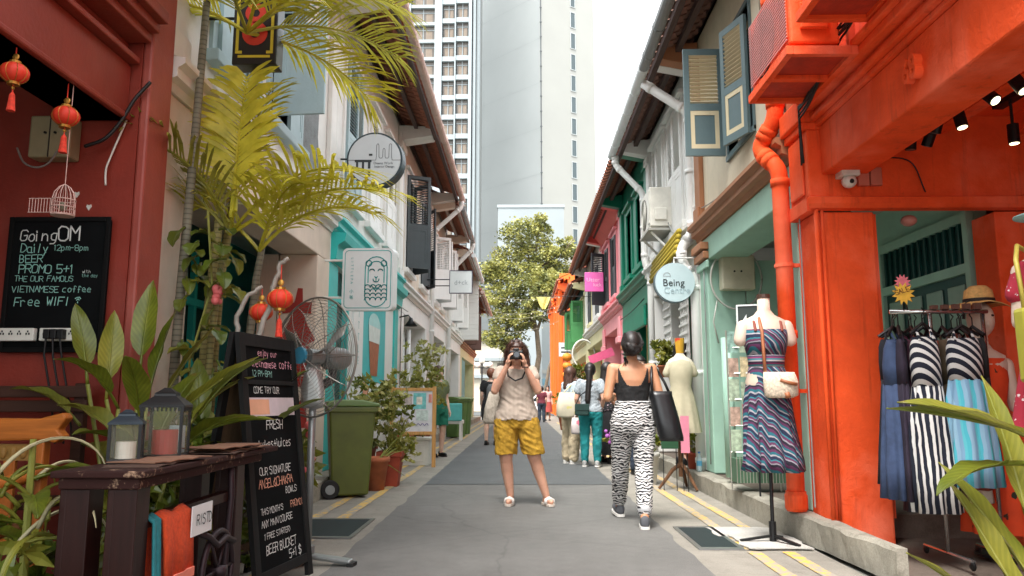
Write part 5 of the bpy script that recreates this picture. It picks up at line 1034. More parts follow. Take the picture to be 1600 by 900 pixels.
# treadle table
MAHO = wood('old_mahogany', '2c1512', .4, 1); MAHZ = wood('old_mahogany_leg', '2a1310', .4, 2); CHIP = worn('chipped_mahogany', '2e1613', '9c8069', .68)
t = thing('side_table', 'worn dark mahogany table with a cast-iron treadle beneath', 'table', (-1.5, 3.5, 0))
m = MB(); m.box(-1.66, -1.33, 2.74, 4.25, .775, .8); m.obj('tabletop', CHIP, t, bev=.006); m = MB(); m.box(-1.64, -1.35, 2.76, 4.05, .735, .774); m.obj('apron', CHIP, t, bev=.006)
for x, y in ((-1.585, 2.83), (-1.415, 2.83), (-1.585, 3.8), (-1.415, 3.8)): m = MB(); m.box(x-.05, x+.05, y-.05, y+.05, 0, .735).box(x-.055, x-.03, y-.052, y-.045, 0, .735); m.obj('leg', MAHZ, t, bev=.006)
m = MB(); m.box(-1.53, -1.47, 2.8, 2.85, .1, .16).box(-1.61, -1.57, 2.885, 3.745, .1, .15).box(-1.43, -1.38, 2.885, 3.745, .58, .62); m.obj('stretcher', MAHZ, t)
IRON = plain('cast_iron', '33262a', .5, .5, b=.2); c = V((-1.35, 3.52, .3)); m = MB()
m.tube([c+V((0, .17*cos(2*pi*k/28), .17*sin(2*pi*k/28))) for k in range(29)], .014, 7)
for k in range(6): a = k*pi/3; m.tube([c, c+V((0, .165*cos(a), .165*sin(a)))], .008, 5)
m.tube([c+V((-.04, 0, 0)), c+V((.04, 0, 0))], .025, 8); m.obj('treadle_wheel', IRON, t, smooth=True)
m = MB(); m.tube([(-1.36, 3.3, .5), (-1.34, 3.38, .47), (-1.33, 3.46, .42), (-1.33, 3.55, .44), (-1.32, 3.63, .41)], .014, 7); m.tube([(-1.36, 3.68, .0), (-1.36, 3.63, .3), (-1.37, 3.7, .6), (-1.37, 3.68, .73)], .016, 7); m.obj('treadle_frame', IRON, t, smooth=True)
def candle_lantern(label, o, w, h, candle, rz):
    t = thing('candle_lantern', label, 'lantern', o, rz, 'candle lanterns on the table'); q = w/2
    m = MB(); m.box(-q, q, -q, q, 0, .018); m.obj('base', BLACKM, t, world=False, bev=.004)
    for x in (-q, q-.012):
        for y in (-q, q-.012): m = MB(); m.box(x, x+.012, y, y+.012, .018, h*.72); m.obj('post', BLACKM, t, world=False)
    gl = plain('lantern_glass', 'a9a78f', .05, alpha=.1, spec=.8)
    for a, b, c_, d in ((-q+.012, q-.012, -q+.004, -q+.006), (-q+.012, q-.012, q-.006, q-.004), (-q+.004, -q+.006, -q+.012, q-.012), (q-.006, q-.004, -q+.012, q-.012)): m = MB(); m.box(a, b, c_, d, .018, h*.72); m.obj('pane', gl, t, world=False)
    m = MB(); m.lathe([(q*1.5, h*.72), (q*1.5, h*.75), (q*1.3, h*.79), (q*.75, h*.88), (q*.7, h*.92), (q*.75, h*.92), (q*.5, h*.95), (q*.2, h)], (0, 0, 0), 4, M=Matrix.Rotation(pi/4, 3, 'Z')); m.obj('roof', plain('blue_black_metal', '27313a', .4, .4) if w < .15 else BLACKM, t, world=False)
    m = MB(); m.lathe([(q*.62, .018), (q*.62, h*.4), (q*.3, h*.39), (0, h*.385)], (0, 0, 0), 18); m.obj('candle', candle, t, world=False, smooth=False); return t
candle_lantern('small blue-black candle lantern with a white candle', (-1.58, 3.1, .8), .12, .21, plain('white_wax', 'dcd6c8', .5), R(20)); big = candle_lantern('large black candle lantern with a red candle', (-1.545, 3.36, .8), .17, .3, plain('red_wax', 'a32424', .5), R(12))
m = MB()
for k in range(11):
    for s_ in (0, 1): a = -.085+k*.017; m.box(a-.003, a+.003, -.0875, -.085, .2, .228) if s_ == 0 else m.box(.085, .0875, a-.003, a+.003, .2, .228)
m.obj('fretwork', BLACKM, big, world=False)
for k, (x, y, w_, l_, a) in enumerate(((-1.45, 3.05, .2, .4, 5), (-1.44, 3.12, .2, .4, -8), (-1.43, 3.75, .2, .45, 3), (-1.43, 3.85, .2, .42, -5), (-1.44, 3.95, .2, .36, 8), (-1.43, 3.7, .2, .4, -8))):
    m = MB(); z = .801+[0, .008, 0, .008, .016, .024][k]
    for i in range(9): m.v += [V((-w_/2, -l_/2+l_*i/8, .006*sin(i*1.3+k)**2)), V((w_/2, -l_/2+l_*i/8, .006*sin(i*1.1+k)**2))]
    m.f = [(2*i, 2*i+1, 2*i+3, 2*i+2) for i in range(8)]; m.mi = [0]*8
    o = m.obj('menu_sheet', plain('brown_menu_card', '7d5a46', .7, var=.25, scale=12) if k % 2 else plain('dark_menu_card', '4d372d', .7, var=.2), None, solid=.004); o.location = (x, y, z+.002); o.rotation_euler = (0, 0, R(a)); tag(o, ['broad brown menu sheet under the small lantern', 'darker menu sheet overlapping the broad one by the lanterns'][k] if k < 2 else 'curled menu sheet in the pile at the far end of the dark table', 'menu', 'menus on the table' if k > 1 else None)
tag(MB().tube([(-1.6, 3.6, .8), (-1.6, 3.6, .93)], .035, 16).obj('drinks_can', plain('pale_blue_can', 'a9c0c6', .35, .3)), 'pale blue drinks can beside the large lantern', 'can')
TOW = plain('orange_towel', 'c4451b', .95, var=.2, scale=60, b=.8, bs=200); TOWP = plain('towel_pink_band', 'e0806a', .9)
def cloth_strip(name, label, mat, y0, y1, ztop, zf, zb, x, hem=None):
    t = thing(name, label, 'towel', (x, (y0+y1)/2, zf)); m = MB(); prof = [(.05, zf), (.045, (zf+ztop)/2), (.03, ztop-.02), (.0, ztop), (-.03, ztop-.02), (-.04, (zb+ztop)/2), (-.045, zb)]; n = 12
    for i in range(n+1):
        y = y0+(y1-y0)*i/n
        for d, z in prof: m.v.append(V((x+d+.012*sin(i*1.1)*(1-(z-zb)/(ztop-zb+.001)), y, z+.006*sin(i*.7))))
    k = len(prof); m.f = [(i*k+j, i*k+j+1, (i+1)*k+j+1, (i+1)*k+j) for i in range(n) for j in range(k-1)]; m.mi = [0]*len(m.f); m.obj('cloth', mat, t, smooth=True, solid=.012)
    if hem: m = MB(); [m.box(x+.046, x+.062, y0, y1, zf+.0, zf+.035)]; m.obj('hem', hem, t)
    return t
cloth_strip('orange_towel', 'orange towel with pink hem folded over the table rail', TOW, 2.97, 3.21, .62, .35, .05, -1.385, TOWP); cloth_strip('teal_cloth', 'teal cloth hanging beside the orange towel', plain('teal_cloth_m', '1f6c72', .9, var=.2, scale=30), 2.89, 2.95, .62, .02, .1, -1.385)
t = thing('name_card', 'white lettered card tucked behind the orange towel', 'card', (-1.33, 3.28, .55)); m = MB(); m.box(-1.335, -1.33, 3.18, 3.38, .5, .62); m.obj('card', SIGNW, t); chalk('RISTD', .04, (-1.3285, 3.22, .54), (0, 1, 0), (0, 0, 1), t, INK, .12, 3, .1)
for k, (y, c1, c2, lb) in enumerate(((2.8, '2a9fb8', 'd8d4c8', 'blue-labelled bottle on the shelf under the table'), (2.92, 'd9702a', '2a2a2a', 'orange and black bottle under the table'))):
    t = thing('bottle', lb, 'bottle', (-1.46, y+.12, .16)); m = MB(); m.lathe([(.035, 0), (.038, .02), (.038, .17), (.015, .22), (.015, .26), (0, .26)], (-1.46, y+.12, .16), 16); m.obj('glass', plain('bottle%d' % k, c2, .3), t, smooth=True); m = MB(); m.lathe([(.0385, .04), (.0385, .15)], (-1.46, y+.12, .16), 16); m.obj('label', plain('blabel%d' % k, c1, .6), t)
tag(MB().box(-1.56, -1.39, 2.9, 3.74, .13, .158).obj('shelf_board', MAHO), 'dark shelf board under the mahogany table', 'shelf')
# ================================================================ pavement things on the left
t = thing('sidewalk_chalkboard', 'black A-frame chalkboard listing fresh juices and a beer bucket', 'chalkboard', (-1.54, 4.56, 0), R(81.7)); BW, BH = .7, 1.42
def tilt(y0, y1): return Matrix(((1, 0, 0), (0, 1, (y1-y0)/BH), (0, 0, 1)))
for sgn, nm in ((1, 'front_panel'), (-1, 'rear_panel')):
    ya, yb = -.2*sgn, -.015*sgn; sh = Matrix.Translation((0, ya, 0)) @ tilt(ya, yb).to_4x4()
    m = MB(); m.box(-BW/2, -BW/2+.06, -.014, .014, 0, BH).box(BW/2-.06, BW/2, -.014, .014, 0, BH).box(-BW/2+.06, BW/2-.06, -.013, .013, BH-.07, BH).box(-BW/2+.06, BW/2-.06, -.013, .013, .08, .13)
    if sgn > 0: m.box(-BW/2+.06, BW/2-.06, -.013, .013, 1.135, 1.16)
    m.v = [sh @ v for v in m.v]; m.obj('frame' if sgn > 0 else 'rear_frame', DWOOD, t, world=False)
    m = MB(); m.box(-BW/2+.06, BW/2-.06, -.004, .004, .13, BH-.07); m.v = [sh @ v for v in m.v]; sl_ = m.obj('slate' if sgn > 0 else 'rear_slate', SLATE if sgn > 0 else wood('plywood', '6d543c', .7, 2), t, world=False)
Mw = WM(t); sh = Mw @ Matrix.Translation((0, -.2, 0)) @ tilt(-.2, -.015).to_4x4(); upv = (sh.to_3x3() @ V((0, 0, 1))).normalized(); rv = (sh.to_3x3() @ V((1, 0, 0))).normalized()
for i, (s, x, z, sz, mt) in enumerate((('enjoy our', -.2, 1.3, .042, CH_P), ('Vietnamese', -.29, 1.235, .05, CH_P), ('coffee', .06, 1.235, .055, CH_P), ('12 PM-8PM', -.28, 1.18, .04, CH_T), ('COME TRY OUR', -.28, 1.085, .042, CH_W), ('FRESH', -.16, .88, .06, CH_W), ('shakes+juices', -.3, .775, .055, CH_W), ('OUR SIGNATURE', -.28, .63, .048, CH_W), ('ANGEL&CHAKRA', -.3, .56, .055, CH_O), ('BOWLS', .02, .505, .042, CH_W), ("THIS MONTH'S", -.3, .42, .038, CH_W), ('PROMO!', .07, .42, .042, CH_O), ('ANY MAIN COURSE', -.3, .355, .042, CH_W), ('1 FREE STARTER)', -.28, .29, .036, CH_W), ('BEER BUCKET', -.27, .21, .055, CH_W), ('5+1 $', .0, .145, .055, CH_W))):
    chalk(s, sz*.86, sh @ V((x+.06, -.0065, z)), rv, upv, t, mt, .1, i+30, .6, adv=4.5 if len(s) > 9 else 4.9)
m = MB(); m.box(-.29, .28, -.0085, -.0045, .955, 1.06); m.v = [sh @ v for v in m.v]; m.obj('pasted_strip', plain('pale_lilac_paper', 'cfc4c9', .7), t); m = MB(); m.box(-.28, -.05, -.0095, -.0086, .965, 1.05); m.v = [sh @ v for v in m.v]; m.obj('paper_patch', plain('peach_paper', 'e0a988', .7), t)
# fan
t = thing('pedestal_fan', 'large industrial pedestal fan with a wire cage and grey pole', 'fan', (-1.38, 5.1, 0)); c = V((-1.38, 5.08, 1.33)); fd = V((-.55, -.83, .02)).normalized(); fx, fyv = ortho(fd)
# front of the cage looks towards the bar; fx, fyv span the cage plane
GAL = plain('grey_metal', '8a8d8c', .4, .6); CAGE = plain('cage_wire', '86837c', .4, .6)
for sgn, dep in ((1, .11), (-1, .09)):
    m = MB()
    for r in [.045+.021*k for k in range(17)]:
        o = fd*sgn*dep*math.sqrt(max(0, 1-(r/.395)**2)); m.tube([c+o+(fx*cos(2*pi*k/40)+fyv*sin(2*pi*k/40))*r for k in range(41)], .0016, 3, False)
    for k in range(12):
        a = 2*pi*k/12; m.tube([c+fd*sgn*dep*math.sqrt(max(0, 1-(r/.395)**2))+(fx*cos(a)+fyv*sin(a))*r for r in (.05, .15, .25, .33, .37, .393)], .0028, 4)
    m.obj('cage', CAGE, t)
m = MB(); m.tube([c+(fx*cos(2*pi*k/48)+fyv*sin(2*pi*k/48))*.395 for k in range(49)], .007, 6, False); m.obj('cage_rim', CAGE, t, smooth=True)
m = MB(); m.tube([c+fd*.1, c+fd*.125], .055, 20); m.obj('badge', plain('fan_blue', '2f7690', .4), t)
m = MB(); m.tube([c-fd*.06, c+fd*.05], .05, 16); hub = m.obj('hub', GAL, t)
for k in range(3):
    a0 = 2*pi*k/3+.5; m = MB()
    for i in range(6):
        r = .05+.058*i; wd_ = .28+.1*sin(i)
        for j in range(4): a = a0+(j/3-.5)*wd_*(1.6 if i < 3 else 1.9); m.v.append(c+(fx*cos(a)+fyv*sin(a))*r+fd*((j/3-.5)*.09))
    m.f = [(i*4+j, i*4+j+1, i*4+4+j+1, i*4+4+j) for i in range(5) for j in range(3)]; m.mi = [0]*len(m.f); m.obj('blade', plain('blade_grey', 'a4a6a3', .4, .5), t, smooth=True, solid=.003)
m = MB(); m.tube([c-fd*.09, c-fd*.12, c-fd*.26, c-fd*.3], [.05, .08, .075, .05], 18); m.obj('motor', plain('motor_grey', '7f8584', .45, .3), t, smooth=True)
m = MB(); m.tube([c-fd*.17, c-fd*.17-V((0, 0, .14)), (-1.38, 5.1, 1.1)], [.03, .032, .03], 10); m.box(-1.41, -1.35, 5.1, 5.16, 1.08, 1.16); m.obj('yoke', plain('dark_grey_metal', '4b4d4c', .5, .5), t)
m = MB(); m.tube([(-1.38, 5.1, .06), (-1.38, 5.1, 1.12)], .024, 14); m.obj('pole', GAL, t, smooth=True); m = MB(); m.tube([(-1.38, 5.1, .05), (-1.38, 5.1, .12)], .045, 16); m.obj('collar', GAL, t)
for a in (-8, 112, 232): m = MB(); d = V((cos(R(a)), sin(R(a)), 0)); q = V((-1.38, 5.1, .06)); m.bar(q, q+d*.3-V((0, 0, .03)), .075, .03); o = m.obj('foot', GAL, t, bev=.012); m = MB(); m.bar(q+d*.28-V((0, 0, .045)), q+d*.32-V((0, 0, .045)), .08, .025); m.obj('end_cap', plain('tyre_rubber'), o)
# wheelie bins
BING = plain('bin_green', '545c1c', .45, var=.15, scale=4, b=.1); BING2 = plain('bin_green_far', '55723a', .5, var=.15, scale=4); BLID = plain('bin_lid', '5f7840', .4, var=.15, scale=4)
def bin_(label, o, rz, body, lid, k=1, grp='green wheelie bins'):
    t = thing('wheelie_bin', label, 'bin', o, rz, grp); w0, w1, d0, d1, h = .17*k, .215*k, .19*k, .245*k, .95*k
    m = MB(); m.prism([(-1, -1), (1, -1), (1, 1), (-1, 1)], lambda a, b: (a*w0, b*d0, .03), lambda a, b: (a*w1, b*d1, h)); m.obj('body', body, t, world=False, bev=.02)
    m = MB(); m.box(-w1-.02, w1+.02, -d1-.02, d1+.02, h-.06, h); m.obj('rim', body, t, world=False, bev=.012)
    for x in (-.5, 0.08): m = MB(); m.prism([(-1, 0), (1, 0), (1, 1), (-1, 1)], lambda a, b: (x*w0*1.2+a*.012, -d0-.003-.012*b*0+.0, .08), lambda a, b: (x*w1*1.2+a*.012, -d1-.003, h-.07)) if False else m.bar((x*w0, -d0-.002, .06), (x*w1, -d1-.001, h-.07), .022, .012, (0, 1, 0)); m.obj('rib', body, t, world=False)
    m = MB(); m.prism([(-d1-.045, h+.002), (-d1-.04, h+.035), (-.1, h+.075), (.1, h+.08), (d1+.02, h+.06), (d1+.04, h+.002)], lambda y, z: (-w1-.03, y, z), lambda y, z: (w1+.03, y, z)); ld = m.obj('lid', lid, t, world=False, bev=.015)
    m = MB(); m.tube([(-w1+.03, d1+.06, h+.01), (w1-.03, d1+.06, h+.01)], .016, 8); m.obj('handle', body, t, world=False)
    for s_ in (-1, 1): m = MB(); m.cyl((s_*(w0-.02), d0+.02, .1), (s_*(w0+.05), d0+.02, .1), .1, .1, 20); wv = m.obj('wheel', plain('tyre_rubber'), t, world=False, bev=.012); m = MB(); m.cyl((s_*(w0+.045), d0+.02, .1), (s_*(w0+.056), d0+.02, .1), .05, .05, 14); m.obj('hub', GAL, wv, world=False)
    return t
bin_('big olive green wheelie bin beside the fan', (-1.9, 8.6, 0), R(108), BING, BLID, 1.02)
bin_('far green bin behind the turquoise chair', (-1.85, 21.4, 0), R(60), BING2, BLID, 1.1); bin_('green bin behind two others by the white downpipe', (-1.8, 23.2, 0), R(80), BING2, BLID, 1.1)
# turquoise chair with white legs
t = thing('turquoise_chair', 'small turquoise chair with white legs before the far bins', 'chair', (-1.82, 20.2, 0)); TQ = plain('dusty_turquoise', '55b0ab', .6)
m = MB(); m.box(-2.08, -1.55, 19.98, 20.04, .5, .95); m.obj('backrest', TQ, t, bev=.03); m = MB(); m.box(-2.1, -1.53, 20.04, 20.5, .42, .52); m.obj('seat', POTW, t, bev=.02)
for x in (-2.06, -1.62):
    for y in (20.0, 20.4): m = MB(); m.box(x, x+.06, y, y+.06, 0, .5); m.obj('leg', POTW, t)
SHR = leafm('shrub_leaf', '7d823a', 'aba656', .45, .3); SHR2 = leafm('shrub_leaf_pale', '989a4c', 'c8c27c', .45, .3)
# pots by the bin
def potted(label, o, pr, ph, pm, c, r, n, ls, seed, mats=(SHR, SHR2, BROAD), sq=False, base=None):
    t = thing('potted_shrub', label, 'plant', o, 0, 'potted shrubs along the lane'); pot(t, o, pr, ph, pm, square=sq); bush(t, c, r, n, ls, seed, mats, base=(o[0], o[1], ph*.8), stems=9); return t
potted('leafy shrub in a square red clay pot beside the bin', (-1.62, 9.65, 0), .2, .42, TERRAD, (-1.66, 9.65, .85), (.3, .3, .5), 620, .085, 41, sq=True)
potted('low bright shrub in terracotta pot close to the bin', (-1.72, 9.2, 0), .15, .38, TERRA, (-1.5, 9.75, .42), (.22, .25, .26), 380, .08, 42, (SHR2, LIME, SHR))
potted('tall leafy shrub growing behind the bin against the turquoise shop', (-2.05, 9.9, .0), .2, .5, TERRAD, (-2.0, 9.9, 1.0), (.36, .4, .4), 700, .085, 43)
potted('straggly shrub with long arching shoots behind the poster frame', (-1.95, 13.6, 0), .24, .45, TERRA, (-1.85, 13.6, 1.25), (.6, .45, .42), 700, .11, 44, (SHR2, SHR, LIME))
t = thing('tall_potted_plant', 'thin tall plant with sparse yellow-green leaves before the white arcade', 'plant', (-1.95, 14.8, 0)); pot(t, (-1.95, 14.8, 0), .2, .4, TERRA); bush(t, (-1.85, 14.7, 1.9), (.5, .3, .28), 260, .11, 45, (SHR2,), base=(-1.95, 14.8, .3))
# poster frame
PINE = wood('light_pine', 'cf9a5c', .5, 2); t = thing('poster_stand', 'light pine poster stand with collage of pictures', 'sign', (-1.72, 12.25, 0), R(4)); 
m = MB(); m.box(-.36, -.31, -.03, .03, 0, 1.24).box(.3, .36, -.03, .03, 0, 1.25).box(-.31, .3, -.028, .028, 1.18, 1.23).box(-.31, .3, -.028, .028, .5, .55); m.obj('frame', PINE, t, world=False, bev=.004)
m = MB(); m.box(-.31, .3, -.012, .012, .55, 1.18); m.obj('poster', plain('poster_white', 'd6d4d6', .5), t, world=False)
for k, (x0, x1, z0, z1, cc) in enumerate(((-.27, -.02, .95, 1.14, 'b7a9a4'), (.0, .2, .9, 1.15, '6fb7b5'), (.05, .14, .97, 1.09, 'd9d2c3'), (-.27, -.06, .62, .84, 'c4bcc4'), (.05, .24, .72, .88, 'c0cdc6'), (.24, .29, 1.0, 1.13, 'd98b7d'), (-.17, -.1, .92, .96, '35363a'), (-.2, -.1, .6, .62, '2d2d30'))): m = MB(); m.box(x0, x1, -.0145-.001*k, -.0125, z0, z1); m.obj('picture', plain('pic%d' % k, cc, .5, var=.3, scale=20), t, world=False)
m = MB(); P = [(.0+.02*k, .66+.02*sin(k*1.9)) for k in range(13)]; m.tube([(a, -.024, b) for a, b in P], .005, 4); m.obj('script_lettering', plain('purple_ink', '5a4f8a', .5), t, world=False)
t = thing('white_crate', 'white wooden planter box standing behind the poster stand', 'planter', (-1.78, 12.75, 0)); m = MB(); m.box(-2.0, -1.5, 12.55, 12.95, 0, .4); m.obj('box', POTW, t, bev=.008)
m = MB(); m.box(-2.02, -1.48, 12.53, 12.97, .4, .44); m.obj('rim', POTW, t, bev=.006); m = MB(); m.box(-1.93, -1.57, 12.535, 12.549, .06, .34); m.obj('panel', POTW, t, bev=.006); bush(t, (-1.75, 12.75, .62), (.24, .18, .2), 160, .09, 46, (BROADK, BROAD), base=(-1.75, 12.75, .42))
# drinks poster on the turquoise shop front
t = thing('drinks_poster', 'turquoise poster of an iced drink on the turquoise shop front', 'poster', (-2.39, 12.2, 1.1)); P0 = plain('poster_turquoise', '2fb2b4', .5, var=.1, scale=2); m = MB(); m.box(-2.4, -2.38, 11.45, 13.3, 1.1, 2.62); m.obj('sheet', P0, t)
def flat(poly, mt, nm, x): m = MB(); m.prism(poly, lambda y, z: (x-.002, y, z), lambda y, z: (x, y, z)); m.obj(nm, mt, t)
flat([(11.85, 2.05), (12.75, 2.05), (12.6, 1.42), (12.05, 1.42)], plain('iced_tea', '9c5a3c', .5, var=.3, scale=9), 'drink', -2.374); flat([(11.83, 2.2), (12.78, 2.2), (12.74, 1.95), (11.87, 1.95)], plain('milk_foam', 'cfd9d4', .5), 'foam', -2.371); flat([(12.3+.5*cos(a*pi/8), 2.2+.22*sin(a*pi/8)) for a in range(9)], plain('lid_pale', '9fd6d6', .4), 'lid', -2.372); flat([(11.5, 1.12), (13.28, 1.12), (13.28, 1.26), (12.6, 1.33), (12.0, 1.25), (11.5, 1.32)], plain('sand_drawn', 'c58b6c', .6), 'sand', -2.374)
flat([(11.9, 1.15), (12.8, 1.2), (12.9, 1.3), (12.0, 1.33)], plain('ice_white', 'dfe6e4', .5), 'ice_cube', -2.37)
t = thing('door_board', 'narrow white board with faint vertical lettering beside the drinks poster', 'sign', (-2.38, 11.1, 1.0)); m = MB(); m.box(-2.4, -2.37, 10.75, 11.4, .7, 2.7); m.obj('board', SIGNW, t); [txt(ch, .16, plain('faint_teal_ink', '9cc3c2', .6), t, (-2.368, 11.08, 2.45-k*.17), (pi/2, 0, pi/2), .001) for k, ch in enumerate('LITTLE')]
t = thing('wall_lamp', 'small black wall lamp above the white arcade', 'lamp', (-2.2, 14.75, 2.45)); m = MB(); m.tube([(-2.38, 14.75, 2.62), (-2.2, 14.75, 2.66), (-2.15, 14.75, 2.6)], .015, 6); m.obj('arm', BLACKM, t); m = MB(); m.lathe([(.03, .16), (.05, .1), (.13, 0), (.12, 0), (.02, .1)], (-2.15, 14.75, 2.45), 16); m.obj('shade', BLACKM, t, smooth=True)
# ================================================================ right-hand pavement and shops
def mannequin_torso(t, c, k, mat, yaw=0, neck=True):
    """female bust: c = hip-level centre; returns lofted torso"""
    x, y, z = c; m = MB(); rings = [(x, y, z-.05, .14*k, .1*k), (x, y, z+.05, .165*k, .115*k), (x, y, z+.2, .12*k, .09*k), (x, y, z+.36, .15*k, .115*k), (x, y, z+.46, .17*k, .1*k), (x, y, z+.52, .16*k, .075*k), (x, y, z+.56, .08*k, .055*k), (x, y, z+.6, .048*k, .048*k), (x, y, z+.7, .045*k, .045*k)]
    m.loft(rings, 24); return m
SKINM = plain('mannequin_skin', 'd9c3b0', .45, var=.04)
def stripes(name, cols, scale, direction='X', dist=0, rough=.85):
    m, nt, p = newmat(name); v = coords(nt); w_ = nt.nodes.new('ShaderNodeTexWave'); w_.wave_profile = 'SAW'; w_.bands_direction = direction; w_.inputs['Scale'].default_value = scale; w_.inputs['Distortion'].default_value = dist; w_.inputs['Detail Scale'].default_value = 1.2
    nt.links.new(v, w_.inputs[0]); n = len(cols); st = []
    r = nt.nodes.new('ShaderNodeValToRGB'); r.color_ramp.interpolation = 'CONSTANT'; e = r.color_ramp.elements
    while len(e) < n: e.new(.5)
    tot = sum(q for _, q in cols); acc = 0
    for el, (c_, q) in zip(e, cols): el.position = acc/tot; el.color = col(c_); acc += q
    nt.links.new(w_.outputs[1], r.inputs[0]); nt.links.new(r.outputs[0], p.inputs['Base Color']); p.inputs['Roughness'].default_value = rough
    bump(nt, p, noi(nt, v, 25, 3), .25, .004); MATS[name] = m; return m
def floral(name, base, spots, scale=18, thr=.16):
    m, nt, p = newmat(name); v = coords(nt); vo = nt.nodes.new('ShaderNodeTexVoronoi'); vo.inputs['Scale'].default_value = scale; nt.links.new(v, vo.inputs['Vector']); n = noi(nt, v, scale*2.4, 3)
    ad = nt.nodes.new('ShaderNodeMath'); ad.operation = 'MULTIPLY_ADD'; ad.inputs[1].default_value = .9; nt.links.new(n, ad.inputs[0]); nt.links.new(vo.outputs[0], ad.inputs[2])
    f = ramp(nt, ad.outputs[0], [(thr+.5, (1, 1, 1)), (thr+.54, (0, 0, 0))]); n2 = noi(nt, v, 4, 3); base_ = ramp(nt, n2, [(.3, sc(col(base), .8)), (.7, sc(col(base), 1.15))])
    nt.links.new(mixc(nt, f, base_, col(spots)), p.inputs['Base Color']); p.inputs['Roughness'].default_value = .85; MATS[name] = m; return m
STRP = stripes('teal_plum_stripes', [('1a2440', 2), ('9a959c', 1), ('1c5f6c', 1.6), ('54264a', 1.6), ('221c2c', 1.4), ('8d8892', .8), ('5e3050', 1.4), ('2b7480', .8)], 4.2, 'DIAGONAL', 2.5)
STRV = stripes('teal_plum_stripes_vertical', [('1f2f55', 2), ('c9c4c8', 1.4), ('1c7f8c', 2), ('6d2b5e', 1.6), ('2a2238', 1), ('a9a4ae', 1.2)], 4.5, 'X', .6)
t = thing('dress_mannequin', 'headless mannequin in a long teal and plum striped sundress on a black stand', 'mannequin', (1.84, 5.87, .02)); x, y = 1.86, 5.9
m = mannequin_torso(t, (x, y, 1.13), 1, SKINM); m.cap((x+.165, y, 1.6), .052, (x+.19, y, 1.5), .05).cap((x-.165, y, 1.6), .052, (x-.19, y, 1.5), .05); m.obj('bust', SKINM, t, smooth=True)
m = MB(); m.tube([(x, y, 1.82), (x, y, 1.85)], .05, 14); m.obj('neck_cap', plain('wood_cap', '4a3328', .5), t)
m = MB(); m.loft([(x+.01, y, .52, .195, .17, .17), (x+.01, y, .6, .19, .165, .16), (x, y, .8, .178, .15, .12), (x, y, 1.0, .165, .135, .07), (x, y, 1.16, .155, .115, .02), (x, y, 1.26, .14, .105, .0), (x, y, 1.3, .128, .1, 0)], 60, 0, 11, close=False); m.obj('skirt', STRP, t, smooth=True, solid=.004)
m = MB(); m.loft([(x, y, 1.295, .131, .103), (x, y, 1.35, .134, .106), (x, y, 1.38, .14, .108)], 30, close=False); m.obj('waistband', stripes('waist_stripes', [('3b2a44', 1), ('b9b3b8', 1), ('2a7f8c', 1), ('7a2f58', 1)], 7, 'Z'), t, smooth=True, solid=.006)
m = MB(); m.loft([(x, y, 1.38, .14, .108), (x, y-.006, 1.46, .158, .125), (x, y-.006, 1.53, .165, .122), (x, y, 1.575, .168, .108)], 30, close=False); m.obj('bodice', STRP, t, smooth=True, solid=.005)
for s_ in (-1, 1): m = MB(); m.tube([(x+s_*.1, y-.1, 1.56), (x+s_*.1, y-.07, 1.63), (x+s_*.095, y, 1.665), (x+s_*.09, y+.07, 1.61)], .011, 6); m.obj('strap', plain('rust_strap', '8a4436', .7), t)
m = MB(); m.tube([(1.84, 5.87, .05), (1.86, 5.9, 1.1)], .014, 10); m.obj('pole', BLACKM, t); m = MB(); m.tube([(1.84, 5.87, .02), (1.84, 5.87, .16)], .026, 10); m.obj('collar', BLACKM, t)
for a in (180, 300, 55): m = MB(); q = V((1.84, 5.87, .06)); d = V((cos(R(a)), sin(R(a)), 0)); m.bar(q, q+d*(.24 if a != 55 else .2)-V((0, 0, .035)), .028, .016); m.obj('foot', BLACKM, t)
t = thing('woven_bag', 'cream woven shoulder bag hung on the striped sundress', 'bag', (1.9, 5.72, 1.05)); WOV = plain('woven_cream', 'd3c3ad', .9, var=.35, scale=70, b=.8, bs=110); LEA = plain('tan_leather', 'a0623f', .5)
m = MB(); m.loft([(1.9, 5.74, 1.06, .09, .045), (1.91, 5.74, 1.08, .125, .06), (1.91, 5.74, 1.18, .13, .055), (1.9, 5.74, 1.25, .115, .03)], 24); m.obj('body', WOV, t, smooth=True)
m = MB(); m.tube([(1.8, 5.745, 1.24), (1.8, 5.76, 1.4), (1.8, 5.775, 1.55), (1.8, 5.84, 1.66), (1.84, 5.92, 1.68), (1.92, 5.97, 1.6)], .013, 6).tube([(1.89, 5.69, 1.19), (1.95, 5.68, 1.17), (2.01, 5.69, 1.16)], .014, 6).tube([(1.93, 5.685, 1.1), (1.94, 5.68, 1.06)], .02, 6); m.obj('strap', LEA, t, smooth=True)
for k, (x0, x1, y0, y1, z) in enumerate(((1.5, 2.0, 6.1, 6.53, .014), (1.58, 2.03, 5.6, 6.12, .02))):
    rr = random.Random(k+5); P = []
    for a in range(24): u = a/24*4; s_ = int(u); f_ = u-s_; px = [x0+(x1-x0)*f_, x1, x1-(x1-x0)*f_, x0][s_]; py = [y0, y0+(y1-y0)*f_, y1, y1-(y1-y0)*f_][s_]; P.append((px+rr.uniform(-.02, .02), py+rr.uniform(-.02, .02)))
    m = MB(); m.prism(P, lambda a, b: (a, b, z-.008), lambda a, b: (a, b, z)); tag(m.obj('board_sheet', concrete('white_board%d' % k, 'b3b0a9', .35)), ['cracked white board lying on the yellow lines beyond the mannequin stand', 'cracked white board under the mannequin stand'][k], 'board')
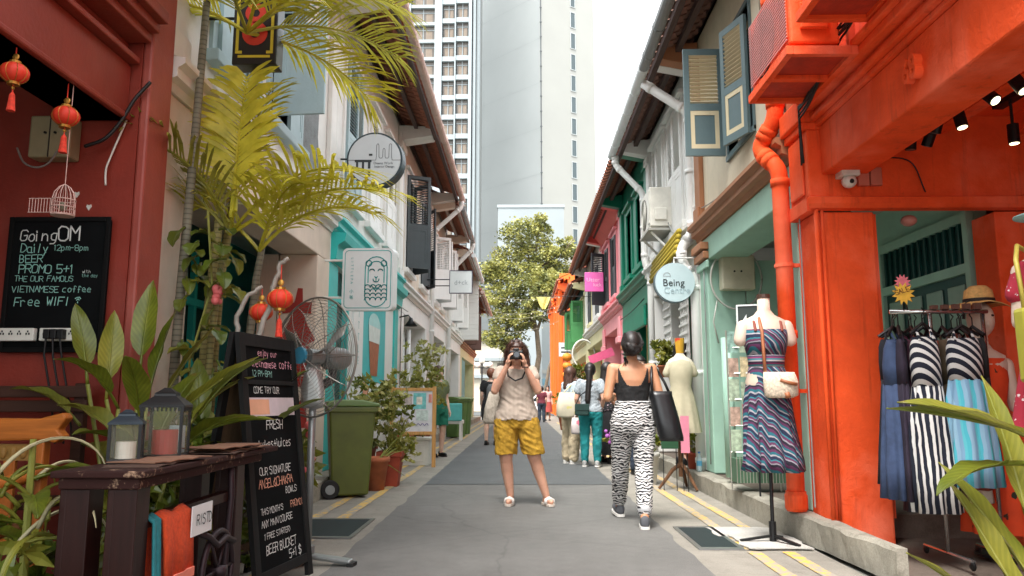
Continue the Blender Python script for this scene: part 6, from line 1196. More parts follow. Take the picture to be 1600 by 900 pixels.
# arrow sign and postcard rack
t = thing('arrow_sign', 'dark sign with a white arrow behind the striped sundress', 'sign', (2.1, 7.0, 1.55), R(-18)); m = MB(); m.box(-.14, .14, 0, .015, 0, .36); m.obj('board', plain('sign_green_black', '2f3a36', .5), t, world=False); m = MB(); 
for x0, x1, z0, z1 in ((-.14, .14, .345, .36), (-.14, .14, 0, .015), (-.14, -.125, .015, .345), (.125, .14, .015, .345)): m.box(x0, x1, -.008, -.001, z0, z1)
m.obj('border', SIGNW, t, world=False); m = MB(); m.prism([(-.115, .17), (-.05, .27), (-.05, .23), (.11, .25), (.11, .13), (-.05, .11), (-.05, .07)], lambda a, b: (a, -.004, b), lambda a, b: (a, -.001, b)); m.obj('arrow', SIGNW, t, world=False); m = MB(); m.box(-.008, .008, .016, .03, -1.36, .2); m.obj('post', BLACKM, t, world=False)
t = thing('postcard_rack', 'wire rack of faded postcards behind the striped sundress', 'rack', (2.2, 7.4, .2)); rr = random.Random(9); WIRE = plain('rack_wire', 'b9b7ac', .4, .6)
m = MB(); [m.tube([(2.0+dx, 7.55-dx*.35, .2), (2.0+dx, 7.55-dx*.35, 1.72)], .008, 6) for dx in (0, .42)]; [m.tube([(2.0, 7.55, z), (2.42, 7.4, z)], .006, 5) for z in (.55, .8, 1.05, 1.3, 1.55)]; m.obj('frame', WIRE, t)
for r_ in range(5):
    for k in range(4):
        x0 = 2.005+k*.104; m = MB(); z0 = .56+r_*.235; yy = 7.54-(x0-2)*.357; cc = rr.choice(('b9b58f', '8fb0a4', 'c9b07a', 'a8b8a0', 'b79a8a', 'd0c09a', '8a9a86')); m.box(x0, x0+.097, yy-.012, yy-.006, z0, z0+.2+rr.uniform(-.02, .015)); cdx = m.obj('postcard', plain('postcard_'+cc, cc, .6, var=.45, scale=22), t)
m = MB(); m.box(2.0, 2.45, 7.35, 7.6, .28, .5); m.obj('basket', plain('basket_green', '4a6a52', .6), t); m = MB(); [m.box(1.995+k*.03, 2.0+k*.03, 7.335, 7.345, .28, .52) for k in range(15)]; m.obj('basket_wire', WIRE, t)
# meter box on the mint wall
t = thing('meter_box', 'cream electricity box ringed by grey conduit on the mint cross wall', 'box', (2.53, 9.0, 2.3)); m = MB(); m.box(2.34, 2.72, 8.88, 9.05, 2.32, 2.72); m.obj('body', plain('box_cream', 'c6c0a6', .5), t, bev=.01); [MB().tube([(q, 8.87, 2.53), (q, 8.881, 2.53)], .012, 8).obj('knob', BLACKM, t) for q in (2.48, 2.56)]
m = MB(); m.tube([V((2.53+.3*cos(a), 9.0, 2.46+.36*sin(a))) for a in [2*pi*k/36 for k in range(37)]], .012, 6); m.tube([(2.3, 9.02, 2.2), (2.25, 9.02, 1.95), (2.3, 9.02, 1.7)], .008, 6); m.obj('conduit', plain('conduit_grey', 'b9b9b0', .5), t, smooth=True)
# white air conditioner
rk = thing('wall_shelf', 'white shelf carrying the white air conditioner on the white facade', 'shelf', (2.03, 11.4, 3.5)); m = MB(); m.box(1.85, 2.24, 11.0, 11.85, 3.5, 3.53); m.obj('shelf', GREY, rk); m = MB(); m.bar((2.23, 11.1, 3.15), (1.9, 11.1, 3.49), .03, .03); m.obj('brace', PIPEWH, rk); m = MB(); m.bar((2.23, 11.75, 3.15), (1.9, 11.75, 3.49), .03, .03); m.obj('brace', PIPEWH, rk)
ac_unit('air_conditioner', 'white air conditioner mounted on the white shophouse', (2.04, 11.42, 3.53), plain('ac_white', 'd6d3c9', .4), plain('ac_grille', 'b9b6ac', .5), -pi/2, H=.62)
# yellow ribbed awning rolls
t = thing('folded_awning', 'rolled yellow striped awning on the white facade under the air conditioner', 'awning', (2.1, 11, 2.95)); AWY = stripes('awning_yellow', [('8f7d20', 1), ('b8a236', 1)], 4, 'Y')
for k in range(5): m = MB(); m.tube([(2.03-.012*k, 9.72, 3.2-.07*k), (2.03-.012*k, 11.7, 3.12-.07*k)], .036, 8); m.obj('fold', AWY, t, smooth=True)
# cream dress mannequin on wooden tripod
t = thing('dress_form', 'dress form in a short-sleeved cream dress on a wooden tripod', 'mannequin', (1.87, 9.3, 0)); x, y = 1.9, 9.3; CRD = plain('cream_dress', 'b9b196', .85, var=.1, scale=9, b=.4); TRW = wood('tripod_wood', '6a4a34', .5, 2)
m = mannequin_torso(t, (x, y, 1.0), .88, SKINM); m.obj('bust', plain('form_cloth', 'd8cfbe', .8), t, smooth=True)
m = MB(); m.tube([(x, y, 1.6), (x, y, 1.78)], [.045, .06], 10); m.obj('price_card', floral('card_orange', 'd9a52f', 'd0402a', 9, .2), t)
m = MB(); m.loft([(x, y, .66, .22, .17, .07), (x, y, .9, .19, .145, .05), (x, y, 1.1, .15, .115, .02), (x, y, 1.2, .122, .095), (x, y, 1.3, .14, .11), (x, y, 1.42, .155, .112), (x, y, 1.5, .135, .08), (x, y, 1.53, .08, .06)], 44, 0, 10, close=False); m.cap((x+.12, y, 1.46), .05, (x+.165, y, 1.36), .048).cap((x-.12, y, 1.46), .05, (x-.165, y, 1.36), .048); m.obj('dress', CRD, t, smooth=True)
m = MB(); m.tube([(x-.03, y, .15), (x-.03, y, .95)], [.028, .018], 8); m.obj('pole', TRW, t)
for a in (185, 300, 65): m = MB(); q = V((x-.03, y, .3)); d = V((cos(R(a)), sin(R(a)), 0)); m.tube([q, q+d*.1-V((0, 0, .07)), q+d*.2-V((0, 0, .2)), q+d*.27-V((0, 0, .285))], [.026, .024, .02, .016], 7); m.obj('foot', TRW, t)
for x0, x1, y0, z0, z1, mt, lb in ((1.62, 1.82, 9.15, .48, .92, plain('dark_green_board', '1d4a2e', .6), 'dark green board leaning by the dress form'), (1.83, 1.93, 9.05, .44, .86, plain('pink_card', 'd9869c', .6), 'pink card hanging by the dress form')):
    m = MB(); m.box(x0, x1, y0, y0+.012, z0, z1); o = m.obj('shop_board', mt); tag(o, lb, 'board')
    m = MB(); m.box(x0+.02, x0+.028, y0+.02, y0+.03, 0, z1); o2 = m.obj('prop', BLACKM, o)
    m = MB(); m.box(x1-.028, x1-.02, y0+.02, y0+.03, 0, z1); m.obj('prop', BLACKM, o)
for lb, o, pr, ph, pm, r_, n, sd_, ms in (('yellow-green spiky plant in a clay trough beside the white downpipe', (2.15, 9.75, .2), .13, .2, TERRAD, (.22, .2, .16), 160, 61, (LIME, BROAD)), ('plant in a tall white pot at the dress form', (1.58, 9.85, 0), .13, .4, POTW, (.2, .2, .18), 140, 62, (BROAD, LIME)), ('purple-flowered plant in a clay pot by the three women', (1.48, 11.7, 0), .14, .3, TERRAD, (.22, .22, .22), 180, 63, (BROAD, LIME)), ('hanging leafy plant basket on the white arcade', (1.98, 10.6, 1.35), .12, .16, TERRA, (.2, .2, .26), 260, 64, (LIME, BROAD)), ('bushy shrub in a pot below the orange shophouse', (1.5, 27, 0), .25, .5, TERRA, (.5, .5, .5), 300, 65, (BROAD, LIME)), ('flowering shrub on the far kerb near the pale yellow house', (1.75, 24.5, .0), .25, 1.5, POTW, (.4, .4, .4), 240, 66, (LIME, BROAD))):
    t = thing('potted_plant', lb, 'plant', o, 0, 'potted plants on the right'); pot(t, o, pr, ph, pm); bush(t, (o[0], o[1], o[2]+ph+r_[2]*.7), r_, n, .1 if o[1] < 20 else .16, sd_, ms, base=(o[0], o[1], o[2]+ph*.8))
    if 'purple' in lb: m = MB(); [m.ball((o[0]-.1+rn.uniform(-.14, .1), o[1]-.15+rn.uniform(-.1, .1), .5+rn.uniform(-.1, .12)), .028, 6, 5) for _ in range(16)]; m.obj('flowers', plain('purple_flower', 'a45aa8', .6), t)['kind'] = 'stuff'
    if 'hanging' in lb: m = MB(); m.tube([(1.98, 10.6, 1.5), (2.2, 10.6, 1.9)], .006, 5).tube([(2.1, 10.6, 1.4), (2.24, 10.6, 1.42)], .012, 5); m.obj('hanger', BLACKM, t)
t = thing('water_bottle', 'clear plastic water bottle standing on the kerb', 'bottle', (2.1, 9.35, .2)); m = MB(); m.lathe([(.03, 0), (.033, .02), (.033, .15), (.014, .2), (.014, .215)], (2.1, 9.35, .2), 14); m.obj('body', plain('pet_plastic', 'b9cdd2', .15, alpha=.6), t, smooth=True); m = MB(); m.lathe([(.034, .07), (.034, .13)], (2.1, 9.35, .2), 14); m.obj('label', plain('label_blue', '4a8fb0', .5), t); m = MB(); m.tube([(2.1, 9.35, .415), (2.1, 9.35, .435)], .015, 10); m.obj('cap', plain('cap_blue', '2f6fb0', .5), t)
for k, z in enumerate((2.7, 2.35, 2.0, 1.65)):
    c = V((1.78, 30.5, z)); t = thing('orange_lantern', ['topmost', 'second', 'third', 'lowest'][k]+' round orange lantern of the string below the orange house', 'lantern', c-V((0, 0, .2)), 0, 'string of orange lanterns'); m = MB(); m.ball(c, (.2, .2, .17), 14, 10); m.obj('globe', plain('orange_paper', 'e08a2a', .6), t, smooth=True); m = MB(); m.tube([c+V((0, 0, .16)), c+V((0, 0, .34 if k else 1.6))], .012, 5); m.obj('cord', BLK, t)
t = thing('round_mirror', 'white hoop hanging on the pale yellow shopfront', 'hoop', (1.95, 24.8, 2.1)); m = MB(); m.tube([V((1.98+.36*cos(2*pi*k/30), 24.8, 2.5+.45*sin(2*pi*k/30))) for k in range(31)], .03, 7); m.obj('hoop', POTW, t); m = MB(); m.tube([(2.2, 24.85, 2.94), (1.98, 24.8, 2.94)], .015, 5); m.obj('hook', BLACKM, t)
t = thing('pink_banner', 'small tilted magenta board above the three women', 'sign', (1.95, 18.6, 2.0)); m = MB(); m.bar((1.62, 18.6, 1.98), (2.2, 18.6, 2.2), .03, .2, (0, 0, 1)); m.obj('board', plain('magenta_board', 'd0567e', .6), t)

# cables and small fixings along the facades
for lb, pts, r in (('grey cable clipped under the turquoise shop cornice', [(-2.17, 9.4, 2.72), (-2.17, 14.5, 2.7)], .008), ('black cable running down the white pillar past the turquoise shop', [(-2.34, 14.75, 5.9), (-2.34, 14.8, 3.4), (-2.2, 14.8, 3.1), (-2.34, 14.8, 2.9), (-2.34, 14.82, .3)], .009), ('cable sagging along the white upper wall by the charcoal shutters', [(-2.33, 14.7, 3.45), (-2.3, 17.0, 3.4), (-2.33, 19.4, 3.46)], .009), ('thin cable looped along the cream upper wall above the brown cornice', [(2.21, 6.3, 3.35), (2.21, 7.8, 3.3), (2.21, 9.4, 3.4)], .007), ('cable running up the mint pillar beside the white downpipe', [(2.2, 9.2, .3), (2.2, 9.2, 2.65)], .007), ('black cable along the green house sign panel', [(2.14, 13.4, 2.8), (2.14, 16.7, 2.76)], .009), ('cable draped from the air conditioner to the white downpipe', [(2.14, 11.0, 3.6), (2.1, 10.3, 3.3), (2.16, 9.7, 3.2)], .01)):
    cable('facade_cable', lb, pts, r, BLK if 'black' in lb else plain('grey_cable'), 'cable', 'cables on the facades', .03)
# ================================================================ open clothes shop on the right
def hang_dress(name, label, x, y, ztop, zhem, w0, w1, mat, rz=0, folds=9, bod=None, grp='dresses on the rack', phase=0, dep=.09):
    t = thing(name, label, 'dress', (x, y, zhem), rz, grp); H = ztop-zhem; m = MB(); zb = H*.68
    m.loft([(0, 0, 0, w1, dep*1.3, .12), (0, 0, H*.2, w1*.93, dep*1.2, .11), (0, 0, H*.45, w1*.82, dep, .08), (0, 0, zb, w0*.95, dep*.8, .03)], 64, 0, folds, phase, close=False); m.obj('skirt', mat, t, world=False, smooth=True, solid=.003)
    m = MB(); m.loft([(0, 0, zb-.005, w0*.96, dep*.8), (0, 0, H*.8, w0, dep*.8), (0, 0, H*.9, w0*.95, dep*.6), (0, 0, H*.95, w0*.8, dep*.35)], 32, .0, close=False); m.obj('bodice', bod or mat, t, world=False, smooth=True, solid=.003)
    for s_ in (-1, 1): m = MB(); m.tube([(s_*w0*.55, -dep*.4, H*.93), (s_*w0*.5, 0, H)], .008, 5); m.obj('strap', bod or mat, t, world=False)
    m = MB(); m.tube([(-w0*.95, 0, H*.97), (-w0*.5, 0, H*1.0), (0, 0, H+.035), (w0*.5, 0, H*1.0), (w0*.95, 0, H*.97)], .011, 6).tube([(0, 0, H+.03), (0, 0, H+.09), (.02, 0, H+.115), (.0, 0, H+.135)], .004, 5); m.obj('hanger', BLACKM, t, world=False); return t
BWST = stripes('navy_white_stripes', [('141a2a', 1.3), ('d5d4d0', 1)], 8.5, 'X', 1.5); BWCH = stripes('navy_white_chevron', [('141a2a', 1.2), ('d5d4d0', 1)], 9, 'DIAGONAL', 0)
AQUA = stripes('aqua_pleats', [('4fb6c6', 1), ('8fb7cf', 1.4), ('7fa6c4', 1.4), ('5fc0cb', .8)], 4.5, 'X', 1.5); PALMP = floral('orange_palm_print', 'e0491c', '2a2a1c', 9, .13); REDF = floral('red_floral_print', 'a8263a', 'e0cfd0', 30, .12)
hang_dress('hanging_dress', 'navy and white striped maxi dress hanging on the rack', 2.57, 4.95, 1.5, .36, .095, .155, BWST, R(8), 9, BWCH); hang_dress('hanging_dress', 'pleated pale blue sundress hanging on the rack', 2.79, 4.9, 1.48, .52, .105, .165, AQUA, R(-6), 10, BWCH, phase=1)
for k, (x, cc, lb) in enumerate(((2.5, '1a1a22', 'black dress squeezed at the rack end by the orange pillar'), (2.54, '9cc3b4', 'pale mint dress half hidden behind the striped maxi dress'), (2.96, '8a6a6a', 'dusty pink patterned skirt behind the pale blue sundress'), (2.74, '2a2430', 'dark printed dress behind the two front dresses'))): hang_dress('hanging_dress', lb, x, 5.2+.06*k, 1.5, (.5, .45, .42, .3)[k], .1, .14, plain('cloth_'+cc, cc, .85, var=.25, scale=14), R(10*k-10), 8, phase=k)
t = thing('clothes_rack', 'chrome clothes rack on castors inside the orange shop', 'rack', (2.75, 5.05, .05)); CHR = plain('chrome', 'b9b9b7', .2, .9)
m = MB(); m.tube([(2.4, 5.02, 1.615), (3.02, 5.0, 1.615)], .014, 10); m.obj('rail', CHR, t, smooth=True)
for x in (2.66, 3.0): m = MB(); m.tube([(x, 5.02, .1), (x, 5.02, 1.615)], .013, 8); m.obj('upright', CHR, t, smooth=True); m = MB(); m.tube([(x, 4.75, .1), (x, 5.3, .1)], .013, 8); m.obj('foot', CHR, t); [MB().ball((x, q, .075), (.015, .03, .03), 10, 8).obj('castor', BLACKM, t) for q in (4.76, 5.29)]
for k in range(5): m = MB(); m.box(2.66+k*.07, 2.7+k*.07, 4.985, 5.02, 1.63, 1.655+.004*k); m.obj('hanger_clip', plain('clip_brown', '5a3f34', .5), t)
for k, (x, y, cc, zb_, lb) in enumerate(((2.68, 5.16, 'b0543a', .55, 'rust skirt showing between the striped and blue dresses'), (2.9, 5.14, 'c9c2b4', .4, 'ivory dress behind the pale blue sundress'), (2.63, 5.24, '7a3b52', .6, 'plum dress deep in the rack behind the striped maxi dress'), (2.45, 5.1, '3a4a6a', .42, 'navy dress peeping past the orange pillar'))): hang_dress('hanging_dress', lb, x, y, 1.49, zb_, .1, .13, plain('cloth_'+cc, cc, .85, var=.25, scale=14), R(25*k-30), 8, phase=k+2)
for k, cc in enumerate(('2b2233', '5a3044', '232a3a', '6a5a44', '8f4a3a', '2a2a2a')): hang_dress('hanging_dress', ['deep purple', 'wine red', 'midnight blue', 'khaki', 'brick coloured', 'plain charcoal'][k]+' garment seen edge-on in the packed rack', 2.47+.1*k, 5.06+.03*(k % 2), 1.49, .42+.07*(k % 3), .12, .15, plain('cloth_'+cc, cc, .85, var=.3, scale=14), R(68+5*k), 7, phase=k, dep=.05)
# starburst price tags
for k, (c, r, cc, lb, s_) in enumerate((((2.44, 4.9, 1.72), .075, 'd9a93a', 'yellow starburst price tag on the clothes rack', 'SALE'), ((2.47, 4.96, 1.8), .055, 'd9727c', 'pink starburst tag behind the yellow one', ''))):
    t = thing('price_tag', lb, 'price tag', V(c)-V((0, 0, r))); m = MB(); P = [((r if i % 2 else r*.62)*cos(2*pi*i/24), (r if i % 2 else r*.62)*sin(2*pi*i/24)) for i in range(24)]; m.prism(P, lambda a, b: (c[0]+a, c[1], c[2]+b), lambda a, b: (c[0]+a, c[1]+.006, c[2]+b)); m.obj('card', plain('tag_'+cc, cc, .6, var=.2, scale=20), t)
    if s_: chalk('SALE', .03, (c[0]-.05, c[1]-.002, c[2]-.01), (1, 0, .3), (-.3, 0, 1), t, plain('tag_ink', '6a3a1a', .6), .14, 2, .1)
    m = MB(); m.tube([(c[0], c[1]+.008, c[2]), (c[0]+.05, 5.02, 1.615)], .004, 5); m.obj('clip', BLACKM, t)
# hatted mannequin in orange palm print
t = thing('hat_mannequin', 'mannequin in straw sunhat and orange palm-print dress', 'mannequin', (3.08, 5.2, .02)); x, y = 3.08, 5.2
m = mannequin_torso(t, (x, y, .82), .95, SKINM); m.ball((x, y-.02, 1.58), (.08, .095, .12), 18, 14); m.ball((x, y-.1, 1.545), (.014, .02, .025), 8, 6); m.cap((x+.155, y, 1.28), .045, (x+.19, y, 1.0), .036).cap((x-.155, y, 1.28), .045, (x-.19, y, 1.0), .036); m.obj('figure', SKINM, t, smooth=True)
m = MB(); m.loft([(x, y, .2, .2, .16, .07), (x, y, .6, .19, .15, .04), (x, y, .85, .165, .12), (x, y, 1.02, .125, .095), (x, y, 1.18, .15, .118), (x, y, 1.32, .15, .085)], 44, 0, 9, close=False); m.obj('dress', PALMP, t, smooth=True); m = MB(); m.tube([(x, y, .06), (x, y, .8)], .018, 8); m.tube([(x, y, .05), (x, y, .065)], .14, 20); m.obj('stand', BLACKM, t)
STRAW = plain('straw', 'd6ae6a', .85, var=.2, scale=50, b=.5, bs=120); m = MB(); b = len(m.v); n = 36
prof = [(.0, .145), (.05, .14), (.082, .11), (.09, .06), (.095, .03), (.14, .02), (.19, .0)]
for i, (r, z) in enumerate(prof):
    for k in range(n): a = 2*pi*k/n; wv = .018*sin(3*a+.6)*(1 if i == 6 else .5 if i == 5 else 0); m.v.append(V((x+r*cos(a), y-.02+r*sin(a), 1.665+z+wv)))
m.f = [(i*n+k, i*n+(k+1) % n, (i+1)*n+(k+1) % n, (i+1)*n+k) for i in range(6) for k in range(n)]; m.mi = [0]*len(m.f); m.obj('sunhat', STRAW, t, smooth=True, solid=.004)
m = MB(); m.lathe([(.096, .03), (.0975, .035), (.0955, .055)], (x, y-.02, 1.665), 30); m.tube([(x-.09, y-.05, 1.7), (x-.13, y-.07, 1.66), (x-.135, y-.06, 1.58)], .01, 6); m.obj('hat_ribbon', plain('hat_black', '1c1a1a', .7), t)
m = MB(); [m.ball((x+s_*.028, y-.104, 1.6), (.016, .006, .008), 8, 6) for s_ in (-1, 1)]; m.obj('eyes', plain('eye_dark', '2a201c', .4), t)
# red floral dress
t = thing('floral_mannequin', 'mannequin in a red floral dress beside the yellow-green bag', 'mannequin', (2.78, 4.05, .03)); x, y = 2.79, 4.05
m = mannequin_torso(t, (x, y, 1.25), .95, SKINM); m.ball((x, y-.02, 2.0), (.075, .09, .11), 16, 12); m.cap((x-.15, y, 1.72), .045, (x-.18, y, 1.45), .036); m.obj('figure', SKINM, t, smooth=True)
m = MB(); m.loft([(x, y, .9, .24, .18, .05), (x, y, 1.1, .2, .15, .04), (x, y, 1.28, .165, .12, .01), (x, y, 1.45, .125, .1), (x, y, 1.62, .16, .125), (x, y, 1.73, .165, .1), (x, y, 1.8, .1, .06)], 44, 0, 9, close=False); m.cap((x-.13, y, 1.72), .058, (x-.18, y, 1.6), .055); m.obj('dress', REDF, t, smooth=True)
m = MB(); m.loft([(x+.02, y+.1, .15, .2, .14, .06), (x+.02, y+.1, .55, .18, .13, .05), (x+.02, y+.1, .95, .14, .1)], 40, 0, 8, close=False); m.obj('underskirt', PALMP, t, smooth=True); m = MB(); m.tube([(x, y, .05), (x, y, 1.25)], .018, 8).tube([(x, y, .05), (x, y, .065)], .15, 20); m.obj('stand', BLACKM, t)
m = MB(); m.ball((x, y-.02, 2.05), (.088, .1, .075), 18, 12); m.lathe([(.085, 0), (.15, -.02), (.15, -.028)], (x-.02, y-.05, 2.035), 24); m.obj('cap', plain('aqua_cap', '9cc6c4', .7), t, smooth=True)
t = thing('tote_bag', 'yellow-green leather tote bag hanging at the red floral dress', 'bag', (2.56, 3.82, 1.13)); LB = plain('olive_leather', 'a8a43c', .45, var=.12, scale=6, b=.15)
m = MB(); m.prism([(-.1, 0), (.14, 0), (.15, .37), (-.105, .37)], lambda a, b: (2.57+a, 3.78, 1.13+b), lambda a, b: (2.57+a, 3.88, 1.13+b)); m.obj('body', LB, t, bev=.02); m = MB(); m.tube([(2.5, 3.83, 1.5), (2.5, 3.86, 1.75), (2.57, 3.95, 1.84), (2.66, 3.98, 1.8)], .012, 6); m.obj('handle', plain('olive_strap', 'b9a94a', .5), t, smooth=True)
# ceiling spotlights, cctv, switches
for k, (x, y, z, lit, rx) in enumerate(((2.96, 4.45, 2.99, 1, -25), (2.9, 4.66, 2.99, 1, -35), (2.94, 5.0, 2.99, 1, -10), (2.86, 5.06, 2.99, 0, 20), (2.96, 5.34, 2.99, 0, 25), (2.84, 5.42, 2.99, 0, 5), (3.5, 5.3, 2.99, 1, 0))):
    t = thing('spotlight', 'black ceiling spotlight, '+['lit, tilted inward closest to the number 68 beam end', 'lit and strongly tilted', 'lit, pointing almost straight down beside an unlit one', 'unlit, tucked beside a lit one', 'unlit, near the cross wall, tilted', 'unlit, upright, closest to the cross wall', 'lit, hanging from the short black track'][k], 'spotlight', (x, y, z-.16), 0, 'shop spotlights'); Mx = Euler((R(rx), R(rx*.5), 0)).to_matrix(); o = V((x, y, z))
    m = MB(); m.tube([o, o+Mx @ V((0, 0, -.14))], .038, 16); m.obj('can', BLACKM, t, smooth=False); m = MB(); m.tube([o+V((0, 0, .2)), o], .01, 6); m.obj('stem', BLACKM, t)
    m = MB(); e = o+Mx @ V((0, 0, -.1405)); m.tube([e, e+Mx @ V((0, 0, -.003))], .03, 16); m.obj('lens', plain('lamp_lit', 'fff0c0', .3, emit=1.6) if lit else plain('lamp_off', '55544e', .3), t)
m = MB(); m.box(3.46, 3.54, 4.2, 5.45, 3.16, 3.198); tag(m.obj('light_track', BLACKM), 'black lighting track under the orange ceiling', 'track')
t = thing('cctv_camera', 'white dome security camera on the orange cross wall', 'camera', (2.45, 5.6, 2.62)); m = MB(); m.box(2.38, 2.52, 5.56, 5.69, 2.7, 2.76); m.obj('mount', SOCK, t, bev=.01); m = MB(); m.ball((2.45, 5.61, 2.665), (.055, .055, .05), 16, 12); m.obj('dome', SOCK, t, smooth=True); m = MB(); m.ball((2.45, 5.562, 2.655), .018, 10, 8); m.obj('lens', BLACKM, t)
t = thing('switch_box', 'pair of painted switch boxes on the orange cross wall', 'switch', (2.62, 5.67, 2.64)); [(MB().box(x0, x0+.085, 5.66, 5.699, 2.65, 2.79).obj('box', paint('dull_orange_box', 'c9705a', .5), t, bev=.006)) for x0 in (2.545, 2.64)]
cable('ceiling_cable', 'thin black cable looping over the orange cross wall', [(2.48, 5.68, 2.77), (2.7, 5.68, 2.86), (2.95, 5.68, 2.84), (3.05, 5.68, 2.6)], .005, BLK); t = thing('door_bell', 'pink dome lamp under the orange ledge', 'lamp', (3.02, 5.9, 2.4)); m = MB(); m.ball((3.02, 5.9, 2.43), (.06, .06, .045), 14, 8); m.obj('dome', plain('pink_dome', 'c98a7c', .4), t, smooth=True)
# foreground leaves from a pot outside the picture edge
heliconia('broad-leaved plant leaning in from the right beside the dresses', (1.62, 2.3, .0), [(-.08, -.05, .9, 172, 28, .36, .12, 25, 25), (-.12, 0, .95, 176, 14, .32, .1, 10, -20), (-.1, .05, .86, 200, 5, .3, .12, 40, 0), (-.1, 0, .42, 140, 62, .42, .13, 12, 20), (-.06, .05, .5, 60, 78, .5, .15, 10, 0), (0, 0, .7, 20, 60, .4, .14, 30, 0), (-.14, -.02, .3, 170, 48, .38, .12, 20, 0), (.05, 0, .6, 300, 60, .4, .14, 30, 0), (-.2, -.1, .36, 128, 66, .4, .13, 8, 10), (-.14, .02, .62, 110, 80, .42, .13, 10, 0)], 17)
# ================================================================ people
def bake(m, name, mat, parent, vox, it=6, keep=None, solid=0, fold=0):
    """voxel-merge overlapping volumes into one continuous skin, then trim"""
    me = m.mesh('tmp', mat if isinstance(mat, list) else [mat]); o = bpy.data.objects.new('tmp', me); C.objects.link(o)
    r = o.modifiers.new('r', 'REMESH'); r.mode = 'VOXEL'; r.voxel_size = vox; s_ = o.modifiers.new('s', 'SMOOTH'); s_.factor = .5; s_.iterations = it
    dg = bpy.context.evaluated_depsgraph_get(); me2 = bpy.data.meshes.new_from_object(o.evaluated_get(dg)); bpy.data.objects.remove(o); me2.name = name
    bm = bmesh.new(); bm.from_mesh(me2)
    if keep: bmesh.ops.delete(bm, geom=[f for f in bm.faces if not keep(f.calc_center_median())], context='FACES')
    if fold:
        bm.normal_update()
        for v in bm.verts:
            p = v.co; a_ = noise.noise(V((p.x*7, p.y*7, p.z*17+p.x*9))); b_ = noise.noise(V((p.x*16+5, p.y*16, p.z*9-p.x*8))); v.co = p+v.normal*fold*((.5-abs(a_))*1.5+(.4-abs(b_))*.9)
    for f in bm.faces: f.smooth = True
    bm.to_mesh(me2); bm.free(); me2.materials.clear(); [me2.materials.append(q) for q in (mat if isinstance(mat, list) else [mat])]
    b = bpy.data.objects.new(name, me2); C.objects.link(b); b.parent = parent
    if solid: md = b.modifiers.new('thickness', 'SOLIDIFY'); md.thickness = solid; md.offset = 0
    return b
def skin(name, c):
    if name in MATS: return MATS[name]
    m, nt, p = newmat(name); v = coords(nt); n = noi(nt, v, 14, 4); base = ramp(nt, n, [(.3, sc(col(c), .9)), (.7, sc(col(c), 1.08))]); nt.links.new(base, p.inputs['Base Color']); p.inputs['Roughness'].default_value = .5
    p.inputs['Subsurface Weight'].default_value = .12; p.inputs['Subsurface Radius'].default_value = (.02, .008, .005); p.inputs['Subsurface Scale'].default_value = .5; MATS[name] = m; return m
SK1 = skin('skin_warm', 'cf9c83'); SK2 = skin('skin_tan', 'c08a68'); SK3 = skin('skin_light', 'd9b09a')
HAIRB = plain('hair_black', '1f1917', .45, var=.4, scale=40, b=.5, bs=60); HAIRBR = plain('hair_brown', '4a3026', .45, var=.35, scale=40, b=.5, bs=60); HAIRR = plain('hair_auburn', '7a4a34', .5, var=.3, scale=40, b=.5)
def fingers(m, w, d, n, s, curl=.5, k=1.0):
    """hand from wrist w pointing along d, palm facing n, s=+1/-1 thumb side"""
    w, d, n = V(w), V(d).normalized(), V(n); n = (n-d*n.dot(d)).normalized(); x = d.cross(n)*s; m.cap(w, .022*k, w+d*.03*k, .026*k)
    for j in range(4): m.cap(w+d*.025*k+x*(j-1.5)*.015*k, .013*k, w+d*.075*k+x*(j-1.5)*.018*k, .0115*k, 8)
    for j, L in enumerate((.062, .074, .07, .054)):
        p = w+d*.078*k+x*(1.5-j)*.0185*k; dd = d; L *= k
        for q, f in enumerate((.42, .33, .25)): a = curl*(.5+q*.5); dd = (dd*cos(a)+n*sin(a)); e = p+dd*L*f; m.cap(p, (.0085-.001*q)*k, e, (.0078-.001*q)*k, 7); p = e
    p = w+d*.02*k+x*.024*k; dd = (d*.6+x*.75+n*.25).normalized(); e = p+dd*.035*k; m.cap(p, .012*k, e, .0095*k, 8); dd = (dd+d*.5+n*curl*.6).normalized(); m.cap(e, .0095*k, e+dd*.03*k, .0078*k, 8)
DEF = dict(hip=(.09, 0, .83), knee=(.1, -.015, .46), ankle=(.1, .02, .085), sh=(.165, .005, 1.315), el=(.205, .03, 1.05), wr=(.215, -.05, .83))
RINGS = [(0, .0, .76, .135, .1), (0, .005, .83, .172, .118), (0, .005, .9, .168, .112), (0, 0, .98, .14, .096), (0, 0, 1.04, .128, .09), (0, 0, 1.12, .138, .1), (0, 0, 1.21, .152, .108), (0, .005, 1.29, .158, .09), (0, .01, 1.34, .11, .068), (0, .012, 1.375, .06, .055)]
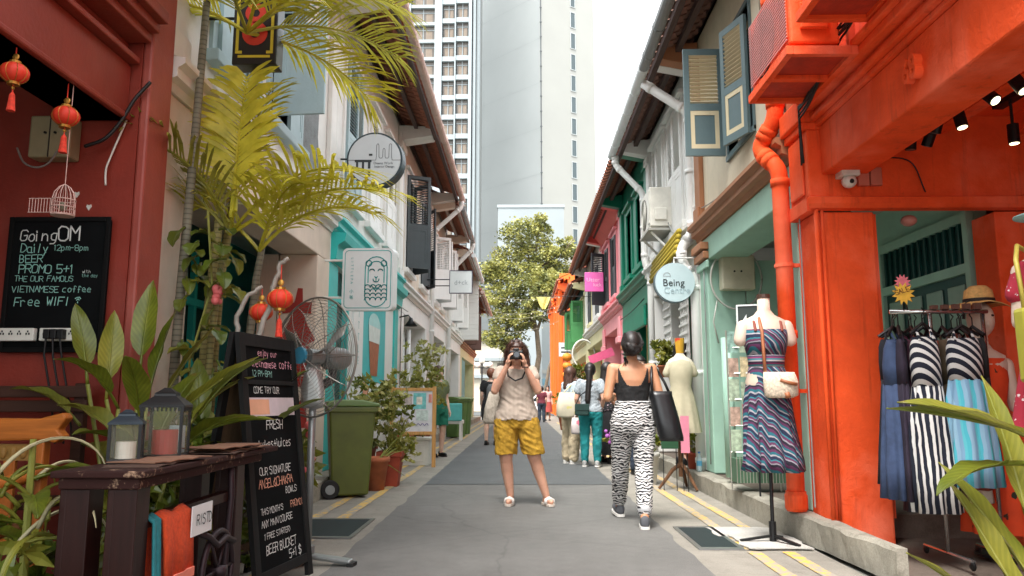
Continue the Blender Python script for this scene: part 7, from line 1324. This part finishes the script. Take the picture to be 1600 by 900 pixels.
def person(label, loc, rz, H=1.6, wk=1.0, JL={}, JR={}, sk=SK1, vox=.012, hands=True, curl=(.5, .5), hdir=(None, None), hn=(None, None), head_turn=0, head=True, legk=1.0, name='person', heel=(0, 0), dirs=((0, -1), (0, -1)), shoes=None, lean=0, face=True):
    """continuous body; left is +x, the figure looks along -y; returns (empty, joints)"""
    k = H/1.6; t = thing(name, label, 'person', loc, rz); t.scale = (k, k, k)
    L = {**DEF, **JL}; Rr = {a: (-b[0], b[1], b[2]) for a, b in DEF.items()}; Rr.update(JR); m = MB()
    m.loft([(a, b+lean*(c_-.83), c_, rx*wk, ry*wk) for a, b, c_, rx, ry in RINGS], 24)
    yo = lean*.55
    m.cap((0, .012+yo, 1.35), .05, (0, -.002+yo, 1.43), .048)
    Rz = Matrix.Rotation(head_turn, 3, 'Z'); hc = V((0, -.012+yo, 1.495)); HS = 1.13; hc.z += .012; hp = lambda x, y, z: hc+Rz @ (V((x, y, z))*HS)
    if head:
        m.ball(hp(0, .008, .012), (.073*HS, .09*HS, .098*HS), 20, 14); m.cap(hp(0, -.035, -.045), .052*HS, hp(0, -.05, -.07), .034*HS); m.cap(hp(0, -.09, -.01), .009, hp(0, -.102, -.035), .014, 8)
        for s_ in (-1, 1): m.ball(hp(s_*.076, .01, -.01), (.012, .02, .03), 8, 6)
    for J, s_ in ((L, 1), (Rr, -1)):
        h, kn, an = V(J['hip']), V(J['knee']), V(J['ankle']); m.cap(h, .09*wk*legk, kn, .058*legk*(.5+.5*wk)); cf = kn.lerp(an, .3)+V((0, .012, 0)); m.cap(kn, .056*legk, cf, .056*legk); m.cap(cf, .055*legk, an, .036)
        i_ = 0 if s_ > 0 else 1; d = V((dirs[i_][0], dirs[i_][1], 0)).normalized(); hl = heel[i_]; f0 = V((an.x, an.y, an.z-.045))-d*.035; f1 = f0+d*.17+V((0, 0, -hl*.17)); f1.z = max(f1.z, .025); m.cap(an, .034, f0, .03).cap(f0, .03, f0+d*.1-V((0, 0, hl*.09)), .033).cap(f0+d*.1-V((0, 0, hl*.09)), .033, f1, .024); J['f'] = (f0, f1, d)
        sh, el, wr = V(J['sh']), V(J['el']), V(J['wr']); m.cap((sh.x*.75, sh.y, sh.z-.01), .056*wk, sh, .05*(.5+.5*wk)); m.cap(sh, .05*(.5+.5*wk), el, .04*(.5+.5*wk)); fm = el.lerp(wr, .3); m.cap(el, .038*(.5+.5*wk), fm, .039*(.5+.5*wk)); m.cap(fm, .039*(.5+.5*wk), wr, .025)
        if hands: fingers(m, wr, hdir[i_] or (wr-el), hn[i_] or V((-s_, -.2, 0)), s_, curl[i_])
    bake(m, 'body', sk, t, vox, 4); J2 = dict(L=L, R=Rr, hp=hp, yo=yo)
    if head and face:
        m = MB(); [m.ball(hp(s_*.03, -.076, .008), (.013, .008, .006), 8, 6) for s_ in (-1, 1)]; m.obj('eyes', plain('eye_dark', '2a201c', .3), t, world=False)
        m = MB(); m.ball(hp(0, -.088, -.06), (.022, .008, .007), 8, 6); m.obj('lips', plain('lips', 'a8605a', .4), t, world=False); m = MB(); [m.ball(hp(s_*.03, -.078, .03), (.02, .006, .004), 8, 5) for s_ in (-1, 1)]; m.obj('brows', HAIRB, t, world=False)
    return t, J2
def shirt(t, J, mat, hem=.86, e=.014, wk=1.0, sleeve=.5, vox=.012, loose=0, keep=None, neck=1.36, solid=.006, it=6, name='shirt'):
    m = MB(); yo = J['yo']/.55 if J['yo'] else 0; rings = [(a, b+yo*(c_-.83), c_, rx*wk+e+loose*max(0, (1.25-c_))*.35, ry*wk+e+loose*max(0, (1.25-c_))*.25) for a, b, c_, rx, ry in RINGS if hem-.09 <= c_ <= neck+.01]
    r0 = rings[0]; rings = [(r0[0], r0[1], hem-.08, r0[3], r0[4])]+[r for r in rings if r[2] > hem-.05]; m.loft(rings, 28)
    for s_ in ('L', 'R'):
        q = J[s_]; sh, el, wr = V(q['sh']), V(q['el']), V(q['wr']); a = .047+e; m.cap((sh.x*.6, sh.y, sh.z-.02), .046+e, sh-V((0, 0, .006)), a-.006)
        if sleeve > 0: m.cap(sh, a, sh.lerp(el, min(1, sleeve)), a-.002+.01*loose)
        if sleeve > 1: m.cap(el, a-.008, el.lerp(wr, sleeve-1), a-.014)
    return bake(m, name, mat, t, vox, it, keep or (lambda p: p.z > hem+.012*noise.noise(V((p.x*14, p.y*14, 0)))), solid, .004 if name == 'tank_top' else .011)
def trousers(t, J, mat, top=.99, end=1.95, e=.012, wk=1.0, legk=1.0, flare=0, vox=.012, keep=None, zc=None, solid=.006, name='trousers', hipadd=0):
    """end: 0..1 down the thigh, 1..2 down the shin"""
    m = MB(); yo = J['yo']/.55 if J['yo'] else 0; m.loft([(a, b+yo*(c_-.83), c_, (rx+hipadd*(1 if c_ < .95 else .3))*wk+e, (ry+hipadd)*wk+e) for a, b, c_, rx, ry in RINGS if c_ <= top+.06], 28)
    for s_ in ('L', 'R'):
        q = J[s_]; h, kn, an = V(q['hip']), V(q['knee']), V(q['ankle']); a0, a1 = .09*wk*legk+e+hipadd, .058*legk*(.5+.5*wk)+e+flare; f = min(1, end); m.cap(h, a0, h.lerp(kn, f), a0+(a1-a0)*f)
        if end > 1: cf = kn.lerp(an, .3)+V((0, .012, 0)); m.cap(kn, a1, cf, .056*legk+e+flare).cap(cf, .056*legk+e+flare, kn.lerp(an, end-1), .04+e+flare)
    zc = zc if zc is not None else -9
    return bake(m, name, mat, t, vox, 5, keep or (lambda p: zc+.014*noise.noise(V((p.x*12, p.y*12, 0))) < p.z < top), solid, .012 if name == 'shorts' else .009)
def shoes(t, J, upper, sole, kind='sneaker', vox=.008):
    for s_ in ('L', 'R'):
        f0, f1, d = J[s_]['f']; an = V(J[s_]['ankle']); m = MB()
        if kind == 'slide':
            x = V((-d.y, d.x, 0)); p = f0+d*.105; m.tube([p+x*.045-V((0, 0, .02)), p+x*.036+V((0, 0, .022)), p+V((0, 0, .038)), p-x*.036+V((0, 0, .022)), p-x*.045-V((0, 0, .02))], .013, 8); q_ = d*.03; m.tube([v_+q_*.9 for v_ in (p+x*.045-V((0, 0, .02)), p+x*.036+V((0, 0, .02)), p+V((0, 0, .033)), p-x*.036+V((0, 0, .02)), p-x*.045-V((0, 0, .02)))], .012, 8); m.obj('shoe_strap', upper, t, world=False, smooth=True)
        else: m.cap(f0, .038, f0.lerp(f1, .5), .041).cap(f0.lerp(f1, .5), .041, f1, .031); m.cap(f0+V((0, 0, .01)), .038, f0+V((0, 0, .03)), .038); bake(m, 'shoe', upper, t, vox, 4)
        m = MB(); x = V((-d.y, d.x, 0)); dn = (f1-f0); pts = []
        for u, w_ in ((-.2, .02), (-.15, .034), (.1, .04), (.5, .043), (.85, .042), (1.1, .03), (1.17, .012)): pts.append((f0+dn*u, w_))
        vs = [p+x*w_ for p, w_ in pts]+[p-x*w_ for p, w_ in reversed(pts)]; n = len(vs); hz = lambda p: p.z-.045
        m.add([V((p.x, p.y, max(.001, p.z-.048))) for p in vs]+[V((p.x, p.y, max(.001, p.z-.048)+.022)) for p in vs], [tuple(range(n)), tuple(range(2*n-1, n-1, -1))]+[(i, (i+1) % n, (i+1) % n+n, i+n) for i in range(n)]); m.obj('sole', sole, t, world=False)
def hair(t, J, mat, parts, keepf=None, vox=.009, it=3, name='hair'):
    m = MB(); hp = J['hp']; m.ball(hp(0, .014, .022), (.094, .11, .114), 20, 14)
    for p0, r0, p1, r1 in parts: m.cap(hp(*p0), r0, hp(*p1), r1)
    def keep(p): q = p-hp(0, 0, 0); return True
    return bake(m, name, mat, t, vox, it)
# face stays free of hair: the hair cap is set back by clipping volumes at the brow
def hairface(t, J, mat, parts, turn=0, vox=.009):
    hp = J['hp']; o = hp(0, 0, 0); inv = Matrix.Rotation(-turn, 3, 'Z')
    m = MB(); m.ball(hp(0, .012, .022), (.096, .114, .114), 20, 14); [m.cap(hp(*a), b, hp(*c_), d) for a, b, c_, d in parts]
    return bake(m, 'hair', mat, t, vox, 3, lambda p: not ((lambda q: q.y < -.035 and q.z < .064 and abs(q.x) < .07 and q.z > -.13)(inv @ (p-o))), .01)
def strands(t, J, mat, paths, n, seed, jit=.02, r=.0022):
    """loose locks laid over the hair mass"""
    rnd = random.Random(seed); m = MB(); hp = J['hp']
    for k in range(n):
        P = rnd.choice(paths); o = V((rnd.gauss(0, jit), rnd.gauss(0, jit*.6), rnd.gauss(0, jit*.6)))
        pts = [hp(*q)+o*(.4+.6*i/(len(P)-1))+V((rnd.gauss(0, .004), rnd.gauss(0, .004), 0)) for i, q in enumerate(P)]; m.tube(pts, [r*(1-.6*i/(len(pts)-1)) for i in range(len(pts))], 4)
    ob = m.obj('hair_strands', mat, t, world=False, smooth=True); ob['kind'] = 'stuff'
ZEB = None
def zebra(name):
    m, nt, p = newmat(name); v = coords(nt, sc3=(1, .8, 1)); w_ = nt.nodes.new('ShaderNodeTexWave'); w_.bands_direction = 'Z'; w_.inputs['Scale'].default_value = 13; w_.inputs['Distortion'].default_value = 8; w_.inputs['Detail'].default_value = 1.5; w_.inputs['Detail Scale'].default_value = 1.6; nt.links.new(v, w_.inputs[0])
    b = ramp(nt, w_.outputs[1], [(.44, col('26262a')), (.52, col('d3d1ce'))]); nt.links.new(b, p.inputs['Base Color']); p.inputs['Roughness'].default_value = .85; MATS[name] = m; return m
ZEB = zebra('zebra_print')
def clothmat(name, c, fold=.5, fs=7, var=.1):
    if name in MATS: return MATS[name]
    m, nt, p = newmat(name); v = coords(nt, sc3=(1, 1, .6)); n = noi(nt, v, fs, 3, .5); n2 = noi(nt, v, 40, 2); base = ramp(nt, n, [(.3, sc(col(c), 1-var)), (.7, sc(col(c), 1+var))]); nt.links.new(base, p.inputs['Base Color']); p.inputs['Roughness'].default_value = .9; bump(nt, p, n, min(1, fold*1.6), .05); MATS[name] = m; return m
# ---- photographer
t, J = person('woman photographing, in beige striped blouse and mustard shorts', (-.06, 7.9, .008), 0, 1.6, 1.08,
    dict(hip=(.1, 0, .83), knee=(.185, -.03, .455), ankle=(.3, .0, .085), sh=(.16, .0, 1.315), el=(.215, -.12, 1.13), wr=(.085, -.19, 1.385)),
    dict(hip=(-.1, 0, .83), knee=(-.105, -.03, .455), ankle=(-.06, .02, .085), sh=(-.16, .0, 1.315), el=(-.215, -.12, 1.13), wr=(-.085, -.19, 1.385)), SK1, .0065,
    curl=(.75, .75), hdir=(V((-.15, -.25, 1)), V((.15, -.25, 1))), hn=(V((-1, .1, .1)), V((1, .1, .1))), dirs=((.35, -1), (-.15, -1)), legk=1.12)
BLS = stripes('beige_pinstripe', [('c0b0a0', 2), ('8f8076', 1)], 24, 'X'); BLS.node_tree.nodes['Principled BSDF'].inputs['Roughness'].default_value = .9
shirt(t, J, BLS, .84, .013, 1.08, .3, .009, .16); MUST = clothmat('mustard_cotton', 'ad8526', .6, 9)
trousers(t, J, MUST, .93, .97, .014, 1.06, 1.08, .022, .007, zc=.5, name='shorts', hipadd=.004)
hairface(t, J, HAIRBR, [((.065, .03, .02), .05, (.1, .02, -.15), .036), ((-.06, .03, .02), .05, (-.085, .03, -.12), .035), ((0, .06, 0), .07, (0, .07, -.14), .06), ((.04, -.06, .085), .022, (.075, -.03, .02), .02), ((-.04, -.06, .085), .022, (-.075, -.03, .03), .02)])
strands(t, J, HAIRBR, [[(.02, -.06, .115), (.075, -.03, .07), (.1, .0, -.03), (.1, .02, -.14), (.11, .0, -.22)], [(-.02, -.06, .115), (-.075, -.03, .07), (-.095, .0, -.03), (-.095, .02, -.16)], [(0, .0, .122), (.06, .05, .09), (.1, .06, -.05), (.09, .05, -.2)], [(0, .0, .122), (-.06, .05, .09), (-.1, .06, -.05), (-.08, .05, -.18)]], 90, 5)
shoes(t, J, plain('slide_white', 'dcd4cd', .5), plain('slide_sole', 'cfc3b6', .6), 'slide')
ct = thing('photo_camera', 'black camera held to the face of the woman in mustard shorts', 'camera', (-.06, 7.7, 1.44)); CAMB = plain('camera_black', '161617', .45, b=.2)
m = MB(); m.box(-.13, .01, 7.71, 7.77, 1.45, 1.535); m.box(-.09, -.03, 7.715, 7.765, 1.535, 1.56); m.obj('body', CAMB, ct, bev=.01); m = MB(); m.tube([(-.055, 7.71, 1.49), (-.055, 7.66, 1.49), (-.055, 7.62, 1.49)], [.036, .038, .036], 20); m.obj('lens', CAMB, ct, smooth=False); m = MB(); m.tube([(-.055, 7.619, 1.49), (-.055, 7.617, 1.49)], .027, 18); m.obj('glass', plain('lens_glass', '2a2f38', .05, spec=1), ct); m = MB(); m.tube([(.0, 7.74, 1.538), (.0, 7.74, 1.548)], .012, 10); m.obj('shutter_dial', CAMB, ct)
m = MB(); m.tube([(-.125, 7.74, 1.5), (-.15, 7.72, 1.4), (-.14, 7.73, 1.28), (-.07, 7.74, 1.235), (.0, 7.74, 1.26), (.045, 7.73, 1.36), (.01, 7.74, 1.5)], .009, 6); m.obj('strap', CAMB, ct, smooth=True)
m = MB(); [m.tube([V((x-.06, 7.71, 1.368))+V((.03*cos(2*pi*k/14), .03*sin(2*pi*k/14), .0)) for k in range(15)], .005, 5) for x in (.09,)]; tag(m.obj('wristband', BLACKM), 'black wristband on the photographing woman', 'wristband')
def tote(label, o, w, h, mat, strap_to, d=.09, name='tote_bag', tilt=0):
    t = thing(name, label, 'bag', o); x, y, z = o; m = MB(); m.loft([(x, y, z, w*.42, d*.4, .04), (x, y, z+.03, w*.5, d*.55, .05), (x+tilt*.5, y, z+h*.5, w*.52, d*.55, .04), (x+tilt, y, z+h, w*.42, d*.3, .03)], 40, 0, 5); m.obj('body', mat, t, smooth=True)
    m = MB(); a = V((x+tilt-w*.25, y, z+h-.01)); b = V((x+tilt+w*.25, y, z+h-.01)); s_ = V(strap_to); m.tube([a, a.lerp(s_, .6), s_, b.lerp(s_, .6), b], .012, 6); m.obj('handles', mat, t, smooth=True); return t
tote('off-white canvas tote bag behind the photographing woman', (-.3, 8.08, .8), .22, .33, clothmat('canvas', 'b9ae9f', .6, 10), (-.23, 8.0, 1.35), tilt=.05)
# ---- woman in zebra trousers walking away
t, J = person('woman walking away in black tank top and zebra-print trousers', (.965, 6.8, .006), pi, 1.6, 1.0,
    dict(hip=(.09, 0, .84), knee=(.1, -.14, .48), ankle=(.09, -.36, .1), sh=(.17, .005, 1.31), el=(.225, .05, 1.06), wr=(.17, -.16, 1.06)),
    dict(hip=(-.09, 0, .84), knee=(-.075, .06, .47), ankle=(-.035, .3, .085), sh=(-.17, .005, 1.31), el=(-.235, .03, 1.06), wr=(-.28, -.1, .9)), SK2, .0065, dirs=((.15, -1), (-.1, -1)), heel=(-.1, .0), legk=1.05)
TANK = clothmat('black_jersey', '1a1a1b', .4, 9)
def tk(p):
    if p.z < .96: return False
    ax = abs(p.x)
    if p.y > -.02: return p.z < 1.16+.16*(max(0, ax-.035)/.09)**2 and not (ax > .128 and p.z > 1.19)
    return p.z < 1.22+.12*(ax/.1)**2 and not (ax > .13 and p.z > 1.19)
shirt(t, J, TANK, .95, .007, 1.0, 0, .007, 0, tk, 1.345, .004, 3, 'tank_top')
trousers(t, J, ZEB, 1.03, 1.86, .009, 1.0, 1.0, .004, .008, name='zebra_trousers', hipadd=.004)
for s_ in ('L', 'R'):
    kn, an = V(J[s_]['knee']), V(J[s_]['ankle']); a, b = kn.lerp(an, .74), kn.lerp(an, .92); m = MB(); m.tube([a, a.lerp(b, .1), b], [.055, .06, .057], 20); m.obj('turned_cuff', plain('cuff_grey', 'bfc0c2', .85), t, world=False, smooth=True)
SNK = clothmat('grey_canvas', '55575c', .3); shoes(t, J, SNK, plain('rubber_white', 'dedbd5', .6))
hair(t, J, HAIRB, [((0, .05, .0), .07, (0, .06, -.03), .06)]); m = MB(); hp = J['hp']; m.ball(hp(.01, .115, -.02), (.055, .045, .05), 16, 12); m.ball(hp(-.03, .12, -.035), (.035, .035, .035), 12, 10); m.ball(hp(.035, .12, .0), (.035, .035, .03), 12, 10); bake(m, 'hair_bun', HAIRB, t, .008, 2)
strands(t, J, HAIRB, [[(.0, -.05, .11), (.05, .04, .1), (.07, .09, .03), (.03, .14, -.02), (-.03, .15, -.03)], [(.0, -.05, .11), (-.05, .04, .1), (-.075, .08, .02), (-.04, .14, -.02), (.03, .15, 0)], [(.07, .03, -.06), (.06, .1, -.07), (.0, .15, -.06), (-.05, .14, -.02)], [(-.07, .02, -.07), (-.05, .1, -.07), (.02, .15, -.04), (.05, .13, .02)], [(.06, .06, -.09), (.05, .07, -.12), (.055, .06, -.16)]], 110, 6, .016)
tb = thing('leather_tote', 'large black leather tote on the shoulder of the woman in zebra trousers', 'bag', (1.21, 6.7, .7)); LEB = plain('black_leather', '17181a', .35, var=.2, scale=12, b=.4, bs=25)
m = MB(); m.loft([(1.27, 6.66, .7, .1, .06), (1.265, 6.66, .73, .105, .07), (1.23, 6.68, .9, .105, .065, .04), (1.195, 6.7, 1.08, .095, .045, .04), (1.19, 6.7, 1.12, .1, .035)], 32, 0, 5); m.obj('body', LEB, tb, smooth=True); m = MB(); m.tube([(1.12, 6.68, 1.1), (1.115, 6.69, 1.22), (1.13, 6.76, 1.335), (1.17, 6.8, 1.33), (1.23, 6.72, 1.2), (1.27, 6.7, 1.1)], .012, 6); m.obj('strap', LEB, tb, smooth=True)
# ---- three women by the pink house
t, J = person('woman in grey tee and teal jeans with a long dark ponytail', (1.08, 12.3, .01), R(165), 1.58, .98, dict(el=(.22, .04, 1.06), wr=(.2, -.05, .85)), dict(el=(-.22, .06, 1.06), wr=(-.16, -.08, .9)), SK1, .012)
shirt(t, J, floral('grey_print', '9aa3a9', 'c4c9cc', 60, .2), .86, .014, 1, .5); trousers(t, J, clothmat('teal_denim', '157a7c', .4), 1.0, 1.93); shoes(t, J, plain('sneaker_mix', '9a9a98', .6, var=.4, scale=40), plain('rubber_white')); hair(t, J, HAIRB, [((0, .07, 0), .06, (0, .1, -.12), .05), ((0, .1, -.12), .05, (.02, .13, -.42), .045), ((.02, .13, -.42), .045, (.02, .12, -.5), .02)])
cb_ = thing('crossbody_bag', 'dark green crossbody bag of the woman in teal jeans', 'bag', (.93, 12.15, .78)); m = MB(); m.box(.82, 1.04, 12.1, 12.17, .8, .98); m.obj('body', plain('bottle_green_leather', '1d3a35', .45), cb_, bev=.02); m = MB(); m.tube([(.84, 12.16, .97), (.9, 12.17, 1.1), (1.05, 12.16, 1.22), (1.18, 12.22, 1.34)], .008, 5); m.obj('strap', BLACKM, cb_); m = MB(); m.box(.82, 1.04, 12.093, 12.099, .88, .98); m.obj('flap', plain('bottle_green_leather'), cb_, bev=.003)
t, J = person('woman in pale blue tee and beige trousers with brown hair', (.8, 12.85, .01), R(120), 1.54, .98, dict(el=(.22, -.02, 1.06), wr=(.18, -.16, .9)), dict(el=(-.22, .02, 1.06), wr=(-.2, -.12, .88)), SK1, .012)
shirt(t, J, clothmat('pale_blue_cotton', 'b3c3cc', .4), .88, .018, 1, .6); trousers(t, J, clothmat('beige_linen', 'b9a98c', .5), 1.0, 1.93, .02, flare=.02); shoes(t, J, plain('rubber_white'), plain('rubber_white')); hairface(t, J, HAIRBR, [((0, .06, 0), .06, (0, .08, -.2), .06), ((.05, .03, 0), .04, (.06, .05, -.18), .035), ((-.05, .03, 0), .04, (-.06, .05, -.18), .035)])
tote('cream cloth tote with pale print held by the woman in beige trousers', (.72, 12.62, .76), .34, .4, floral('tote_print', 'cfc6ae', 'c9c07a', 7, .16), (.82, 12.72, 1.3), tilt=.03); tote('small white and pink shopping bag beside the teal jeans', (.88, 12.5, .5), .2, .26, floral('pink_bag_print', 'd3c6c2', 'c9687a', 6, .22), (.9, 12.6, .88), name='shopping_bag')
t, J = person('woman in long black floral dress with dark hair in profile', (1.43, 13.0, .01), R(120), 1.62, 1.0, dict(wr=(.15, -.2, .98)), {}, SK1, .012)
FLB = floral('black_floral', '17161a', 'b79aa4', 22, .14); shirt(t, J, FLB, .84, .016, 1, .5); m = MB(); m.loft([(0, 0, .14, .25, .22, .06), (0, 0, .5, .22, .18, .05), (0, 0, .84, .19, .135), (0, 0, 1.0, .15, .11)], 36, 0, 9, close=False); m.obj('skirt', clothmat('black_cotton', '17171a', .4), t, world=False, smooth=True); hairface(t, J, HAIRB, [((0, .06, 0), .06, (0, .1, -.28), .06), ((.05, .03, 0), .04, (.05, .07, -.2), .03), ((-.05, .03, 0), .04, (-.05, .07, -.2), .03)]); shoes(t, J, BLACKM, BLACKM)
# ---- passers-by
def passer(label, loc, rz, H, topm, botm, hairm, kind='trousers', shoe=None, sk=SK3, hairp=(), JL={}, JR={}, zc=.5, sleeve=.5):
    t, J = person(label, loc, rz, H, 1.02, JL, JR, sk, .016, hands=True); shirt(t, J, topm, .86, .016, 1.02, sleeve, .016)
    if kind == 'skirt': m = MB(); m.loft([(0, 0, .4, .24, .18, .05), (0, 0, .84, .19, .135), (0, 0, 1.0, .15, .11)], 30, 0, 8, close=False); m.obj('skirt', botm, t, world=False, smooth=True)
    else: trousers(t, J, botm, 1.0, .95 if kind == 'shorts' else 1.93, .018, flare=.02 if kind == 'shorts' else 0, vox=.014, zc=zc if kind == 'shorts' else None, name=kind)
    hairface(t, J, hairm, list(hairp), vox=.012); shoes(t, J, shoe or BLACKM, shoe or BLACKM, vox=.012); return t
LONG = [((0, .06, 0), .06, (0, .09, -.25), .055), ((.05, .03, 0), .035, (.055, .05, -.2), .03), ((-.05, .03, 0), .035, (-.055, .05, -.2), .03)]
passer('auburn-haired passer-by in black tee walking off along the lane', (-.72, 18, .01), R(170), 1.72, clothmat('black_tee', '1c1c1e', .4), clothmat('black_shorts', '232326', .4), HAIRR, 'shorts', zc=.52)
bp = thing('backpack', 'grey backpack on the passer-by in black tee', 'bag', (-.7, 17.82, 1.0)); m = MB(); m.loft([(-.68, 17.8, .98, .12, .07), (-.68, 17.79, 1.02, .15, .09), (-.68, 17.8, 1.3, .14, .08), (-.68, 17.82, 1.4, .09, .05)], 24); m.obj('body', plain('grey_nylon', '55585a', .7), bp, smooth=True); [MB().tube([(x, 17.86, 1.38), (x, 17.96, 1.45), (x, 18.06, 1.4)], .015, 5).obj('strap', BLACKM, bp) for x in (-.78, -.6)]
passer('person in green shorts and black trainers standing among the potted shrubs', (-1.56, 14.35, .01), R(40), 1.62, clothmat('olive_tee', '6d7350', .4), clothmat('green_cotton', '1d6b54', .4), HAIRBR, 'shorts', zc=.56)
passer('dark-haired woman in white top and brown skirt behind the white downpipe', (2.14, 10.35, .2), R(100), 1.58, clothmat('white_top', 'd0cfd2', .4), clothmat('mauve_brown', '8a6560', .4), HAIRB, 'skirt', hairp=LONG, sleeve=1.0)
passer('woman with dark hair in pale grey top beyond the zebra trousers', (1.68, 11.1, .01), R(20), 1.62, clothmat('pale_grey_top', 'b9b9bb', .4), clothmat('dark_denim', '2f3a4a', .4), HAIRB, 'trousers', hairp=LONG)
passer('distant passer-by in burgundy top and dark trousers', (.9, 36, .01), R(180), 1.6, clothmat('burgundy', '6a2a38', .3), clothmat('dark_denim', '2f3a4a'), HAIRB)
passer('distant passer-by in pale pink top beside the one in burgundy', (1.25, 38.5, .01), R(10), 1.68, clothmat('pale_pink', 'cfa9a6', .3), clothmat('red_skirt', 'b0504a', .3), HAIRB, 'skirt', hairp=LONG)
passer('person in striped grey top and sun hat near the pale yellow house', (1.5, 21.5, .01), R(200), 1.6, clothmat('pale_grey_top', 'b9b9bb'), clothmat('beige_linen', 'b9a98c'), HAIRBR)
